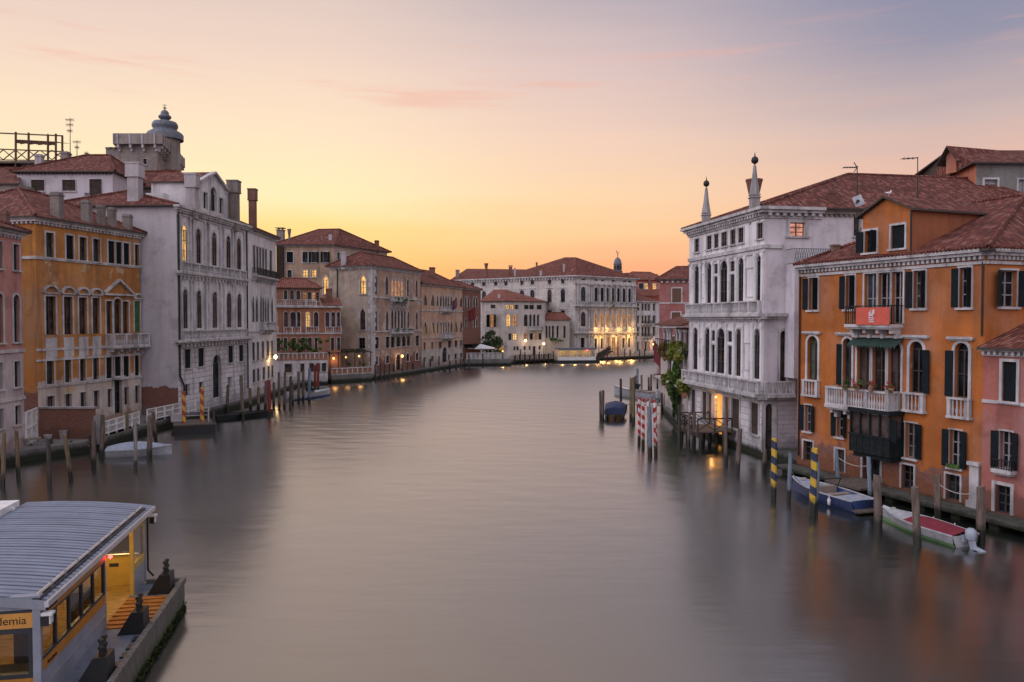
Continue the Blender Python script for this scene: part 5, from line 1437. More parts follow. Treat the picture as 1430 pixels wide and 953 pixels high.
q.build('canopy', M_['white_cloth'], t)
t = thing('parasol', 'small orange parasol glowing from the lamp beneath it on the garden terrace', 'parasol', fr2.pt(8.0, 1.5, -.8))
MAT['orange_cloth'] = plain('orange_canvas', (.6, .28, .08), .8)
q = MB(); q.tube(fr2.pt(8.0, 1.0, -.8), fr2.pt(8.0, 4.2, -.8), .06, .05, 6); q.build('pole', M_['darkwood'], t)
q = MB(); tp = fr2.pt(8.0, 4.35, -.8); rim = [fr2.pt(8.0 + 1.0 * math.cos(2 * math.pi * i / 8), 3.4, -.8 + 1.0 * math.sin(2 * math.pi * i / 8)) for i in range(8)]
for i in range(8): q.face([rim[i], rim[(i + 1) % 8], tp])
q.build('canopy', M_['orange_cloth'], t)
q = MB(); c = fr2.pt(8.0, 3.1, -.6); q.lathe(c, [(0, -.2), (.2, 0), (0, .2)], 8); b_ = q.build('lantern', M_['lampglass_orange'], t, True); lamp(t, c - Z3 * .1 + fr2.n * .5, 60, (1, .5, .15), .15)
t = thing('statue', 'pale standing statue on a plinth at the end of the garden terrace balustrade', 'statue', fr.pt(fr.L - 1.2, 1.5, -.4))
q = MB(); q.box(fr, fr.L - 1.55, fr.L - .85, 1.5, 2.9, -.75, -.05); q.build('plinth', M_['stone'], t)
q = MB(); q.lathe(fr.pt(fr.L - 1.2, 2.9, -.4), [(.3, 0), (.34, .5), (.26, 1.1), (.36, 1.5), (.34, 1.75), (.12, 1.92), (.16, 2.02), (.17, 2.15), (.1, 2.3), (0, 2.33)], 10); q.bar(fr.pt(fr.L - 1.45, 4.45, -.35), fr.pt(fr.L - 1.6, 3.7, -.15), .13); q.bar(fr.pt(fr.L - .95, 4.45, -.35), fr.pt(fr.L - .75, 3.8, -.2), .13); q.build('figure', M_['stone_dark'], t, True)

# ---- small dark landing stage with barriers by the cream house
fr = Fac((.6, 177.0), (9.6, 184.5))
B = thing('landing_stage', 'dark wooden landing stage in front of the cream white house', 'landing stage', fr.pt(0, 0, 0))
q = MB(); q.box(fr, 0, fr.L, .6, .85, -2.6, 0)
for i in range(9): u = fr.L * i / 8; q.tube(fr.pt(u, -1, .1), fr.pt(u, 1.9 + .4 * (i % 3), .1), .13, .12, 7)
q.build('deck', M_['darkwood'], B)
q = MB()
for i in range(24): u = fr.L * (i + .3) / 24; q.box(fr, u, u + .16, .85, 2.0 + .15 * (i % 2), -.5, -.42)
q.box(fr, 0, fr.L, 1.8, 1.9, -.42, -.36); q.build('fence', M_['plank'], B)
# ---- distant floating water-bus stop with its gangway
def far_stop():
    fr = Fac(P(779, 508).xy, (P(779, 508).x + 9.0, P(779, 508).y + 1.5))
    B = thing('floating_station', 'distant white water bus stop with a lamplit waiting room, moored by the great palazzo', 'floating station', fr.pt(0, 0, 0))
    q = MB(); q.box(fr, -.5, fr.L + .8, -.4, .7, -4, 0); q.build('pontoon', M_['iron'], B)
    q = MB(); q.box(fr, 0, fr.L, 3.25, 3.5, -3.4, .1); q.build('roof', M_['lead'], B)
    q = MB(); q.box(fr, .1, fr.L - .1, .7, 1.5, -.35, -.25); q.box(fr, .1, fr.L - .1, 2.95, 3.25, -.35, -.25)
    for i in range(7): u = .1 + (fr.L - .3) * i / 6; q.box(fr, u, u + .12, 1.5, 2.95, -.36, -.24)
    q.build('frame', M_['white_paint'], B)
    q = MB(); q.box(fr, .2, fr.L - .2, .7, 3.2, -3.3, -3.15); q.build('back_wall', M_['creamwhite'], B)
    for i in range(3): lamp(B, fr.pt(1.5 + i * 3, 2.9, -1.8), 60, (1, .62, .2), .2)
    q = MB(); q.lathe(fr.pt(fr.L * .76, 3.0, .1), [(0, -.14), (.14, 0), (0, .14)], 8); q.build('red_light', MAT['redlamp'], B, True)
    g0 = fr.pt(fr.L + .6, .9, -1.5); g1 = fr.pt(fr.L + 4.2, 2.7, -3.0)
    t = thing('gangway', 'dark sloping gangway down to the distant water bus stop', 'gangway', g0)
    q = MB(); q.bar(g0, g1, 1.8, .18)
    s = Vector((0, .9, 0))
    for sg in (-1, 1):
        q.bar(g0 + s * sg + Z3 * 1.1, g1 + s * sg + Z3 * 1.1, .12); q.bar(g0 + s * sg + Z3 * .6, g1 + s * sg + Z3 * .6, .25)
        for i in range(6): p_ = g0 + (g1 - g0) * i / 5 + s * sg; q.bar(p_, p_ + Z3 * 1.1, .1)
    q.build('ramp', M_['darkwood'], t)
MAT['redlamp'] = glow('red_signal_lamp', (1.0, .03, .03), 14)
far_stop()
# ================================================================== RIGHT BANK
# ---- little house with plant boxes
pa, pb = (16.35, 86.5), (15.95, 71.2)
B = thing('house', 'little house with a columned loggia and balconies full of planters beside the white palazzo', 'house', (*pb, 0))
fr = Fac(pa, pb); pts = rect(pa, pb, 9); zt = fr.z(935, 458); fr0 = fr
zl = fr.z(945, 489)
rows = row(fr, (940, 500, 532), [(933.5, 938.5), (948, 953), (957, 961)], pane='curtain', sw=.25, sill=False) + row(fr, (950, 562, 580), [(954, 956.5)], pane='glass', sw=.1)
body(B, pts, -1.2, zl, {0: rows}, 'creamwhite')
q = MB(); q.face([(x, y, zl) for x, y in pts]); q.build('loggia_floor', M_['quay'], B)
pi = rect(fr.xy(0, -1.6), fr.xy(fr.L, -1.6), 7); fi = Fac(pi[0], pi[1])
body(B, pi, zl, zt, {0: row(fi, (945, 462, 486), [(941, 949), (958, 962)], pane='glass', sw=.05, sash='sash_brown')}, 'pinkred', 'loggia_wall')
for x in (932.5, 937.5, 941, 950.5, 955, 962): pilaster(B, fr, fr.u(x, -.2), zl, zt - .1, .36, .15, 'stone', True)
q = MB(); q.box(fr, 0, fr.L, zl - .2, zl, .003, .6); q.box(fr, 0, fr.L, zl + .85, zl + .95, .5, .6)
for i in range(14): u = fr.L * i / 13; q.bar(fr.pt(u, zl, .55), fr.pt(u, zl + .9, .55), .05)
q.build('balcony', M_['iron'], B)
zo = fr.z(945, 534); q = MB(); q.box(fr, 0, fr.L, zo - .2, zo, .003, .7); q.build('lower_balcony', M_['stone'], B)
zr = fr.z(945, 440, -2)
roof_faces(B, [[fr.pt(-.4, zt + .35, .7), fr.pt(fr.L + .2, zt + .35, .7), fr.pt(fr.L + .2, zr + .4, -4), fr.pt(-.4, zr + .4, -4)], [fr.pt(fr.L + .2, zt + .35, -9), fr.pt(-.4, zt + .35, -9), fr.pt(-.4, zr + .4, -4), fr.pt(fr.L + .2, zr + .4, -4)]], 'roof')
rng = random.Random(31)
for i, (x, y, w_, h_, n, m, lab) in enumerate(((926.5, 491, 1.5, 1.0, 420, 'leaf_autumn', 'reddish planter bush at the far end of the upper loggia balcony'), (939.5, 490, 1.3, 1.15, 460, 'leaf_light', 'taller yellow green planter bush in the middle of the loggia balcony'), (949.5, 491, 1.5, .95, 420, 'leaf_light', 'yellow green planter bush at the loggia balcony\'s near end'),
        (931, 530, 1.2, 1.0, 380, 'leaf_light', 'small planter bush at the far end of the lower balcony'), (941, 540, 1.7, 1.6, 760, 'leaf_mid', 'deep green hanging bush spilling down from the lower balcony'), (954, 538, 1.6, 1.3, 560, 'leaf_light', 'bright yellow green bush on the lower balcony nearest the white palazzo'), (945, 518, .7, 1.7, 320, 'leaf_mid', 'upright slender plant growing between the two balconies'), (943.5, 559, .9, 2.1, 420, 'leaf', 'dark ivy trailing to the water below the lower balcony'))):
    u = fr.u(x, .6); z = fr.z(x, y, .6); q = MB(); foliage(q, fr.pt(u, z, .55), (.56 if i < 6 else .35, w_ * .55, h_ * .85), int(n * 3.2), .12, rng)
    t = thing('planter', lab, 'planter', fr.pt(u, z - h_, .55)); q.build('foliage', M_[m], t)
    if i < 6:
        q = MB(); q.box(fr, u - w_ * .4, u + w_ * .4, z - h_ * .8, z - h_ * .5, .35, .62); q.build('pot', M_['terracotta'], t)

# ---- white palazzo with obelisks
a, b = (15.85, 70.6), (18.2, 57.0)
B = thing('palazzo', 'grey white stone palazzo crowned by two ball topped obelisks, with a lit water door', 'palazzo', (*b, 0))
fr = Fac(a, b); n30 = fr.n * 27; pts = [a, b, (b[0] - n30.x, b[1] - n30.y), (a[0] - n30.x, a[1] - n30.y)]; fs = Fac(pts[1], pts[2])
zt = fr.z(1064, 296); z2 = fr.z(1064, 440); z1 = fr.z(1064, 552)
att = [(970, 976), (987, 993.6), (997, 1003), (1007, 1015), (1020, 1026.5), (1030.5, 1038), (1057, 1065)]
rows = row(fr, (1061, 312, 334), att, pane='curtain', sw=.1, dep=.09)
v2 = [(970, 976), (987.6, 993.6), (1006, 1016), (1031, 1038.5), (1057, 1064.6)]; v2n = [(997.6, 1002.6), (1020, 1025.8)]
rows += row(fr, (1061, 356, 420), v2, 'arch', sw=.12, sill=False, pane='glass', hb=3, dep=.09) + row(fr, (1061, 379, 420), v2n, sw=.1, sill=False, pane='glass', dep=.09) + row(fr, (1061, 359, 374), v2n, sw=.1, sill=False, pane='glass', dep=.09)
v1 = [(969, 975), (985.4, 992), (1002, 1013), (1028.6, 1035.4), (1054, 1062)]; v1n = [(994.6, 1000), (1017.6, 1023)]
rows += row(fr, (1058, 460, 529.5), v1, 'arch', sw=.12, sill=False, pane='glass', hb=3, dep=.09) + row(fr, (1058, 486, 529.5), v1n, sw=.1, sill=False, pane='glass', dep=.09) + row(fr, (1058, 464, 480), v1n, sw=.1, sill=False, pane='glass', dep=.09)
rows += row(fr, (1028, 557, 599), [(966, 972), (981.5, 988), (1022.6, 1034), (1049.6, 1060.5)], mode='closed', shm='shutter_brown', sw=.16, dep=.12)
rows += row(fr, (1005, 551, 607), [(998.6, 1010)], pane='doorlit', sw=.2, sill=False, bars=False, dep=.28) + row(fr, (1017, 555, 596), [(989.6, 995), (1013.5, 1019.5)], mode='closed', shm='sash_brown', sw=.1)
MAT['doorlit'] = glow('lamplit_hall_beyond_door', (1.0, .40, .06), 1.3, .5, 1.1)
rs = row(fs, (1075, 564, 632), [(1069.8, 1080.6)], 'arch', pane='glass', sw=.3, sill=False, key=True)
rs += row(fs, (1094, 462, 533), [(1089.5, 1100)], 'arch', pane='glass', sw=.2, sill=False) + row(fs, (1112, 311, 330.5), [(1101.5, 1123)], pane='lit_rose', sw=.28, sash='sash_brown') + row(fs, (1195, 300, 330), [(1190, 1200)], pane='glass', sw=.05)
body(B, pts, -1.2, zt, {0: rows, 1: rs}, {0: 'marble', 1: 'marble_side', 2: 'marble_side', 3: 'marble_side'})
cornice(B, fr, zt, [(-.5, -.32, .12), (-.12, .08, .42), (.08, .3, .62)], (.42, .2, -.34, -.12, .36))
us = fs.u(1146); cornice(B, fs, zt, [(-.5, -.32, .12), (-.12, .08, .42), (.08, .3, .62)], (.55, .24, -.34, -.12, .36), u1=us, ext=0)
cornice(B, fs, zt, [(-.12, .08, .25), (.08, .22, .35)], (.4, .2, -.28, -.12, .2), u0=us + .05, ext=0, mat='chim')
for f_ in (fr, fs): cornice(B, f_, fr.z(1064, 344), [(-.18, .1, .16)], u1=f_.L if f_ is fr else fs.u(1092), ext=0, name='string_course')
cornice(B, fr, fr.z(1064, 352), [(-.1, .06, .1)], name='string_course')
for zz, out in ((z2, .55), (z1, .85)):
    cornice(B, fr, zz, [(-.3, -.12, out * .6), (-.12, .12, out)], (.46, .15, -.46, -.3, out * .5), ext=.3); cornice(B, fs, zz, [(-.3, -.12, out * .6), (-.12, .12, out)], u1=fs.u(1094) if zz == z2 else fs.u(1104), ext=0)
    q = MB(); balustrade_mesh(q, fr, .05, fr.L + (out - .2 if zz == z1 else 0), zz + .12, zz + 1.05, out - .22, posts=9, per=.21)
    if zz == z1: balustrade_mesh(q, fs, -.2, fs.u(1104), zz + .12, zz + 1.05, out - .2, posts=2, per=.24)
    q.build('balustrade', M_['stone'], B)
for z0_, z1_, cl in ((z2 + .12, fr.z(1064, 352) - .1, (967.5, 978.5, 985.5, 995.3, 1004.3, 1017.8, 1028.2, 1040.5, 1055, 1066)), (z1 + .12, z2 - .6, (966.5, 977, 983.4, 993.4, 1001, 1014.6, 1025.6, 1037.8, 1051.6, 1064.6))):
    for x in cl: pilaster(B, fr, min(fr.u(x), fr.L - .2), z0_, z1_, .24, .075, 'marble', True)
for y0_, y1_, x0, x1 in ((372, 415, 1042, 1053), (480, 520, 1040, 1050), (372, 412, 979.5, 984.5), (478, 508, 978, 982)):
    q = MB(); zA, zB = fr.z(1061, y1_), fr.z(1061, y0_); u0, u1 = fr.u(x0), fr.u(x1)
    for c_ in ((u0, u1, zA, zA + .07), (u0, u1, zB - .07, zB), (u0, u0 + .07, zA, zB), (u1 - .07, u1, zA, zB)): q.box(fr, *c_, .003, .05)
    q.build('wall_panel', M_['stone'], B)
# projecting bay with a railed roof terrace on the side
u0, u1 = fs.u(1089), fs.u(1180); zb = fs.z(1095, 368, 1.2)
pby = [fs.xy(u0 + .4, 1.3), fs.xy(u1, 1.3), fs.xy(u1, 0.01), fs.xy(u0 + .4, 0.01)]; fb = Fac(pby[0], pby[1])
body(B, pby, z1 + 1.3, zb, {0: row(fb, (1098, 384, 418), [(1095.6, 1102)], pane='glass', sw=.16)}, 'marble_side', 'bay', skip=(2,))
cornice(B, fb, zb, [(-.14, .06, .2)], ext=.1); q = MB(); q.face([(x, y, zb + .03) for x, y in pby]); q.build('terrace_floor', M_['quay'], B)
q = MB(); zr = fs.z(1095, 347, 1.3); q.bar(fb.pt(0, zr, -.05), fb.pt(fb.L, zr, -.05), .05); n_ = 26
for i in range(n_): u = fb.L * i / n_; s = fb.L / n_; q.bar(fb.pt(u, zb + .05, -.05), fb.pt(u + s, zr, -.05), .025); q.bar(fb.pt(u + s, zb + .05, -.05), fb.pt(u, zr, -.05), .025)
q.bar(fb.pt(0, zr, -.05), fb.pt(0, zr, -1.25), .05); q.build('railing', M_['lead'], B)
# roof, hipped, and its chimneys
ce = [Vector((x, y, zt + .3)) for x, y in offset(pts, .55)]
md = Vector(((a[0] + b[0]) / 2, (a[1] + b[1]) / 2, 0)); r0 = md - fr.n * 11; r1 = md - fr.n * 23; r0.z = r1.z = PY(1180, 243.5, r0.y).z
roof_faces(B, [[ce[0], ce[1], r0], [ce[1], ce[2], r1, r0], [ce[2], ce[3], r1], [ce[3], ce[0], r0, r1]], 'roof')
q = MB()
for p_, q_ in ((ce[1], r0), (ce[0], r0), (r0, r1)): q.tube(p_, q_, .14, .14, 6, 0, False)
q.build('ridge_tiles', M_['roof'], B)
chim_px(B, 1041, 1065, 251, 292, 62.5, 'bell', 'chim_brick', .8); chim_px(B, 1156, 1167, 266, 294, 58.8, 'box', 'chim_brick', .8); chim_px(B, 992, 996, 305, 318, 66.5, 'box', 'chim_brick')
def obelisk(x, yb, yt, Yd, label):
    p = PY(x, yb, Yd); t_ = PY(x, yt, Yd); h = t_.z - p.z
    t = thing('obelisk', label, 'obelisk', p, group='obelisks on the white palazzo roof')
    q = MB(); W = WORLD
    def bx(w_, z0_, z1_): q.box(W, p.x - w_ / 2, p.x + w_ / 2, p.z + z0_ * h, p.z + z1_ * h, -p.y - w_ / 2, -p.y + w_ / 2)
    bx(h * .17, -.15, .03); bx(h * .135, .03, .27); bx(h * .165, .27, .285); bx(h * .13, .285, .31); bx(h * .15, .31, .325); q.build('pedestal', M_['stone_dark'], t)
    q = MB(); q.lathe((p.x, p.y, p.z), [(h * .082, .325 * h), (h * .072, .40 * h), (h * .052, .52 * h), (h * .022, .78 * h), (0.001, .785 * h)], 4); q.build('shaft', M_['stone_dark'], t)
    q = MB(); q.lathe((p.x, p.y, p.z), [(.02, .78 * h), (.06, .80 * h), (.05 * h, .825 * h), (.058 * h, .86 * h), (.045 * h, .90 * h), (.012 * h, .92 * h), (.008 * h, .95 * h), (0, h)], 12); q.build('ball', M_['iron'], t, True)
obelisk(1053.5, 301, 211.5, 59.4, 'taller looking stone obelisk with a dark ball, next to the flared brick chimney')
obelisk(986, 322, 246, 68.4, 'stone obelisk with a dark ball at the roof\'s far canal corner, away from the chimneys')
t = thing('wall_lamp', 'hidden door lamp washing the water door of the white palazzo with orange light', 'lamp', fr.pt(fr.u(1004), 1.2, .3))
q = MB(); c = fr.pt(fr.u(1004.5), fr.z(1005, 556, .3), .25); q.lathe(c, [(0, -.1), (.1, 0), (0, .1)], 8); q.build('lantern', M_['lampglass_orange'], t, True); lamp(t, c + fr.n * .25 - Z3 * .5, 28, (1, .45, .1), .1)

# ---- orange palazzo
a, b = (18.6, 51.2), (23.45, 39.05)
B = thing('palazzo', 'deep orange palazzo with dark shutters, white balustrades and a red banner on a balcony', 'palazzo', (*b, 0))
fr = Fac(a, b); pts = rect(a, b, 17); fs = Fac(pts[1], pts[2]); zc = fr.z(1378, 351); zw = zc
w3 = row(fr, (1345, 374, 430), [(1129.5, 1142), (1181, 1193.5), (1275.5, 1292), (1339.5, 1356)], mode='half', sw=.1, pane='glass', hb=2, sash='sash_white')
w3 += row(fr, (1235, 381, 452), [(1207, 1224), (1226.5, 1243), (1245.5, 1261)], pane='glass', sw=.1, sash='sash_white', sill=False, hb=1)
w2 = row(fr, (1135, 469.5, 530.6), [(1128.3, 1143)], 'arch', pane='glass_green', sw=.14, balu=.95, hb=2)
w2 += row(fr, (1183, 472.5, 539), [(1178, 1190.5)], 'arch', pane='glass', sw=.14, sill=False, mode='left', modes={0: 'left'}, hb=2)
w2 += row(fr, (1230, 477.5, 547), [(1198, 1216), (1219.5, 1238), (1241.5, 1259.5)], 'arch', pane='curtain', sw=.12, sill=False, hb=2)
w2 += row(fr, (1281, 477, 549), [(1271.5, 1290)], 'arch', pane='glass', sw=.16, balu=.95, mode='right', hb=2)
w2 += row(fr, (1345, 479, 556), [(1334.5, 1354)], 'arch', pane='glass', sw=.16, balu=.95, mode='left', hb=2)
w1 = row(fr, (1131, 566, 603), [(1125.5, 1135)], mode='open', sw=.07, pane='glass', sash='sash_white') + row(fr, (1175, 573.5, 611), [(1170.5, 1180.5)], mode='open', sw=.07, pane='glass', sash='sash_white')
w1 += row(fr, (1274, 591, 640.5), [(1266.5, 1282.5)], mode='open', sw=.07, pane='glass', sash='sash_white') + row(fr, (1337, 601, 654), [(1329, 1345.5)], mode='open', sw=.07, pane='glass', sash='sash_white', flowers=True)
w0 = row(fr, (1130, 616.5, 644), [(1124, 1137.5)], sw=.10, pane='glass', sill=False) + row(fr, (1176, 628, 660), [(1169, 1182)], sw=.10, pane='glass', sill=False)
w0 += row(fr, (1270, 650, 684), [(1262, 1279.5)], sw=.10, pane='glass', sill=False) + row(fr, (1335, 664, 700), [(1324.6, 1344.6)], sw=.10, pane='glass', sill=False) + row(fr, (1219, 633, 690), [(1207.5, 1232)], sw=.14, pane='glass', sill=False, bars=False)
MAT['glass_green'] = glassmat('greenish_glass', (.06, .075, .05), .3)
sd = row(fs, (1400, 377.5, 429), [(1396, 1419), (1455, 1478)], mode='open', sw=.1, pane='glass', sash='sash_white')
body(B, pts, -1.2, zw, {0: w3 + w2 + w1 + w0, 1: sd}, {0: 'orange', 1: 'orange', 2: 'orange_brown', 3: 'orange_brown'})
for f_ in (fr, fs): cornice(B, f_, zc, [(-.62, -.46, .1), (-.2, -.04, .34), (-.04, .12, .5)], (.30, .14, -.4, -.2, .24), u0=.06 if f_ is fr else 0, ext=0)
for x0, x1, y_ in ((1123, 1147, 464.5), (1169.5, 1196, 466), (1263, 1299, 470), (1325, 1361.5, 472.5)):
    zz = fr.z((x0 + x1) / 2, y_); q = MB(); q.box(fr, fr.u(x0), fr.u(x1), zz - .06, zz + .07, .003, .2); q.box(fr, fr.u(x0) + .07, fr.u(x1) - .07, zz - .13, zz - .06, .003, .12); q.build('lintel', M_['stone'], B)
q = MB(); zz = fr.z(1230, 470.5); q.box(fr, fr.u(1193), fr.u(1264), zz - .05, zz + .08, .003, .2); q.build('lintel', M_['stone'], B)
q = MB(); u0, u1 = fr.u(1194), fr.u(1263); n_ = 16; zz -= .08; zl = zz - .42
for i in range(n_):
    s0, s1 = u0 + (u1 - u0) * i / n_, u0 + (u1 - u0) * (i + 1) / n_; sm = (s0 + s1) / 2
    q.face([fr.pt(s0, zl, .62), fr.pt(s1, zl, .62), fr.pt(s1, zz, .08), fr.pt(s0, zz, .08)]); q.face([fr.pt(s0, zl, .62), fr.pt(sm, zl - .16, .63), fr.pt(s1, zl, .62)])
MAT['green_cloth'] = plain('dark_green_canvas', (.022, .05, .04), .8); q.build('awning', M_['green_cloth'], B)
bal = balcony(B, fr, fr.u(1170), fr.u(1259.5), fr.z(1210, 570, .5), fr.z(1210, 545, .9), 1.0, per=.17)
balcony(B, fr, fr.u(1197), fr.u(1262), fr.z(1230, 453), fr.z(1230, 427), 1.0, kind='iron')
# red banner hung on the upper balcony's rail
zb0, zb1 = fr.z(1219, 454, 1.06), fr.z(1219, 429.5, 1.06); u0, u1 = fr.u(1195.5, 1.06), fr.u(1242.5, 1.06)
MAT['banner'] = plain('coral_red_cloth', (.58, .105, .07), .75, .08); MAT['banner_white'] = plain('pinkish_white_print', (.72, .58, .58), .75)
t = thing('banner', 'coral red banner with a small white winged emblem hanging on the orange palazzo\'s balcony', 'banner', fr.pt((u0 + u1) / 2, zb0, 1.06))
q = MB(); n_ = 10
for i in range(n_):
    s0, s1 = u0 + (u1 - u0) * i / n_, u0 + (u1 - u0) * (i + 1) / n_; w0_, w1_ = .02 * math.sin(i * 1.3), .02 * math.sin((i + 1) * 1.3)
    q.face([fr.pt(s0, zb0, 1.08 + w0_), fr.pt(s1, zb0, 1.08 + w1_), fr.pt(s1, zb1, 1.07), fr.pt(s0, zb1, 1.07)]); q.face([fr.pt(s0, zb0, 1.05 + w0_), fr.pt(s0, zb1, 1.05), fr.pt(s1, zb1, 1.05), fr.pt(s1, zb0, 1.05 + w1_)])
cl_ = q.build('cloth', M_['banner'], t)
q = MB(); uc, zm, s = (u0 + u1) / 2 - .03, (zb0 + zb1) / 2, (zb1 - zb0)
def bp(x, y): return fr.pt(uc + x * s, zm + y * s, 1.115)
for pts_ in ([(-.20, .0), (.10, .0), (.13, .08), (-.02, .11), (-.18, .09)], [(-.20, .09), (-.08, .10), (-.05, .24), (-.12, .27), (-.20, .2)], [(-.10, .25), (-.05, .24), (.01, .40), (-.05, .37)], [(-.04, .11), (.03, .10), (.22, .40), (.12, .40)], [(.04, .10), (.10, .10), (.25, .30), (.21, .34)], [(.10, .08), (.14, .06), (.26, .2), (.23, .24)], [(-.19, -.07), (-.12, -.07), (-.12, .0), (-.19, .0)], [(.05, -.07), (.11, -.07), (.11, .0), (.05, .0)],
             [(-.22, -.13), (.20, -.13), (.20, -.07), (-.22, -.07)], [(-.20, -.24), (.20, -.24), (.20, -.18), (-.20, -.18)], [(-.20, -.35), (.20, -.35), (.20, -.29), (-.20, -.29)]): q.face([bp(*p_) for p_ in pts_])
q.build('emblem', M_['banner_white'], cl_)
rng = random.Random(41)
for x, lab in ((1181, 'green trailing pot plant at the far end of the long white balcony'), (1198, 'red flowering pot at the far corner of the triple window balcony'), (1217.5, 'biggest red flowering pot in the middle of the long white balcony'), (1246, 'red flowering pot at the near end of the long white balcony')):
    u = fr.u(x, 1.0); z = fr.z(x, 543 + (x - 1181) * .07, 1.0); t = thing('flower_pot', lab, 'flower pot', fr.pt(u, z, 1.0), group='flower pots on the long white balcony')
    q = MB(); q.lathe(fr.pt(u, z - .06, 1.02), [(.12, 0), (.17, .26), (.13, .26)], 10); q.build('pot', M_['terracotta'], t)
    q = MB(); foliage(q, fr.pt(u, z + .28, 1.04), (.34, .26, .26), 170, .07, rng); q.build('leaves', M_['leaf_mid'], t)
    if x > 1190: q = MB(); foliage(q, fr.pt(u, z + .3, 1.06), (.32, .26, .26), 70, .06, rng); q.build('blossom', M_['flower'], t)
# dark wooden oriel
u0, u1 = fr.u(1190, .9), fr.u(1246.5, .9); z0_, zs_, z1_ = fr.z(1215, 634, .9), fr.z(1215, 609, .9), fr.z(1215, 577, .9)
MAT['oriel'] = plain('dark_painted_wood', (.014, .018, .019), .7, .3, .15)
q = MB(); q.box(fr, u0, u1, z0_, zs_, .003, 1.0); q.box(fr, u0 - .08, u1 + .08, z1_, z1_ + .22, .003, 1.1); q.box(fr, u0 - .04, u1 + .04, zs_ - .05, zs_ + .05, .9, 1.06); q.box(fr, u0 + .1, u1 - .1, z0_ - .3, z0_, .003, .8)
for i in range(5): u = u0 + (u1 - u0 - .09) * i / 4; q.box(fr, u, u + .09, zs_, z1_, .92, 1.0)
for i in range(7): u = u0 + (u1 - u0 - .06) * i / 6; q.box(fr, u, u + .06, z0_ + .02, zs_ - .05, 1.0, 1.03)
q.box(fr, u1 - .09, u1, zs_, z1_, .003, .1)
orl = q.build('oriel', M_['oriel'], B)
q = MB(); q.box(fr, u0 + .03, u1 - .03, zs_, z1_, .02, .88); q.build('pane', M_['curtain'], orl)
q = MB(); leaf_(q, fr, u1 + .0, 1, 20, .7, zs_ - .1, z1_ - .2, .95); q.build('shutter', M_['shutter'], orl); q = MB(); leaf_(q, fr, fr.u(1251), 1, 4, .55, zs_ - .2, z1_, .06); q.build('shutter', M_['shutter'], orl)
# white pillar, attic and roofs
q = MB(); u = fr.L - .62; q.box(fr, u, u + .5, .6, fr.z(1362, 650), .003, .16); q.box(fr, u - .1, u + .56, .5, .9, .003, .26); q.box(fr, u - .08, u + .56, fr.z(1362, 650), fr.z(1362, 645), .003, .26); q.build('pillar', M_['stone'], B)
sl = .44; zr = zc + .12
ua0, ua1 = fr.u(1203.5, -.05), fr.u(1272, -.05); zs_, zp = fr.z(1240, 297, -.05), fr.z(1238, 277.5, -.05)
fg = Fac(fr.xy(ua0, -.05), fr.xy(ua1, -.05))
ops = row(fg, (1252, 315, 347.5), [(1243.5, 1262.5)], mode='closed', modes={0: 'closed'}, sw=.12) + row(fg, (1215, 322.5, 353), [(1206.5, 1223)], mode='half', sw=.12, pane='glass')
gable_block(B, fr, ua0, ua1, -.05, 14, zc, zs_, zp, ops, {0: 'orange', 1: 'orange_brown', 2: 'orange_brown', 3: 'orange_brown'}, .3)
co = [Vector((x, y, zr)) for x, y in offset(pts, .5)]; co[0] += (Vector(pts[1]) - Vector(pts[0])).normalized().to_3d() * .55; co[3] += (Vector(pts[1]) - Vector(pts[0])).normalized().to_3d() * .55
dm = Vector(((co[1] + co[2]) / 2)); dm0 = (co[0] + co[3]) / 2; dd = (dm - dm0).normalized()
R0 = dm0 + dd * 5.0; R1 = dm - dd * 4.6; R0.z = R1.z = zr + 8.5 * sl
roof_faces(B, [[co[0], co[1], R1, R0], [co[1], co[2], R1], [co[2], co[3], R0, R1], [co[3], co[0], R0]], 'roof')
q = MB(); up = Z3 * .04
for p_, q_ in ((co[1], R1), (co[2], R1), (co[0], R0), (R0, R1)): q.tube(p_ + up, q_ + up, .13, .13, 6, 0, False)
# round tile ends along the eaves
for f_, L0 in ((Fac(co[0].xy, co[1].xy), 0), (Fac(co[1].xy, co[2].xy), 0)):
    for i in range(int(f_.L / .24)): c = (i + .5) * .24; q.tube(f_.pt(c, zr + .035, .03), f_.pt(c, zr + .035 + .25 * sl, -.25), .085, .085, 6)
q.build('ridge_tiles', M_['roof'], B)
cA = chim_px(B, 1131, 1150.5, 363.5, 378, 50.3, 'box', 'chim_brick'); chim_px(B, 1160.5, 1171.5, 342, 366, 50.6, 'pots', 'chim_brick')
pipe(B, [fr.pt(ua1 + .06, zs_ - .1, .1), fr.pt(ua1 + .06, zc + .2, .1)], .06)
pipe(B, [fr.pt(fr.L - .12, zc - .5, .08), fr.pt(fr.L - .12, 9.2, .08)], .05)
pipe(B, [fr.pt(.22, zc - .5, .08), fr.pt(.22, 1.2, .08)], .055)
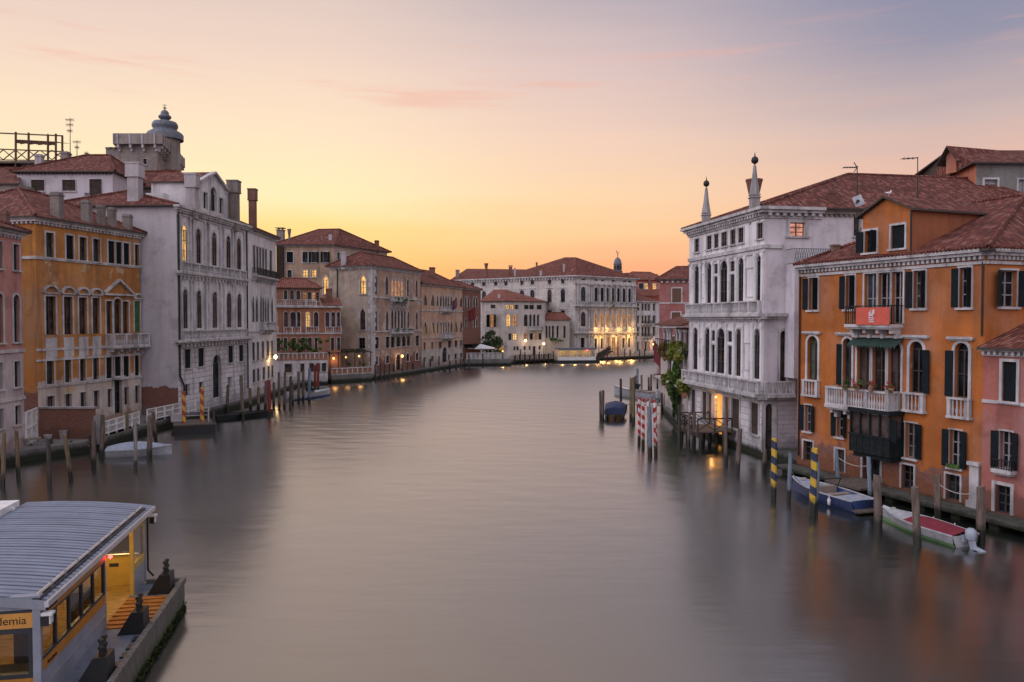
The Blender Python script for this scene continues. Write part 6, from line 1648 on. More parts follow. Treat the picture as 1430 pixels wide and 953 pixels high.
# satellite dish and aerials
p = PY(1197.5, 281, 47.6)
t = thing('satellite_dish', 'pale square satellite dish on a pole beside the orange attic', 'satellite dish', PY(1197, 345, 47.6))
q = MB(); q.tube(PY(1197, 350, 47.8), PY(1197, 232, 47.8), .035, .03, 6); q.bar(PY(1197, 330, 47.8), PY(1203, 318, 48.4), .04); q.build('pole', M_['iron'], t)
q = MB(); e1 = Vector((.72, .2, .28)); e2 = Vector((-.30, .1, .68)); pc = p + Vector((0, -.15, 0)); c_ = [pc + (e1 * x + e2 * y) * .42 for x, y in ((-1, -1), (1, -1), (1, 1), (-1, 1))]; bk = Vector((0, .07, -.01))
q.face(c_); q.face([x + bk for x in c_[::-1]])
for i in range(4): q.face([c_[i], c_[i] + bk, c_[(i + 1) % 4] + bk, c_[(i + 1) % 4]])
MAT['dishgrey'] = plain('pale_grey_paint', (.42, .43, .47), .5); q.build('dish', M_['dishgrey'], t)
q = MB(); q.bar(pc + Vector((-.1, -.03, -.12)), pc + Vector((-.3, -.45, -.1)), .09); q.bar(pc + Vector((-.12, -.03, -.02)), pc + Vector((.02, -.05, -.02)), .16, .12); q.build('feed', M_['iron'], t)
q = MB(); pt_ = PY(1197, 234, 47.8); q.bar(pt_, pt_ - Vector((.85, 0, 0.02)), .045)
for i in range(6): x_ = pt_ - Vector((.15 * i + .05, 0, 0)); q.bar(x_ - Vector((0, .25, 0)), x_ + Vector((0, .25, 0)), .025)
q.bar(pt_ + Vector((-.2, 0, .3)), pt_ + Vector((0, 0, 0)), .04); q.bar(pt_ + Vector((-.2, 0, -.3)), pt_, .04); q.build('aerial', M_['iron'], t)
aerial('antenna', 'bare comb aerial on a tall mast over the tiled roofs behind the orange attic', 1281.5, 292, 220, 56, [(.98, 1.1, 'boom')])
t = thing('seagull', 'white seagull standing on the roof ridge behind the orange attic', 'seagull', PY(1241, 272, 48.5))
q = MB(); c = PY(1241, 267.5, 48.5)
def ell(q, c, rx, ry, rz, n=8):
    for i in range(n):
        for j in range(n // 2):
            def s_(i_, j_): a_, b_ = 2 * math.pi * i_ / n, math.pi * (j_ / (n // 2) - .5); return c + Vector((rx * math.cos(a_) * math.cos(b_), ry * math.sin(a_) * math.cos(b_), rz * math.sin(b_)))
            q.face([s_(i, j), s_(i + 1, j), s_(i + 1, j + 1), s_(i, j + 1)])
ell(q, c, .26, .12, .12); ell(q, c + Vector((.22, 0, .18)), .085, .08, .085); q.tube(c + Vector((.16, 0, .06)), c + Vector((.22, 0, .16)), .07, .06, 6); q.tube(c + Vector((.29, 0, .17)), c + Vector((.38, 0, .15)), .025, .008, 5); q.tube(c + Vector((-.2, 0, .02)), c + Vector((-.42, 0, .03)), .07, .02, 6)
for y_ in (-.05, .05): q.tube(c + Vector((.02, y_, -.1)), c + Vector((.02, y_, -.24)), .014, .014, 5)
q.v = [c + Vector((0, 0, -.1)) + (v - c) * .62 for v in q.v]; q.build('body', M_['white_paint'], t, True)

# ---- pink house at the edge
a4 = fr.xy(fr.L + .02, .12); b4 = fr.xy(fr.L + 10, .12)
B = thing('house', 'pinkish red house with grilled white framed windows at the picture edge', 'house', (*a4, 0))
f4 = Fac(a4, b4); p4 = rect(a4, b4, 6); zt = f4.z(1380, 489)
rows = row(f4, (1411, 505.5, 561), [(1401.5, 1421.5), (1475, 1497)], mode='closed', modes={0: 'closed'}, sw=.14, sash='sash_white') + row(f4, (1409, 603, 655), [(1399.5, 1417), (1470, 1492)], mode='open', sw=.08, pane='glass', sash='sash_white') + row(f4, (1405, 679, 718), [(1394, 1416), (1470, 1492)], sw=.16, pane='glass', sill=False)
body(B, p4, -1.2, zt, {0: rows}, 'pinkred'); cornice(B, f4, zt, [(-.28, -.2, .08), (-.04, .12, .34)], (.3, .15, -.2, -.04, .24), ext=0)
cornice(B, f4, f4.z(1385, 561), [(-.08, .08, .06)], ext=0, name='string_course')
balcony(B, f4, f4.u(1395), f4.u(1424), f4.z(1409, 656), f4.z(1409, 642), .45, kind='iron', brackets=False)
e_ = .45; roof_faces(B, [[f4.pt(-.02, zt + .14, e_), f4.pt(f4.L, zt + .14, e_), f4.pt(f4.L, zt + 2.4, -6), f4.pt(-.02, zt + 2.4, -6)]], 'roof')

# ---- roofs and block behind
k5 = XY(1360, 66); l5 = (XY(1296, 75)[0] , 75); r5 = (k5[0] + 17, 66.5)
B = thing('house', 'taller block behind the orange palazzo, rust wall and grey cement side with white louvres', 'house', (*k5, 0))
pts = [k5, r5, (r5[0], 78), (l5[0] - .5, 78), l5]; f5 = Fac(k5, r5); fl = Fac(l5, k5); zt = f5.z(1400, 228)
rows = row(f5, (1380, 251, 271), [(1371.5, 1389.5), (1419, 1437)], pane='louvre', sw=.16, sash='sash_white', hb=6)
MAT['louvre'] = plain('white_louvre_paint', (.42, .42, .43), .6)
body(B, pts, 6, zt, {0: rows}, {0: 'grey_wall', 1: 'grey_wall', 2: 'rust_wall', 3: 'rust_wall', 4: 'rust_wall'})
zr = PY(1400, 205, 70).z
roof_faces(B, [[(k5[0] - .6, k5[1] - .5, zt), (r5[0], r5[1] - .5, zt), (r5[0], 71.5, zr), (k5[0] + .6, 71.5, zr)], [(r5[0], 78.5, zt), (k5[0] - .6, 78.5, zt), (k5[0] + .6, 71.5, zr), (r5[0], 71.5, zr)], [(l5[0] - .6, 79, zt - .4), (l5[0] - .4, 74.6, zt - .4), (k5[0] - .6, k5[1] - .5, zt), (k5[0] + .6, 71.5, zr)]], 'roof')
fd = Fac(XY(1318, 69.5), XY(1332, 68.5)); 
gable_block(B, fd, 0, fd.L, 0, 7, PY(0, 242, 69).z, PY(0, 218, 69).z, PY(0, 206.5, 69).z, [], 'rust_wall', .55)
# tiled roofs between the white palazzo and the block
B = thing('house', 'low tiled house filling the gap between the white palazzo and the rust block', 'house', (*XY(1240, 62), 0))
pts = [XY(1200, 61), XY(1345, 61), XY(1345, 68), XY(1200, 68)]; zt = PY(0, 300, 61).z
body(B, pts, 4, zt, {}, 'rust_wall'); roof_hip(B, pts, zt, PY(0, 283, 64).z, .5, .5, .4)

# ---- narrow stone ledge along the water and the house steps
fq = Fac(fr.xy(-.5, 0), fr.xy(fr.L + 10, 0))
B = thing('stone_ledge', 'narrow grey stone ledge along the water under the orange palazzo', 'ledge', fq.pt(0, 0, 0))
q = MB(); q.box(fq, 0, fq.L, .34, .56, .1, 1.35)
for i in range(12): u = .4 + i * (fq.L - 1) / 11; q.box(fq, u, u + .5, -1.2, .34, .1, 1.1)
q.build('slab', M_['quay'], B)
t = thing('water_steps', 'pale plank steps at the orange palazzo\'s dark water door', 'steps', fq.pt(fr.u(1220) + .5, 0, 1.4))
u = fr.u(1219) + .5; q = MB(); q.box(fq, u - 1.3, u + 1.3, .50, .62, .2, 2.2); q.box(fq, u - .9, u + 1.1, .62, .76, .2, .8); q.build('plank', M_['plank'], t)
# ---- wooden water porch before the white palazzo
fw = Fac((15.9, 70.6), (18.2, 57.0)); u0, u1 = fw.u(985), fw.u(1030)
B = thing('wooden_dock', 'little wooden dock with crossed railings in front of the lit water door', 'dock', fw.pt(u0, 0, 1))
ua, ub = 5.4, 9.6; zd = 1.35
q = MB(); n_ = 14
for i in range(n_): u = ua + (ub - ua) * i / n_; q.box(fw, u, u + (ub - ua) / n_ - .03, zd - .1, zd, .05, 3.3)
q.build('planking', M_['plank'], B)
q = MB(); q.box(fw, ua, ub, zd - .38, zd - .1, 3.05, 3.25); q.box(fw, ua, ub, zd - .38, zd - .1, .2, .4)
for i in range(4): u = ua + .15 + (ub - ua - .3) * i / 3; q.tube(fw.pt(u, -1.5, 2.9), fw.pt(u, zd - .1, 2.9), .17, .15, 8); q.tube(fw.pt(u, -1.5, 1.0), fw.pt(u, zd - .1, 1.0), .17, .15, 8)
q.build('piles', M_['pole_dark'], B)
def xrail(q, p0, p1, h, n):
    for i in range(n + 1): s = p0 + (p1 - p0) * i / n; q.bar(s, s + Z3 * h, .09)
    q.bar(p0 + Z3 * h, p1 + Z3 * h, .09)
    for i in range(n): s0, s1 = p0 + (p1 - p0) * i / n, p0 + (p1 - p0) * (i + 1) / n; q.bar(s0 + Z3 * .08, s1 + Z3 * h, .05); q.bar(s1 + Z3 * .08, s0 + Z3 * h, .05)
q = MB(); xrail(q, fw.pt(ua, zd, 3.2), fw.pt(ub - 1.2, zd, 3.2), 1.0, 2); xrail(q, fw.pt(ub, zd, .4), fw.pt(ub, zd, 3.2), 1.0, 2); xrail(q, fw.pt(ua, zd, .4), fw.pt(ua, zd, 3.2), 1.0, 2); q.build('railing', M_['darkwood'], B)
# ================================================================== MOORING POLES
def pole(px, yt, yw, pxt=None, w_=None, mat='pole', label='', group=None, cap=None, r=None, name='mooring_pole'):
    """px, yw: foot at the water; pxt, yt: top"""
    b = P(px, yw); t = PY(pxt if pxt is not None else px, yt, b.y)
    r = r or (w_ or 6) * b.y / 1100 / 2
    lean = Vector((t.x - b.x + random.uniform(-.05, .05), random.uniform(-.3, .3), 0)); h = t.z
    rng = random.Random(int(px * 31 + yw)); q = MB(); n = 9; segs = 7
    base = -1.6; prev = None; ph = [rng.uniform(.86, 1.1) for _ in range(n)]; slant = rng.uniform(-.5, .5)
    for i in range(segs + 1):
        s = i / segs; z = base + (h - base) * s; k_ = (z - 0) / max(h, .1)
        c = Vector((lean.x * k_, lean.y * k_, z)); rr = r * (1.08 - .16 * s) * rng.uniform(.96, 1.04)
        ring = [c + Vector((math.cos(2 * math.pi * j / n), math.sin(2 * math.pi * j / n), 0)) * rr * ph[j] * rng.uniform(.97, 1.03) + (Z3 * (slant * rr * math.cos(2 * math.pi * j / n)) if i == segs and not cap else Vector((0, 0, 0))) for j in range(n)]
        if prev:
            for j in range(n): q.face([prev[j], prev[(j + 1) % n], ring[(j + 1) % n], ring[j]])
        prev = ring
    q.face(prev)
    o = q.build(name, M_[mat], None, True, loc=b, local=True); tag(o, label, 'mooring pole', group)
    if cap:
        q = MB(); c = Vector((lean.x, lean.y, h))
        if cap == 'black': q.lathe(c - Z3 * .32, [(r * 1.12, 0), (r * 1.14, .1), (r * 1.1, .3), (r * .6, .45), (0, .48)], 9); m = 'capblack'
        elif cap == 'cone': q.lathe(c - Z3 * .15, [(r * 1.2, 0), (r * 1.25, .2), (r * .8, .34), (r * .3, .62), (0, .68)], 10); m = 'pole_pale'
        elif cap == 'white': q.lathe(c - Z3 * .1, [(r * 1.1, 0), (r * 1.5, .15), (r * 1.45, .4), (r * .7, .62), (0, .68)], 10); m = 'white_paint'
        elif cap == 'redcrown': q.lathe(c - Z3 * .1, [(r * 1.3, 0), (r * 1.55, .1), (r * 1.1, .26), (r * 1.45, .36), (r * .8, .5), (0, .56)], 10); m = 'pole_red'
        q.build('cap', M_[m], o, True)
    return o

G1 = 'mooring poles off the brick garden wall'
pole(4, 605, 682, 3, 6, 'pole_yellow', 'greenish brown mooring pole at the picture edge below the pink palazzo', G1)
pole(26, 601, 669, 25, 5, 'pole_yellow', 'greenish brown mooring pole in front of the white gate', G1)
pole(69.8, 613, 681, 69, 6, 'pole_dark', 'dark short mooring pole standing out in the water before the plank dock', G1)
pole(99.5, 671, 671, 92, 6, 'pole_yellow', 'yellowish mooring pole leaning over from the plank dock', G1) if False else pole(99.5, 607, 671, 92, 6, 'pole_yellow', 'yellowish mooring pole leaning away from the plank dock', G1)
pole(131, 589, 655, 129, 6.5, 'pole', 'black capped mooring pole at the brick wall\'s canal corner', G1, 'black')
pole(141.5, 580, 641, 140.5, 6, 'pole', 'tall black capped pole, twin of a bare one, beside the covered boat\'s stern', G1, 'black')
pole(146.5, 579.5, 630, 145.5, 4.5, 'pole_yellow', 'bare thin pole right behind the tall black capped one', G1)
pole(178.5, 575, 614, 178, 5, 'pole_yellow', 'yellowish pole by the white railing behind the covered boat', G1)
pole(189.5, 590, 656, 187, 5.5, 'pole_pale', 'pale grey pole standing in front of the covered boat', G1)
pole(208.5, 582, 641, 207.5, 7, 'pole', 'thick black capped pole at the bow of the covered boat', G1, 'black')
pole(218, 575, 616, 216.5, 5, 'pole', 'plain brown pole behind the covered boat\'s bow', G1)
G2 = 'poles around the dark barge'
for i, (x, yt, yw, xt, m, lab) in enumerate(((317, 537, 576, 319, 'pole', 'grey pole leaning out at the near end of the dark barge'), (339.5, 525, 586, 335.5, 'pole', 'long pole leaning across the middle of the dark barge'), (350, 542, 574, None, 'pole_yellow', 'short pole behind the middle of the dark barge'), (361, 541, 574, None, 'pole_yellow', 'second short pole behind the dark barge, nearer its far end'),
        (371, 532, 573, None, 'pole', 'slim pole behind the far tip of the dark barge'), (376.5, 531, 583, None, 'pole_red', 'reddish pole at the far tip of the dark barge'), (298, 534, 574, 297.5, 'pole', 'thin pole by the pontoon\'s far corner rail'))):
    pole(x, yt, yw, xt, 4.6, m, lab, G2)
G3 = 'thicket of poles before the slim gothic palazzo'
for x, yt, yw, m in ((382, 534, 570, 'pole'), (390, 520, 572, 'pole'), (397, 519, 571, 'pole'), (405.5, 526, 572, 'pole_dark'), (409, 533, 566, 'pole'), (417, 519, 563, 'pole'), (423.6, 517, 562, 'pole')):
    pole(x, yt, yw, None, 3.8, m, 'slim grey brown pole in the thicket before the slim gothic palazzo', G3)
pole(432, 515, 563, None, 4, 'pole_blue', 'blue grey pole with a white rounded top by the blue and white boat', None, 'white')
pole(440, 510, 546, None, 3.6, 'pole_red', 'darker red painted pole of the pair before the terracotta house', 'pair of red poles'); pole(444, 508.5, 547, None, 3.6, 'pole_red', 'taller red painted pole of the pair nearer the veranda', 'pair of red poles')
for i, (x, yt, yw) in enumerate(((524, 509, 531.5), (531, 507.5, 530), (537, 509, 529), (544, 508, 528), (550, 509, 526.5), (562, 508, 525), (569, 507, 523.5), (577, 507, 522.5), (584, 506, 521))):
    pole(x, yt, yw, None, 2.4, 'pole_dark', 'thin dark pole in the water before the gothic palazzo with tracery', 'thin poles before the tracery windows')
for i, (x, yt, yw) in enumerate(((592, 500, 520), (601, 501, 518.5), (613, 497, 517), (628, 504, 517), (637, 503, 515.5), (643, 502, 514.5))):
    pole(x, yt, yw, None, 2.2, 'pole_dark', 'thin dark pole in the water before the salmon palazzo', 'thin poles before the salmon palazzo')
for i, (x, yt, yw) in enumerate(((654.5, 495, 516), (674.5, 494, 512), (687, 493.5, 511), (727, 488, 508))):
    pole(x, yt, yw, None, 1.9, 'pole_dark', 'thin dark pole in the water before the garden terrace', 'thin poles before the garden terrace')
for x, yt, yw in ((848, 486, 505), (863, 485, 505), (872, 487, 504.5), (880, 488, 504), (900, 487, 503.5), (893, 488, 504)):
    pole(x, yt, yw, None, 1.6, 'pole_red' if x in (863, 848) else 'pole_dark', 'small distant pole before the floodlit palazzo front', 'distant poles before the floodlit front')
# centre right group
G4 = 'poles around the blue covered boat'
for x, yt, yw, m, w_, lab in ((838.6, 547, 586, 'pole', 3.6, 'thinner pole of the pair outside the blue covered boat'), (841.6, 545, 588, 'pole', 4.2, 'taller pole of the pair touching the blue covered boat\'s outer side'), (867, 529, 559, 'pole_dark', 3.6, 'dark pole at the white motorboat\'s bow'), (880.8, 528, 588, 'pole_yellow', 4.2, 'thin half of the twin poles between blue boat and striped poles'), (885, 527, 593, 'pole_yellow', 4.8, 'thick half of the twin poles between blue boat and striped poles'),
        (887.6, 525, 548, 'pole', 3, 'distant pole just beside the white topped lamp pole'), (896, 524, 556, 'pole', 3.2, 'pole rising in front of the white motorboat\'s windscreen'), (906, 527, 546, 'pole', 3, 'shorter pole of the pair behind the white motorboat'), (909.2, 523, 546, 'pole', 3, 'taller pole of the pair behind the white motorboat'), (924.5, 549, 577, 'pole_dark', 3.2, 'dark pole behind the striped poles by the small house'), (929, 551, 578, 'pole_dark', 3.2, 'dark pole right at the small house\'s water edge'), (918, 526, 543, 'pole', 2.6, 'low pole by the end of the small house\'s terrace')):
    pole(x, yt, yw, None, w_, m, lab, G4)
pole(890.3, 515, 548, None, 3.6, 'pole_blue', 'grey lamp pole with a bright white top behind the white motorboat', None, 'white')
G5 = 'red and white striped mooring poles'
def spole(px, yt, yw, w_, mat, lab, grp, cap, pxt=None): return pole(px, yt, yw, pxt, w_, mat, lab, grp, cap, name='striped_mooring_pole')
spole(892.4, 555, 621, 4.6, 'rw', 'red and white striped pole farthest out on the canal side of its cluster', G5, 'redcrown')
spole(898.2, 557, 626, 5, 'rw', 'red and white striped pole second from the canal side of its cluster', G5, 'redcrown')
spole(906, 557, 614, 4.6, 'rw', 'red and white striped pole half hidden behind the plain grey one', G5, 'redcrown')
spole(915.8, 559, 637, 5.2, 'rw', 'red and white striped pole nearest the little house and camera', G5, 'redcrown')
pole(907.8, 568, 638, None, 6.6, 'pole_blue', 'thick plain grey blue pole amid the red and white striped ones', None, 'white')
G6 = 'poles along the white obelisk palazzo'
for x, yt, yw, xt, m, w_, lab in ((949, 566, 622, None, 'pole_dark', 4.4, 'dark pole at the canal corner of the wooden dock'), (961.5, 576, 626, None, 'pole', 4.4, 'brown pole on the outer edge of the wooden dock'), (969.5, 576, 622, None, 'pole', 4.2, 'pole beside the crossed railing of the wooden dock'), (1013.6, 585, 649, None, 'pole', 5.4, 'grey pole just past the near end of the wooden dock'), (1029.6, 599, 661, 1033.6, 'pole', 6.4, 'thick leaning pole before the white palazzo\'s shuttered ground storey'), (1067, 627, 660, None, 'pole', 5.4, 'short pole at the white palazzo\'s arched corner door')):
    pole(x, yt, yw, xt, w_, m, lab, G6)
spole(1080, 612, 698, 8.2, 'by', 'blue and yellow striped pole at the corner of the white obelisk palazzo', 'blue and yellow striped poles', 'cone')
spole(1134.6, 625, 721, 9.4, 'by', 'blue and yellow striped pole in front of the blue motorboat', 'blue and yellow striped poles', 'cone')
G7 = 'poles before the orange palazzo'
for x, yt, yw, m, w_, lab in ((1101.5, 632, 701, 'pole_blue', 5.4, 'blue grey pole between the two blue and yellow striped poles'), (1139.8, 644, 716, 'pole_blue', 5, 'blue grey pole hidden close behind a blue and yellow striped pole'), (1171, 628, 684, 'pole_blue', 5.2, 'blue grey pole by the first white framed window of the orange palazzo'), (1215.6, 639, 706, 'pole_blue', 6.4, 'blue grey pole in front of the dark water door'), (1226.5, 665, 745, 'pole', 10.5, 'thick brown pole between the blue motorboat and the red covered boat'),
        (1282, 682, 764, 'pole', 11, 'thick brown pole standing before the red covered boat'), (1310, 664, 728, 'pole', 9, 'brown pole close to the wall between two white framed windows'), (1369.5, 680, 758, 'pole', 11.5, 'thick dark topped pole by the outboard motor and white pillar')):
    pole(x, yt, yw, None, w_, m, lab, G7, r=None)
MAT['rope_m'] = plain('pale_rope', (.40, .38, .36), .9)
def rope(label, p0, p1, sag=.35, r=.022):
    p0, p1 = Vector(p0), Vector(p1); pts = [p0 + (p1 - p0) * i / 12 - Z3 * sag * 4 * (i / 12) * (1 - i / 12) for i in range(13)]
    q = MB(); q.path(pts, r, 5); o = q.build('rope', M_['rope_m'], None, loc=p0); tag(o, label, 'rope')
def ptop(px, yt, yw, dz=0): b = P(px, yw); t = PY(px, yt, b.y); return Vector((b.x, b.y, t.z - dz))
rope('slack mooring rope between the two pale poles by the dark water door', ptop(1171, 640, 684), ptop(1215.6, 650, 706), .22)
rope('slack mooring rope between the wall pole and the pole at the white pillar', ptop(1310, 676, 728), ptop(1369.5, 686, 758), .3)
rope('mooring rope from the blue grey pole to the blue motorboat\'s bow', ptop(1101.5, 652, 701), P(1125, 676, .5), .25)

# ================================================================== BOATS
def hull(q, L, W, H, bow=.5, sheer=.25, m=0, m2=None, n=14, stern=.85, flare=.82):
    """stern at x=0, bow at x=L; returns the gunwale lines"""
    st = []
    for i in range(n + 1):
        t = i / n
        w_ = W / 2 * (stern + (1 - stern) * min(1, t / .35)) if t < .45 else W / 2 * max(0.0, 1 - ((t - .45) / .55) ** 1.75)
        h = H * (1 + sheer * (t ** 2)); kx = L * t
        st.append((kx, max(w_, .015), h, flare - .35 * t ** 2))
    for (x0, w0, h0, f0), (x1, w1, h1, f1) in zip(st, st[1:]):
        for s in (-1, 1):
            a = [Vector((x0, s * w0, h0)), Vector((x1, s * w1, h1)), Vector((x1, s * w1 * (f1 + .06), h1 * .3)), Vector((x0, s * w0 * (f0 + .06), h0 * .3)), Vector((x0, s * w0 * f0 * .7, -.15)), Vector((x1, s * w1 * f1 * .7, -.15))]
            f_ = [[a[0], a[3], a[2], a[1]], [a[3], a[4], a[5], a[2]]]
            if s < 0: f_ = [x[::-1] for x in f_]
            q.face(f_[0][::-1], m); q.face(f_[1][::-1], m2 if m2 is not None else m)
    x0, w0, h0, f0 = st[0]
    q.face([Vector((0, w0, h0)), Vector((0, -w0, h0)), Vector((0, -w0 * f0 * .7, -.15)), Vector((0, w0 * f0 * .7, -.15))][::-1], m)
    return st
def deckfrom(q, st, dz, i0, i1, m=0, camber=.0, inset=.92):
    for (x0, w0, h0, _), (x1, w1, h1, _) in list(zip(st, st[1:]))[i0:i1]:
        c0, c1 = Vector((x0, 0, h0 + dz + camber)), Vector((x1, 0, h1 + dz + camber))
        for s in (-1, 1):
            f_ = [c0, c1, Vector((x1, s * w1 * inset, h1 + dz)), Vector((x0, s * w0 * inset, h0 + dz))]
            q.face(f_ if s < 0 else f_[::-1], m)
def gunwale(q, st, r=.05, m=0):
    for s in (-1, 1):
        for (x0, w0, h0, _), (x1, w1, h1, _) in zip(st, st[1:]): q.bar((x0, s * w0, h0), (x1, s * w1, h1), r * 2, r * 1.4, m)
for nm, c, r in (('hull_white', (.42, .43, .46), .4), ('hull_blue', (.03, .055, .16), .35), ('hull_black', (.012, .012, .014), .35), ('hull_green', (.16, .30, .13), .4), ('cover_grey', (.30, .33, .41), .7), ('cover_blue', (.022, .036, .095), .7), ('cover_red', (.20, .022, .04), .75), ('cover_tan', (.24, .20, .17), .8), ('engine', (.34, .38, .44), .35), ('boat_wood', (.16, .08, .04), .4)):
    MAT[nm] = plain(nm, c, r)
def boat(name, label, stern_px, bow_px, W, H, mats, parts):
    s, b = P(*stern_px), P(*bow_px); L = (b - s).length
    t = thing(name, label, 'boat', s, math.atan2(b.y - s.y, b.x - s.x), local=True)
    q = MB(); st = hull(q, L, W, H, m=0, m2=1); q.build('hull', [M_[mats[0]], M_[mats[1]]], t, True)
    q = MB(); gunwale(q, st, .04); q.build('gunwale', M_[mats[2]], t)
    parts(t, st, L, W, H)
    return t
def covered(t, st, L, W, H):
    q = MB(); n = len(st) - 1
    for k in range(n):
        (x0, w0, h0, _), (x1, w1, h1, _) = st[k], st[k + 1]
        def pr(x, w_, h, k_): 
            hh = .42 * math.sin(math.pi * min(1, .12 + k_ / n * .95)) + .04
            return [Vector((x, -w_ * 1.03, h - .05)), Vector((x, -w_ * .98, h + .05)), Vector((x, -w_ * .5, h + hh * .8)), Vector((x, 0, h + hh)), Vector((x, w_ * .5, h + hh * .8)), Vector((x, w_ * .98, h + .05)), Vector((x, w_ * 1.03, h - .05))]
        A_, B_ = pr(x0, w0, h0, k), pr(x1, w1, h1, k + 1)
        for i in range(6): q.face([A_[i], B_[i], B_[i + 1], A_[i + 1]][::-1])
        if k == 0: q.face(A_)
    q.build('cover', M_['cover_grey'], t, True)
boat('covered_boat', 'white motorboat under a pale grey blue cover, moored by the ochre palazzo\'s railing', (150, 638), (240, 634), 2.0, .55, ('hull_white', 'hull_white', 'hull_white'), covered)
def barge(t, st, L, W, H):
    q = MB(); deckfrom(q, st, -.25, 0, 13, 0, 0, .9); q.build('floor', M_['darkwood'], t)
    q = MB()
    for f in (.25, .5, .7): q.box(WORLD, L * f - .12, L * f + .12, H * .8, H * .95, -W * .4, W * .4)
    q.build('thwart', M_['darkwood'], t)
boat('barge', 'long low black barge lying alongside the tall white palazzo', (299, 588), (381, 580), 1.7, .5, ('hull_black', 'hull_black', 'hull_black'), barge)
def sporty(t, st, L, W, H):
    q = MB(); deckfrom(q, st, .0, 7, 14, 0, .10, .97); deckfrom(q, st, -.28, 0, 7, 0, 0, .9); q.build('deck', M_['hull_white'], t)
    q = MB()
    for s in (-1, 1): q.face([Vector((L * .52, s * W * .40, H * 1.05)), Vector((L * .60, 0, H * 1.05)), Vector((L * .55, 0, H * 1.9)), Vector((L * .47, s * W * .36, H * 1.8))])
    q.build('windscreen', M_['glass_blue'], t)
    q = MB(); q.box(WORLD, L * .30, L * .42, H * .5, H * 1.15, -W * .3, W * .3); q.box(WORLD, L * .08, L * .2, H * .5, H * 1.1, -W * .36, W * .36); q.build('seat', M_['cover_tan'], t)
    q = MB(); q.box(WORLD, -.38, .02, .35, H * 1.5, -.2, .2); q.box(WORLD, -.28, -.08, -.4, .35, -.08, .08); q.build('engine', M_['hull_white'], t)
boat('motorboat', 'white topped motorboat with a dark blue hull among the far poles', (403, 560), (461, 553), 1.9, .75, ('hull_white', 'hull_blue', 'hull_white'), sporty)
boat('motorboat', 'white open speedboat with a windscreen behind the blue covered boat', (917, 560), (858, 551), 2.0, .95, ('hull_white', 'hull_white', 'boat_wood'), sporty)
def bluecov(t, st, L, W, H):
    q = MB(); prof = [(-.98, .0), (-.95, .55), (-.8, .78), (0, .95), (.8, .78), (.95, .55), (.98, .0)]
    xs = [(0.02, .75), (.12, .95), (.5, 1.0), (.72, .9), (.86, .45)]
    for (a, ka), (b, kb) in zip(xs, xs[1:]):
        wa, wb = st[int(a * 14)][1], st[int(b * 14)][1]; ha, hb = st[int(a * 14)][2], st[int(b * 14)][2]
        A_ = [Vector((L * a, y * wa, ha + z * ka)) for y, z in prof]; B_ = [Vector((L * b, y * wb, hb + z * kb)) for y, z in prof]
        for i in range(6): q.face([A_[i], B_[i], B_[i + 1], A_[i + 1]][::-1])
        if a < .05: q.face(A_)
        if b > .85: q.face(B_[::-1])
    q.build('cover', M_['cover_blue'], t, True)
    for y in (-.7, 0, .7): q = MB(); q.lathe((-.12, y * W / 2, 0), [(.02, .05), (.14, .15), (.16, .5), (.05, .68), (.02, .7)], 8); q.build('fender', M_['hull_black'], t, True)
boat('covered_boat', 'boat wrapped in a dark blue cover, seen from its stern between mooring poles', (858.5, 588), (860.5, 577.5), 2.3, .62, ('boat_wood', 'hull_black', 'hull_blue'), bluecov)
def fenders(t, L, W, H, xs, side=1):
    for x in xs:
        q = MB(); q.lathe((L * x, side * (W / 2 + .06), 0), [(.02, .12), (.08, .18), (.09, .42), (.03, .52), (.02, .62)], 8); q.build('fender', M_['white_paint'], t, True)
def coil(t, x, y, z, r=.2):
    q = MB()
    for k_ in range(3): q.path([(x + (r - .03 * k_) * math.cos(a * .5), y + (r - .03 * k_) * math.sin(a * .5), z + .03 * k_) for a in range(14)], .02, 5)
    q.build('rope_coil', M_['rope_m'], t)
def bluemotor(t, st, L, W, H):
    q = MB(); deckfrom(q, st, .0, 8, 14, 0, .08, .96); q.build('foredeck', M_['cover_grey'], t)
    q = MB(); deckfrom(q, st, -.28, 3, 8, 0, 0, .9); q.build('floor', M_['cover_tan'], t)
    q = MB(); deckfrom(q, st, .01, 0, 3, 0, .03, .96); q.build('stern_deck', M_['cover_grey'], t)
    q = MB(); q.box(WORLD, L * .5, L * .57, H * .6, H * 1.25, -W * .36, W * .36); q.box(WORLD, L * .3, L * .38, H * .5, H * .95, -W * .38, W * .38); q.build('seat', M_['cover_tan'], t)
    q = MB()
    for s in (-1, 1): q.bar((L * .52, s * W * .42, H), (L * .46, s * W * .40, H + .62), .035)
    q.bar((L * .46, -W * .4, H + .62), (L * .46, W * .4, H + .62), .035); q.build('frame', M_['iron'], t)
    q = MB(); q.box(WORLD, -.55, 0, .12, .2, -W * .42, W * .42); q.build('platform', M_['plank'], t)
    fenders(t, L, W, H, (.25, .5), 1); coil(t, L * .82, .05, H * 1.32); coil(t, L * .12, -.3, H * 1.06, .16)
    q = MB(); q.bar((L * .1, W * .3, H * .8), (L * .62, W * .34, H * .95), .05); q.box(WORLD, L * .40, L * .47, H * .4, H * .75, -.25, .2); q.build('oar_and_box', M_['boat_wood'], t)
boat('motorboat', 'open blue motorboat with pale decks moored under the orange palazzo', (1207, 716), (1107, 684), 1.9, .62, ('hull_blue', 'hull_blue', 'hull_white'), bluemotor)
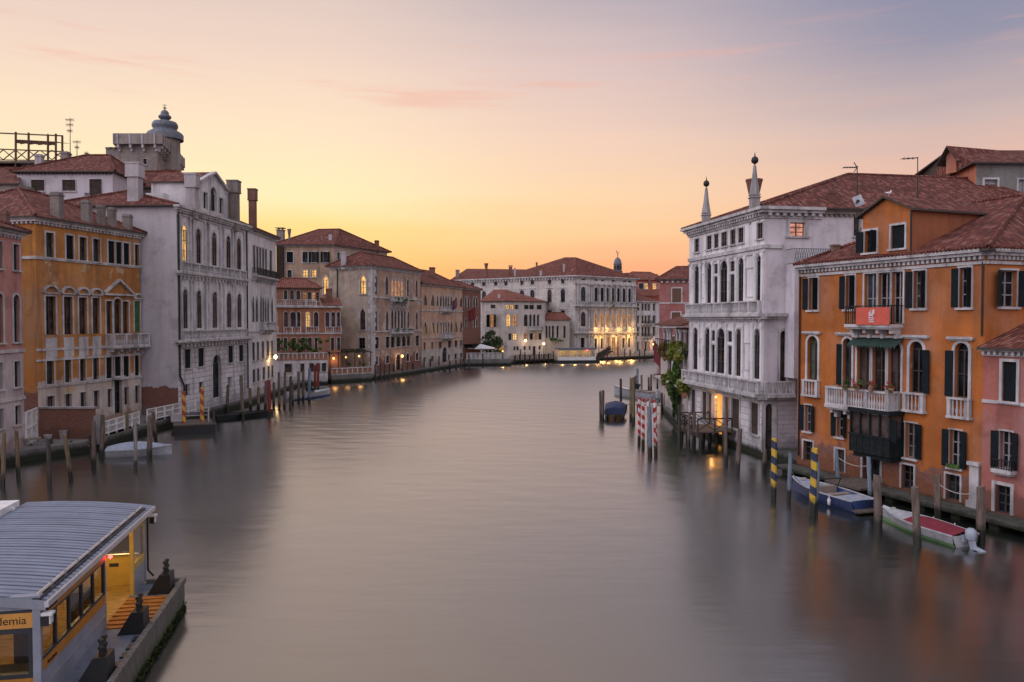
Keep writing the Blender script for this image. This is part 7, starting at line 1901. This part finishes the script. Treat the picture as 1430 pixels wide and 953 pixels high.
def redcov(t, st, L, W, H):
    q = MB(); deckfrom(q, st, .005, 8, 14, 0, .10, .97); q.build('foredeck', M_['hull_white'], t); fenders(t, L, W, H, (.3, .55), -1); coil(t, L * .86, 0, H * 1.34, .15)
    q = MB(); deckfrom(q, st, .02, 0, 8, 0, .16, .98); q.build('cover', M_['cover_red'], t, True)
    q = MB(); q.box(WORLD, -.12, .1, H * .5, H * 1.05, -.22, .22); q.lathe((-.28, 0, 0), [(.05, H * .75), (.2, H * .8), (.24, H * 1.15), (.22, H * 1.55), (.12, H * 1.72), (0, H * 1.75)], 10)
    q.bar((-.3, 0, H * .85), (-.55, 0, -.3), .17, .22); q.bar((-.5, 0, .1), (-.95, 0, .02), .28, .06); q.build('engine', M_['engine'], t, True)
boat('motorboat', 'white bowed boat with a dark red cover, green waterline and tilted outboard motor', (1348, 764), (1233, 726), 1.75, .52, ('hull_white', 'hull_green', 'hull_white'), redcov)

# ================================================================== LEFT QUAY
fg_ = Fac((-36.4, 60.4), (-32.2, 60.4))
B = thing('garden_wall', 'dark red brick garden wall in front of the ochre palazzo', 'wall', fg_.pt(0, 0, 0))
zt = fg_.z(90, 571)
q = MB(); q.box(fg_, 0, fg_.L, -.5, zt, -.35, 0); q.build('brickwork', M_['brickgarden'], B)
q = MB(); q.box(fg_, -.08, fg_.L + .08, zt, zt + .13, -.43, .08); q.box(fg_, fg_.L - .02, fg_.L + .3, .4, 2.6, -.4, -.02); q.build('coping', M_['stone_dark'], B)
f_ = Fac((-35.3, 57.1), (-36.35, 60.2))
B = thing('gate', 'tall white barred gate between the pink palazzo and the brick wall', 'gate', f_.pt(0, 0, 0))
q = MB()
for e in (0, f_.L * .5, f_.L - .12): q.box(f_, e, e + .12, .6, 3.3, -.12, 0)
for z in (.7, 2.0, 3.2): q.box(f_, .1, f_.L - .1, z, z + .1, -.1, -.02)
for i in range(12): u = .15 + (f_.L - .3) * i / 11; q.box(f_, u, u + .04, .8, 3.2, -.08, -.04)
q.build('bars', M_['white_paint'], B)
def white_rail(p0, p1, label, z=.9, h=1.15):
    f = Fac(p0, p1); B = thing('railing', label, 'railing', f.pt(0, 0, z)); q = MB(); n = max(2, int(f.L / 1.3))
    for i in range(n + 1): u = (f.L - .1) * i / n; q.box(f, u, u + .1, z - .4, z + h, -.1, 0)
    for a in (.12, .62, h - .08): q.box(f, 0, f.L, z + a, z + a + .08, -.08, -.02)
    for i in range(n * 7): u = f.L * i / (n * 7); q.box(f, u, u + .03, z + .2, z + h - .08, -.07, -.04)
    q.build('bars', M_['white_paint'], B)
    q = MB(); q.box(f, -.1, f.L + .1, -1, z - .05, -.5, .12); q.build('kerb', M_['quay'], B)
white_rail((-31.9, 60.8), (-32.4, 68.4), 'white quay railing in front of the ochre palazzo\'s door')
white_rail((-32.5, 70.0), (-31.5, 78.4), 'white quay railing rising beside the brick patched side wall')
fp = Fac((-37.5, 55.6), (-31.9, 59.9)); 
B = thing('plank_dock', 'low dark plank dock below the brick garden wall', 'dock', fp.pt(0, 0, .8))
q = MB()
for i in range(16): u = fp.L * i / 16; q.box(fp, u, u + fp.L / 16 - .03, .72, .8, -3.2, .4)
q.box(fp, 0, fp.L, .4, .72, .2, .35); q.build('planking', M_['plank'], B)
q = MB()
for i in range(6): u = .3 + (fp.L - .6) * i / 5; q.tube(fp.pt(u, -1.5, .25), fp.pt(u, .95 + .3 * (i % 2), .25), .14, .12, 7)
q.build('piles', M_['pole_dark'], B)
for u, o, s, mt, lab in ((1.4, -.2, .5, 'plank', 'wooden bench like crate on the plank dock nearest the picture edge'), (3.0, .1, .55, 'plank', 'pale wooden crate tilted on the plank dock\'s outer edge')):
    t = thing('crate', lab, 'crate', fp.pt(u, .8, o)); q = MB(); q.box(fp, u - s, u + s, 1.25, 1.4, o - .28, o + .28)
    for a in (-.8, .65): q.box(fp, u + a * s, u + (a + .15) * s, .8, 1.25, o - .24, o + .24)
    q.build('boards', M_['cover_tan'], t)
for u, o, h, lab in ((4.1, -.8, .55, 'white tub on the plank dock closest to its outer end pole'), (5.2, -1.4, .7, 'tall white tub standing on the plank dock before the brick wall'), (6.3, -1.9, .6, 'white tub against the foot of the brick garden wall')):
    t = thing('tub', lab, 'tub', fp.pt(u, .8, o)); q = MB(); q.lathe(fp.pt(u, .8, o), [(.22, 0), (.27, h), (.30, h), (.30, h + .05), (.24, h + .05), (.22, h - .05), (0, h - .05)], 12); q.build('body', M_['chim_white'], t, True)
# pontoon with yellow red poles
pc = Fac(P(243, 609).xy, P(301, 606).xy)
B = thing('pontoon', 'small floating pontoon with metal rails before the tall white palazzo', 'pontoon', pc.pt(0, 0, 0))
q = MB(); q.box(pc, 0, pc.L, -.3, .82, -3.6, 0); q.build('hull', M_['hull_black'], B)
q = MB(); q.box(pc, -.05, pc.L + .05, .82, .94, -3.65, .05); q.build('deck', M_['plank'], B)
q = MB()
for i in range(4): o = -.2 - i * 1.0; q.tube(pc.pt(pc.L - .1, -1.2, o), pc.pt(pc.L - .1, 1.9, o), .1, .1, 7)
q.build('fender_post', M_['pole_dark'], B)
q = MB()
for z in (1.3, 1.65, 2.0): q.bar(pc.pt(pc.L - .5, z, -1.4), pc.pt(pc.L - .5, z, -3.5), .07); q.bar(pc.pt(.9, z, -3.5), pc.pt(pc.L - .5, z, -3.5), .06)
for u, o in ((pc.L - .5, -1.4), (pc.L - .5, -3.5), (.9, -3.5), (2.2, -3.5)): q.bar(pc.pt(u, .94, o), pc.pt(u, 2.05, o), .08)
q.build('rail', M_['dishgrey'], B)
for u, o, yt, lab in ((.8, -1.0, 547, 'yellow and red spiral pole at the pontoon\'s near corner'), (2.3, -1.2, 541, 'yellow and red spiral pole in the middle of the pontoon')):
    c = pc.pt(u, .94, o); h = PY(260, yt, c.y).z
    q = MB(); q.lathe((0, 0, 0), [(.17, 0), (.165, (h - .94) * .5), (.16, h - .94), (.0, h - .94 + .02)], 12)
    po = q.build('striped_pole', M_['yr'], None, True, loc=c, local=True); tag(po, lab, 'striped pole', 'yellow and red spiral poles')
gw0, gw1 = pc.pt(.3, .95, -2.2), Vector((-31.6, 74.0, 1.1))
t = thing('gangplank', 'pale gangplank from the quay railing to the small pontoon', 'gangplank', gw1); q = MB(); q.bar(gw0, gw1, 1.1, .1); q.build('board', M_['chim_white'], t)
# low jetty and rail by the barge
fj = Fac(P(318, 566).xy, P(383, 556).xy)
B = thing('jetty', 'long low jetty with a pale handrail behind the dark barge', 'jetty', fj.pt(0, 0, .6))
q = MB(); q.box(fj, 0, fj.L, .5, .72, -1.4, 0)
for i in range(7): u = .2 + (fj.L - .4) * i / 6; q.tube(fj.pt(u, -1.2, -.1), fj.pt(u, .5, -.1), .13, .12, 7)
q.build('decking', M_['pole_dark'], B)
q = MB(); q.box(fj, 0, fj.L, 1.55, 1.66, -.14, 0)
for i in range(8): u = (fj.L - .1) * i / 7; q.box(fj, u, u + .1, .72, 1.55, -.12, -.02)
q.build('handrail', M_['chim_white'], B)
# little walkway over the water at the small house
fx = Fac(P(922, 577).xy, P(941, 577).xy); B = thing('plank_walk', 'narrow pale plank walk on piles beside the little house', 'walkway', fx.pt(0, 0, .7))
fx = Fac(P(843, 572).xy, P(943, 576).xy); q = MB(); q.box(fx, fx.L * .02, fx.L, .62, .70, -.22, 0); q.build('planking', M_['chim_white'], B)
q = MB()
for f in (.32, .48, .7, .82, .9, .97): q.tube(fx.pt(fx.L * f, -1.2, -.11), fx.pt(fx.L * f, .62, -.11), .12, .11, 7)
q.build('piles', M_['pole_dark'], B)
q = MB(); fy = Fac((15.9, 71.4), (15.9, 70.8))
B2 = thing('sea_wall', 'low pale sloping sea wall at the foot of the little house', 'wall', (16.2, 78, 0)); f0 = Fac((17.0, 86.4), (15.8, 71.3)); q.box(f0, 0, f0.L, -1, .95, .02, .6); q.build('wall_block', M_['quay'], B2)

# ================================================================== NEAR WATER-BUS STOP
Nn, Ff = (-11.05, 18.3), (-12.8, 27.6)
S = Fac(Nn, Ff); L = S.L
EW = Fac(S.xy(0, -6.4), S.xy(0, 0))                       # end wall, seen from the bridge
B = thing('water_bus_stop', 'floating water bus stop with a curved ribbed metal roof and amber lit windows', 'floating station', S.pt(4.5, 0, -2))
MAT['roofmetal'] = plain('blue_grey_roof_metal', (.215, .26, .36), .42, .12, .5, 0.35, 1.2, .05)
MAT['steel_light'] = plain('pale_steel', (.52, .52, .56), .35, .1, .5, .6)
MAT['steel_blue'] = plain('blue_grey_panel', (.25, .265, .315), .45, .1)
MAT['frame_dark'] = plain('dark_window_frame', (.03, .033, .04), .45)
MAT['amber'] = plain('amber_band', (.42, .17, .025), .5, .1)
MAT['amber_lit'] = glow('backlit_amber_sign', (1.0, .40, .05), .34, .15)
MAT['ink'] = plain('black_lettering', (.012, .011, .012), .6)
MAT['yellow_panel'] = plain('yellow_panel', (.50, .34, .085), .5, .08)
MAT['deck_steel'] = plain('blue_grey_deck', (.13, .155, .20), .6, .2, .4, 0, 2)
MAT['hull_side'] = polemat('weathered_hull_side', (.16, .145, .13), (.03, .05, .012), .42)
MAT['weed'] = leafmat('green_weed', (.014, .022, .005), (.035, .05, .010))
MAT['floor_tan'] = wood('tan_floor', (.34, .21, .07), 1)
MAT['orange_light_wood'] = wood('painted_orange_light', (.36, .14, .03), 1)  # orange lamplight put into the colour of the boards
k = NT('clear_pane'); k.t.nodes.remove(k.b)
gl = k.n('ShaderNodeBsdfGlossy'); gl.inputs['Roughness'].default_value = .05; gl.inputs['Color'].default_value = (.8, .8, .85, 1); tr = k.n('ShaderNodeBsdfTransparent'); tr.inputs['Color'].default_value = (.72, .70, .66, 1)
fz = k.n('ShaderNodeFresnel'); fz.inputs['IOR'].default_value = 1.5; mx = k.n('ShaderNodeMixShader'); k.t.links.new(fz.outputs[0], mx.inputs[0]); k.t.links.new(tr.outputs[0], mx.inputs[1]); k.t.links.new(gl.outputs[0], mx.inputs[2]); k.t.links.new(mx.outputs[0], k.t.nodes['Material Output'].inputs[0]); MAT['clear'] = k.m
EAVE, ZE = .14, 3.42
def zroof(o):
    x = (EAVE - o) / 3.7
    return ZE + .30 * (1 - (x - 1) ** 2)
OL = -3.95
q = MB(); nu, no = 252, 14
def ru(i): return -.10 + (L + .12) * i / nu
def rz(i, o):
    u = ru(i); rib = .02 * abs(math.sin(math.pi * u / .266))
    return zroof(o) + rib
for i in range(nu):
    for j in range(no):
        o0, o1 = EAVE + (OL - EAVE) * j / no, EAVE + (OL - EAVE) * (j + 1) / no
        q.face([S.pt(ru(i), rz(i, o0), o0), S.pt(ru(i + 1), rz(i + 1, o0), o0), S.pt(ru(i + 1), rz(i + 1, o1), o1), S.pt(ru(i), rz(i, o1), o1)][::1])
rf = q.build('roof', M_['roofmetal'], B, True)
MAT['seam_shade'] = plain('painted_seam_shade', (.07, .09, .14), .5); q = MB()  # dark strips at roof seams and ribs, their shade put into colour
for i in range(36):
    u = .0 + i * .266; hw = .034 if i % 3 == 0 else .014
    for j in range(no):
        o0, o1 = EAVE + (OL - EAVE) * j / no, EAVE + (OL - EAVE) * (j + 1) / no
        q.face([S.pt(u - hw, zroof(o0) + .016, o0), S.pt(u + hw, zroof(o0) + .016, o0), S.pt(u + hw, zroof(o1) + .016, o1), S.pt(u - hw, zroof(o1) + .016, o1)])
q.build('seam_shade', M_['seam_shade'], rf)
q = MB()
for j in range(no):
    o0, o1 = EAVE + (OL - EAVE) * j / no, EAVE + (OL - EAVE) * (j + 1) / no
    q.face([S.pt(-.08, zroof(o1) - .16, o1), S.pt(-.08, zroof(o0) - .16, o0), S.pt(L, zroof(o0) - .16, o0), S.pt(L, zroof(o1) - .16, o1)][::-1])
    for u, d in ((-.11, 1), (L + .03, -1)): q.face([S.pt(u, zroof(o1) - .2, o1), S.pt(u, zroof(o0) - .2, o0), S.pt(u, zroof(o0) + .03, o0), S.pt(u, zroof(o1) + .03, o1)][::d])
q.build('soffit', M_['steel_blue'], rf)
q = MB(); q.box(S, -.12, L + .03, ZE - .13, ZE + .01, EAVE - .02, EAVE + .07); q.build('eave_trim', M_['steel_light'], rf)
q = MB(); q.box(S, -.1, L - .5, ZE + .03, ZE + .09, EAVE - .30, EAVE - .12); q.build('gutter', M_['frame_dark'], rf)
q = MB(); n_ = 10
for i in range(n_): u = -.05 + (L - .5) * i / n_; q.tube(S.pt(u + .05, ZE + .14, EAVE - .22), S.pt(u + (L - .5) / n_ - .07, ZE + .14, EAVE - .22), .045, .045, 7)
q.build('snow_guard', M_['steel_light'], rf)
q = MB(); q.box(S, -.3, L - .5, zroof(-3.95) - .1, zroof(-3.95) + .22, -7.0, -3.95); 
for i in range(6): u = L - 1.2 - i * 1.4; q.box(S, u, u + .12, zroof(-3.95), zroof(-3.95) + .12, -3.95, -3.85)
q.build('skylight', M_['white_paint'], rf)
# long side wall
UW, ZD = 4.62, .95
q = MB(); q.box(S, 0, UW, ZD, 1.72, -.1, 0); q.build('lower_panel', M_['steel_blue'], B)
q = MB(); q.box(S, 0, UW, 1.34, 1.37, .002, .012); q.build('trim_line', M_['steel_light'], B)
q = MB(); q.box(S, .05, UW, 1.72, 1.98, -.1, .01); q.box(S, .05, UW, 2.98, 3.26, -.1, .01); sg = q.build('amber_sign_band', M_['amber'], B)
lettering(sg, S, 'Accademia', .25, 3.06, .02, .16, 'ink'); lettering(sg, S, 'Accademia', .3, 1.79, .02, .13, 'ink')
q = MB(); q.box(S, 0, UW, 1.98, 2.06, -.08, .005); q.box(S, 0, UW, 2.92, 2.98, -.08, .005)
for i in range(6): u = (UW - .07) * i / 5; q.box(S, u, u + .07, 2.06, 2.92, -.08, .0)
wf_ = q.build('window_frame', M_['frame_dark'], B)
q = MB(); q.face([S.pt(.07, 2.06, -.04), S.pt(UW - .07, 2.06, -.04), S.pt(UW - .07, 2.92, -.04), S.pt(.07, 2.92, -.04)]); q.build('pane', M_['clear'], wf_)
q = MB(); q.box(S, -.10, .0, ZD, 3.3, -.15, .02); q.build('post', M_['steel_blue'], B); q = MB(); q.box(S, UW, UW + .08, ZD, 3.25, -.1, .01); q.build('post', M_['steel_blue'], B)
# end wall with the stop's name
LE = EW.L
q = MB(); q.box(EW, 0, LE - .15, 2.80, 3.16, -.1, .02); es = q.build('amber_sign', M_['amber_lit'], B)
lettering(es, EW, 'Accademia', LE - .30, 2.90, .03, .27, 'ink', 'RIGHT')
q = MB(); q.box(EW, 0, LE - .15, 2.68, 2.80, -.12, .03); q.box(EW, 0, LE - .15, 3.16, 3.24, -.12, .03); q.box(EW, 0, LE - .15, 1.62, 1.72, -.12, .03); q.box(EW, LE - .27, LE - .15, 1.72, 2.68, -.12, .03); q.box(EW, LE - 2.6, LE - 2.5, 1.72, 2.68, -.12, .03); ef_ = q.build('window_frame', M_['frame_dark'], B)
q = MB(); q.face([EW.pt(0, 1.72, -.05), EW.pt(LE - .27, 1.72, -.05), EW.pt(LE - .27, 2.68, -.05), EW.pt(0, 2.68, -.05)]); q.build('pane', M_['clear'], ef_)
q = MB(); q.box(EW, 0, LE - .15, ZD, 1.62, -.1, .02); q.build('amber_panel', M_['amber'], B)
q = MB(); q.box(EW, 0, LE, 3.24, 3.55, -.15, .05); q.build('header', M_['steel_blue'], B)
# inside: floor, back wall, benches, far partition
q = MB(); q.box(S, 0, L - .6, ZD - .03, ZD + .02, -5.2, -.1); q.build('floor', M_['floor_tan'], B)
q = MB(); q.box(S, 0, L - .6, ZD, 3.4, -5.3, -5.2); q.build('back_wall', M_['yellow_panel'], B)
q = MB(); q.box(S, .6, 1.3, ZD, 1.45, -1.6, -.5); q.box(S, 2.0, 2.6, ZD, 2.2, -1.4, -1.0); q.box(S, 3.9, 4.4, ZD, 2.3, -.8, -.3); q.build('bench', M_['darkwood'], B)
UP = 8.55
q = MB(); q.box(S, UP, UP + .08, ZD, 1.98, -3.4, -.1); pn = q.build('yellow_partition', M_['yellow_panel'], B)
q = MB(); q.tube(S.pt(UP - .06, 2.05, -3.4), S.pt(UP - .06, 2.05, -.1), .03, .03, 6); q.build('handrail', M_['steel_light'], pn)
q = MB(); q.box(S, UP - .012, UP, 1.62, 1.74, -1.05, -.75); q.build('plate', M_['frame_dark'], pn)
q = MB(); q.face([S.pt(UP + .04, 1.98, -.1), S.pt(UP + .04, 1.98, -3.4), S.pt(UP + .04, 3.3, -3.4), S.pt(UP + .04, 3.3, -.1)]); q.build('upper_pane', M_['clear'], pn)
q = MB(); q.box(S, UP, UP + .06, 1.98, 3.3, -1.9, -1.84); q.build('mullion', M_['frame_dark'], pn)
# far side frame with a window
q = MB(); q.box(S, 7.5, 7.62, ZD, 3.25, -.12, -.0); q.box(S, 7.62, 8.9, 1.72, 1.95, -.1, 0); q.box(S, 7.62, 8.9, 3.0, 3.25, -.1, 0); sb = q.build('amber_frame', M_['yellow_panel'], B)
q = MB(); q.box(S, 7.62, 8.9, ZD, 1.72, -.1, -.005); q.box(S, 8.86, 8.95, ZD, 3.3, -.1, .02); q.build('side_panel', M_['steel_blue'], B)
q = MB(); q.face([S.pt(7.62, 1.95, -.05), S.pt(8.86, 1.95, -.05), S.pt(8.86, 3.0, -.05), S.pt(7.62, 3.0, -.05)]); q.build('side_pane', M_['clear'], sb)
pipe(B, [S.pt(9.05, 3.2, .05), S.pt(9.05, 1.3, .05), S.pt(9.15, 1.05, .2)], .035)
# pontoon
OD = 1.32
q = MB(); q.box(S, -3, 8.7, -.4, ZD - .035, -6.5, OD); q.build('hull', M_['hull_side'], B)
q = MB(); q.box(S, -3, 4.55, ZD - .035, ZD, -.1, OD - .12); q.box(S, 7.35, 8.7, ZD - .035, ZD, -.1, OD - .12); q.build('deck', M_['deck_steel'], B)
q = MB(); q.box(S, -3, 8.72, ZD - .035, ZD + .13, OD - .12, OD + .05)
q.box(S, 8.6, 8.72, ZD - .035, ZD + .13, .1, OD - .12); q.build('coaming', M_['hull_side'], B)
q = MB(); n_ = 8
for i in range(n_): u = 4.56 + 2.78 * i / n_; q.box(S, u, u + 2.78 / n_ * .62, ZD - .03, ZD + .03, -.1, OD - .13)
q.build('boarding_light_stripes', M_['orange_light_wood'], B)  # boards coloured as stripes of lamplight on the boarding floor
q = MB(); q.box(S, 4.55, 7.35, ZD - .05, ZD - .036, -.1, OD - .13); q.build('boarding_shade_base', M_['darkwood'], B)  # dark gaps stand for the slat shadows between the light stripes
q = MB()
for i in range(9): u = -.4 + i * .55; q.box(S, u, u + .3, ZD + .001, ZD + .05, OD - .3, OD - .125)
q.build('fender_block', M_['frame_dark'], B)
rng = random.Random(77); q = MB()
for i in range(2200):
    u = rng.uniform(-1, 8.7); z = abs(rng.gauss(0, .10)); p = S.pt(u, z + .02, OD + rng.uniform(.0, .07)); a_ = Vector((rng.gauss(0, 1), rng.gauss(0, 1), rng.gauss(0, 1))).normalized() * .035; b_ = a_.cross(Vector((rng.random(), rng.random(), rng.random()))).normalized() * .025
    q.face([p - a_, p + b_, p + a_, p - b_])
wd = q.build('weed_fringe', M_['weed'], B)
wd['kind'] = 'stuff'
def bollard(u, o, lab):
    t = thing('bollard', lab, 'bollard', S.pt(u, ZD, o), group='black bollards on the water bus stop')
    q = MB(); a_ = [S.pt(u - .34, ZD, o - .42), S.pt(u + .34, ZD, o - .42), S.pt(u + .34, ZD, o + .3), S.pt(u - .34, ZD, o + .3)]; h = .62; b_ = [S.pt(u - .3, ZD + h, o - .05), S.pt(u + .3, ZD + h, o - .05), S.pt(u + .3, ZD + h, o + .28), S.pt(u - .3, ZD + h, o + .28)]
    for i in range(4): q.face([a_[i], a_[(i + 1) % 4], b_[(i + 1) % 4], b_[i]][::-1])
    q.face(b_[::-1]); q.build('foot', [M_['capblack']], t)
    q = MB()
    for du in (-.13, .13):
        p = S.pt(u + du, ZD + h, o + .1); q.lathe(p, [(.055, 0), (.045, .14), (.08, .17), (.08, .21), (.045, .24), (.04, .33), (.075, .35), (.065, .41), (0, .43)], 9)
    q.build('twin_posts', M_['capblack'], t, True)
bollard(7.75, .85, 'black twin post bollard at the outer far corner of the water bus stop deck'); bollard(4.35, .9, 'black twin post bollard beside the painted light stripes of the boarding floor'); bollard(1.25, .85, 'black twin post bollard cut off by the bottom of the picture')
for u, lab in ((-.05, 'black floodlight with a white rim on the near corner of the water bus stop'), (9.35, 'black and white floodlight under the far eave of the water bus stop')):
    t = thing('floodlight', lab, 'floodlight', S.pt(u, 3.0, .15)); q = MB(); q.box(S, u - .1, u + .1, 2.86, 3.14, .06, .22); q.build('housing', M_['capblack'], t); q = MB(); q.box(S, u - .11, u + .11, 3.1, 3.16, .05, .29); q.box(S, u - .09, u + .09, 2.9, 3.1, .22, .25); q.build('visor', M_['white_paint'], t)
t = thing('signal_lamp', 'glowing red signal lamp under the water bus stop\'s eave', 'lamp', S.pt(UW + .15, 3.0, .1)); q = MB(); q.lathe(S.pt(UW + .18, 3.02, .1), [(0, -.07), (.07, 0), (0, .07)], 10); q.build('lens', M_['redlamp'], t, True); lamp(t, S.pt(UW + .12, 3.05, .2), 4, (1, .05, .03), .05)
for u, o, pw in ((1.2, -2.2, 24), (3.4, -2.0, 24), (6.0, -1.4, 75), (7.6, -1.0, 45)):
    q = MB(); q.box(S, u - .5, u + .5, 3.22, 3.28, o - .08, o + .08); f_ = q.build('ceiling_light', M_['lampglass'], B); lamp(f_, S.pt(u, 3.1, o), pw, (1, .62, .2), .25)
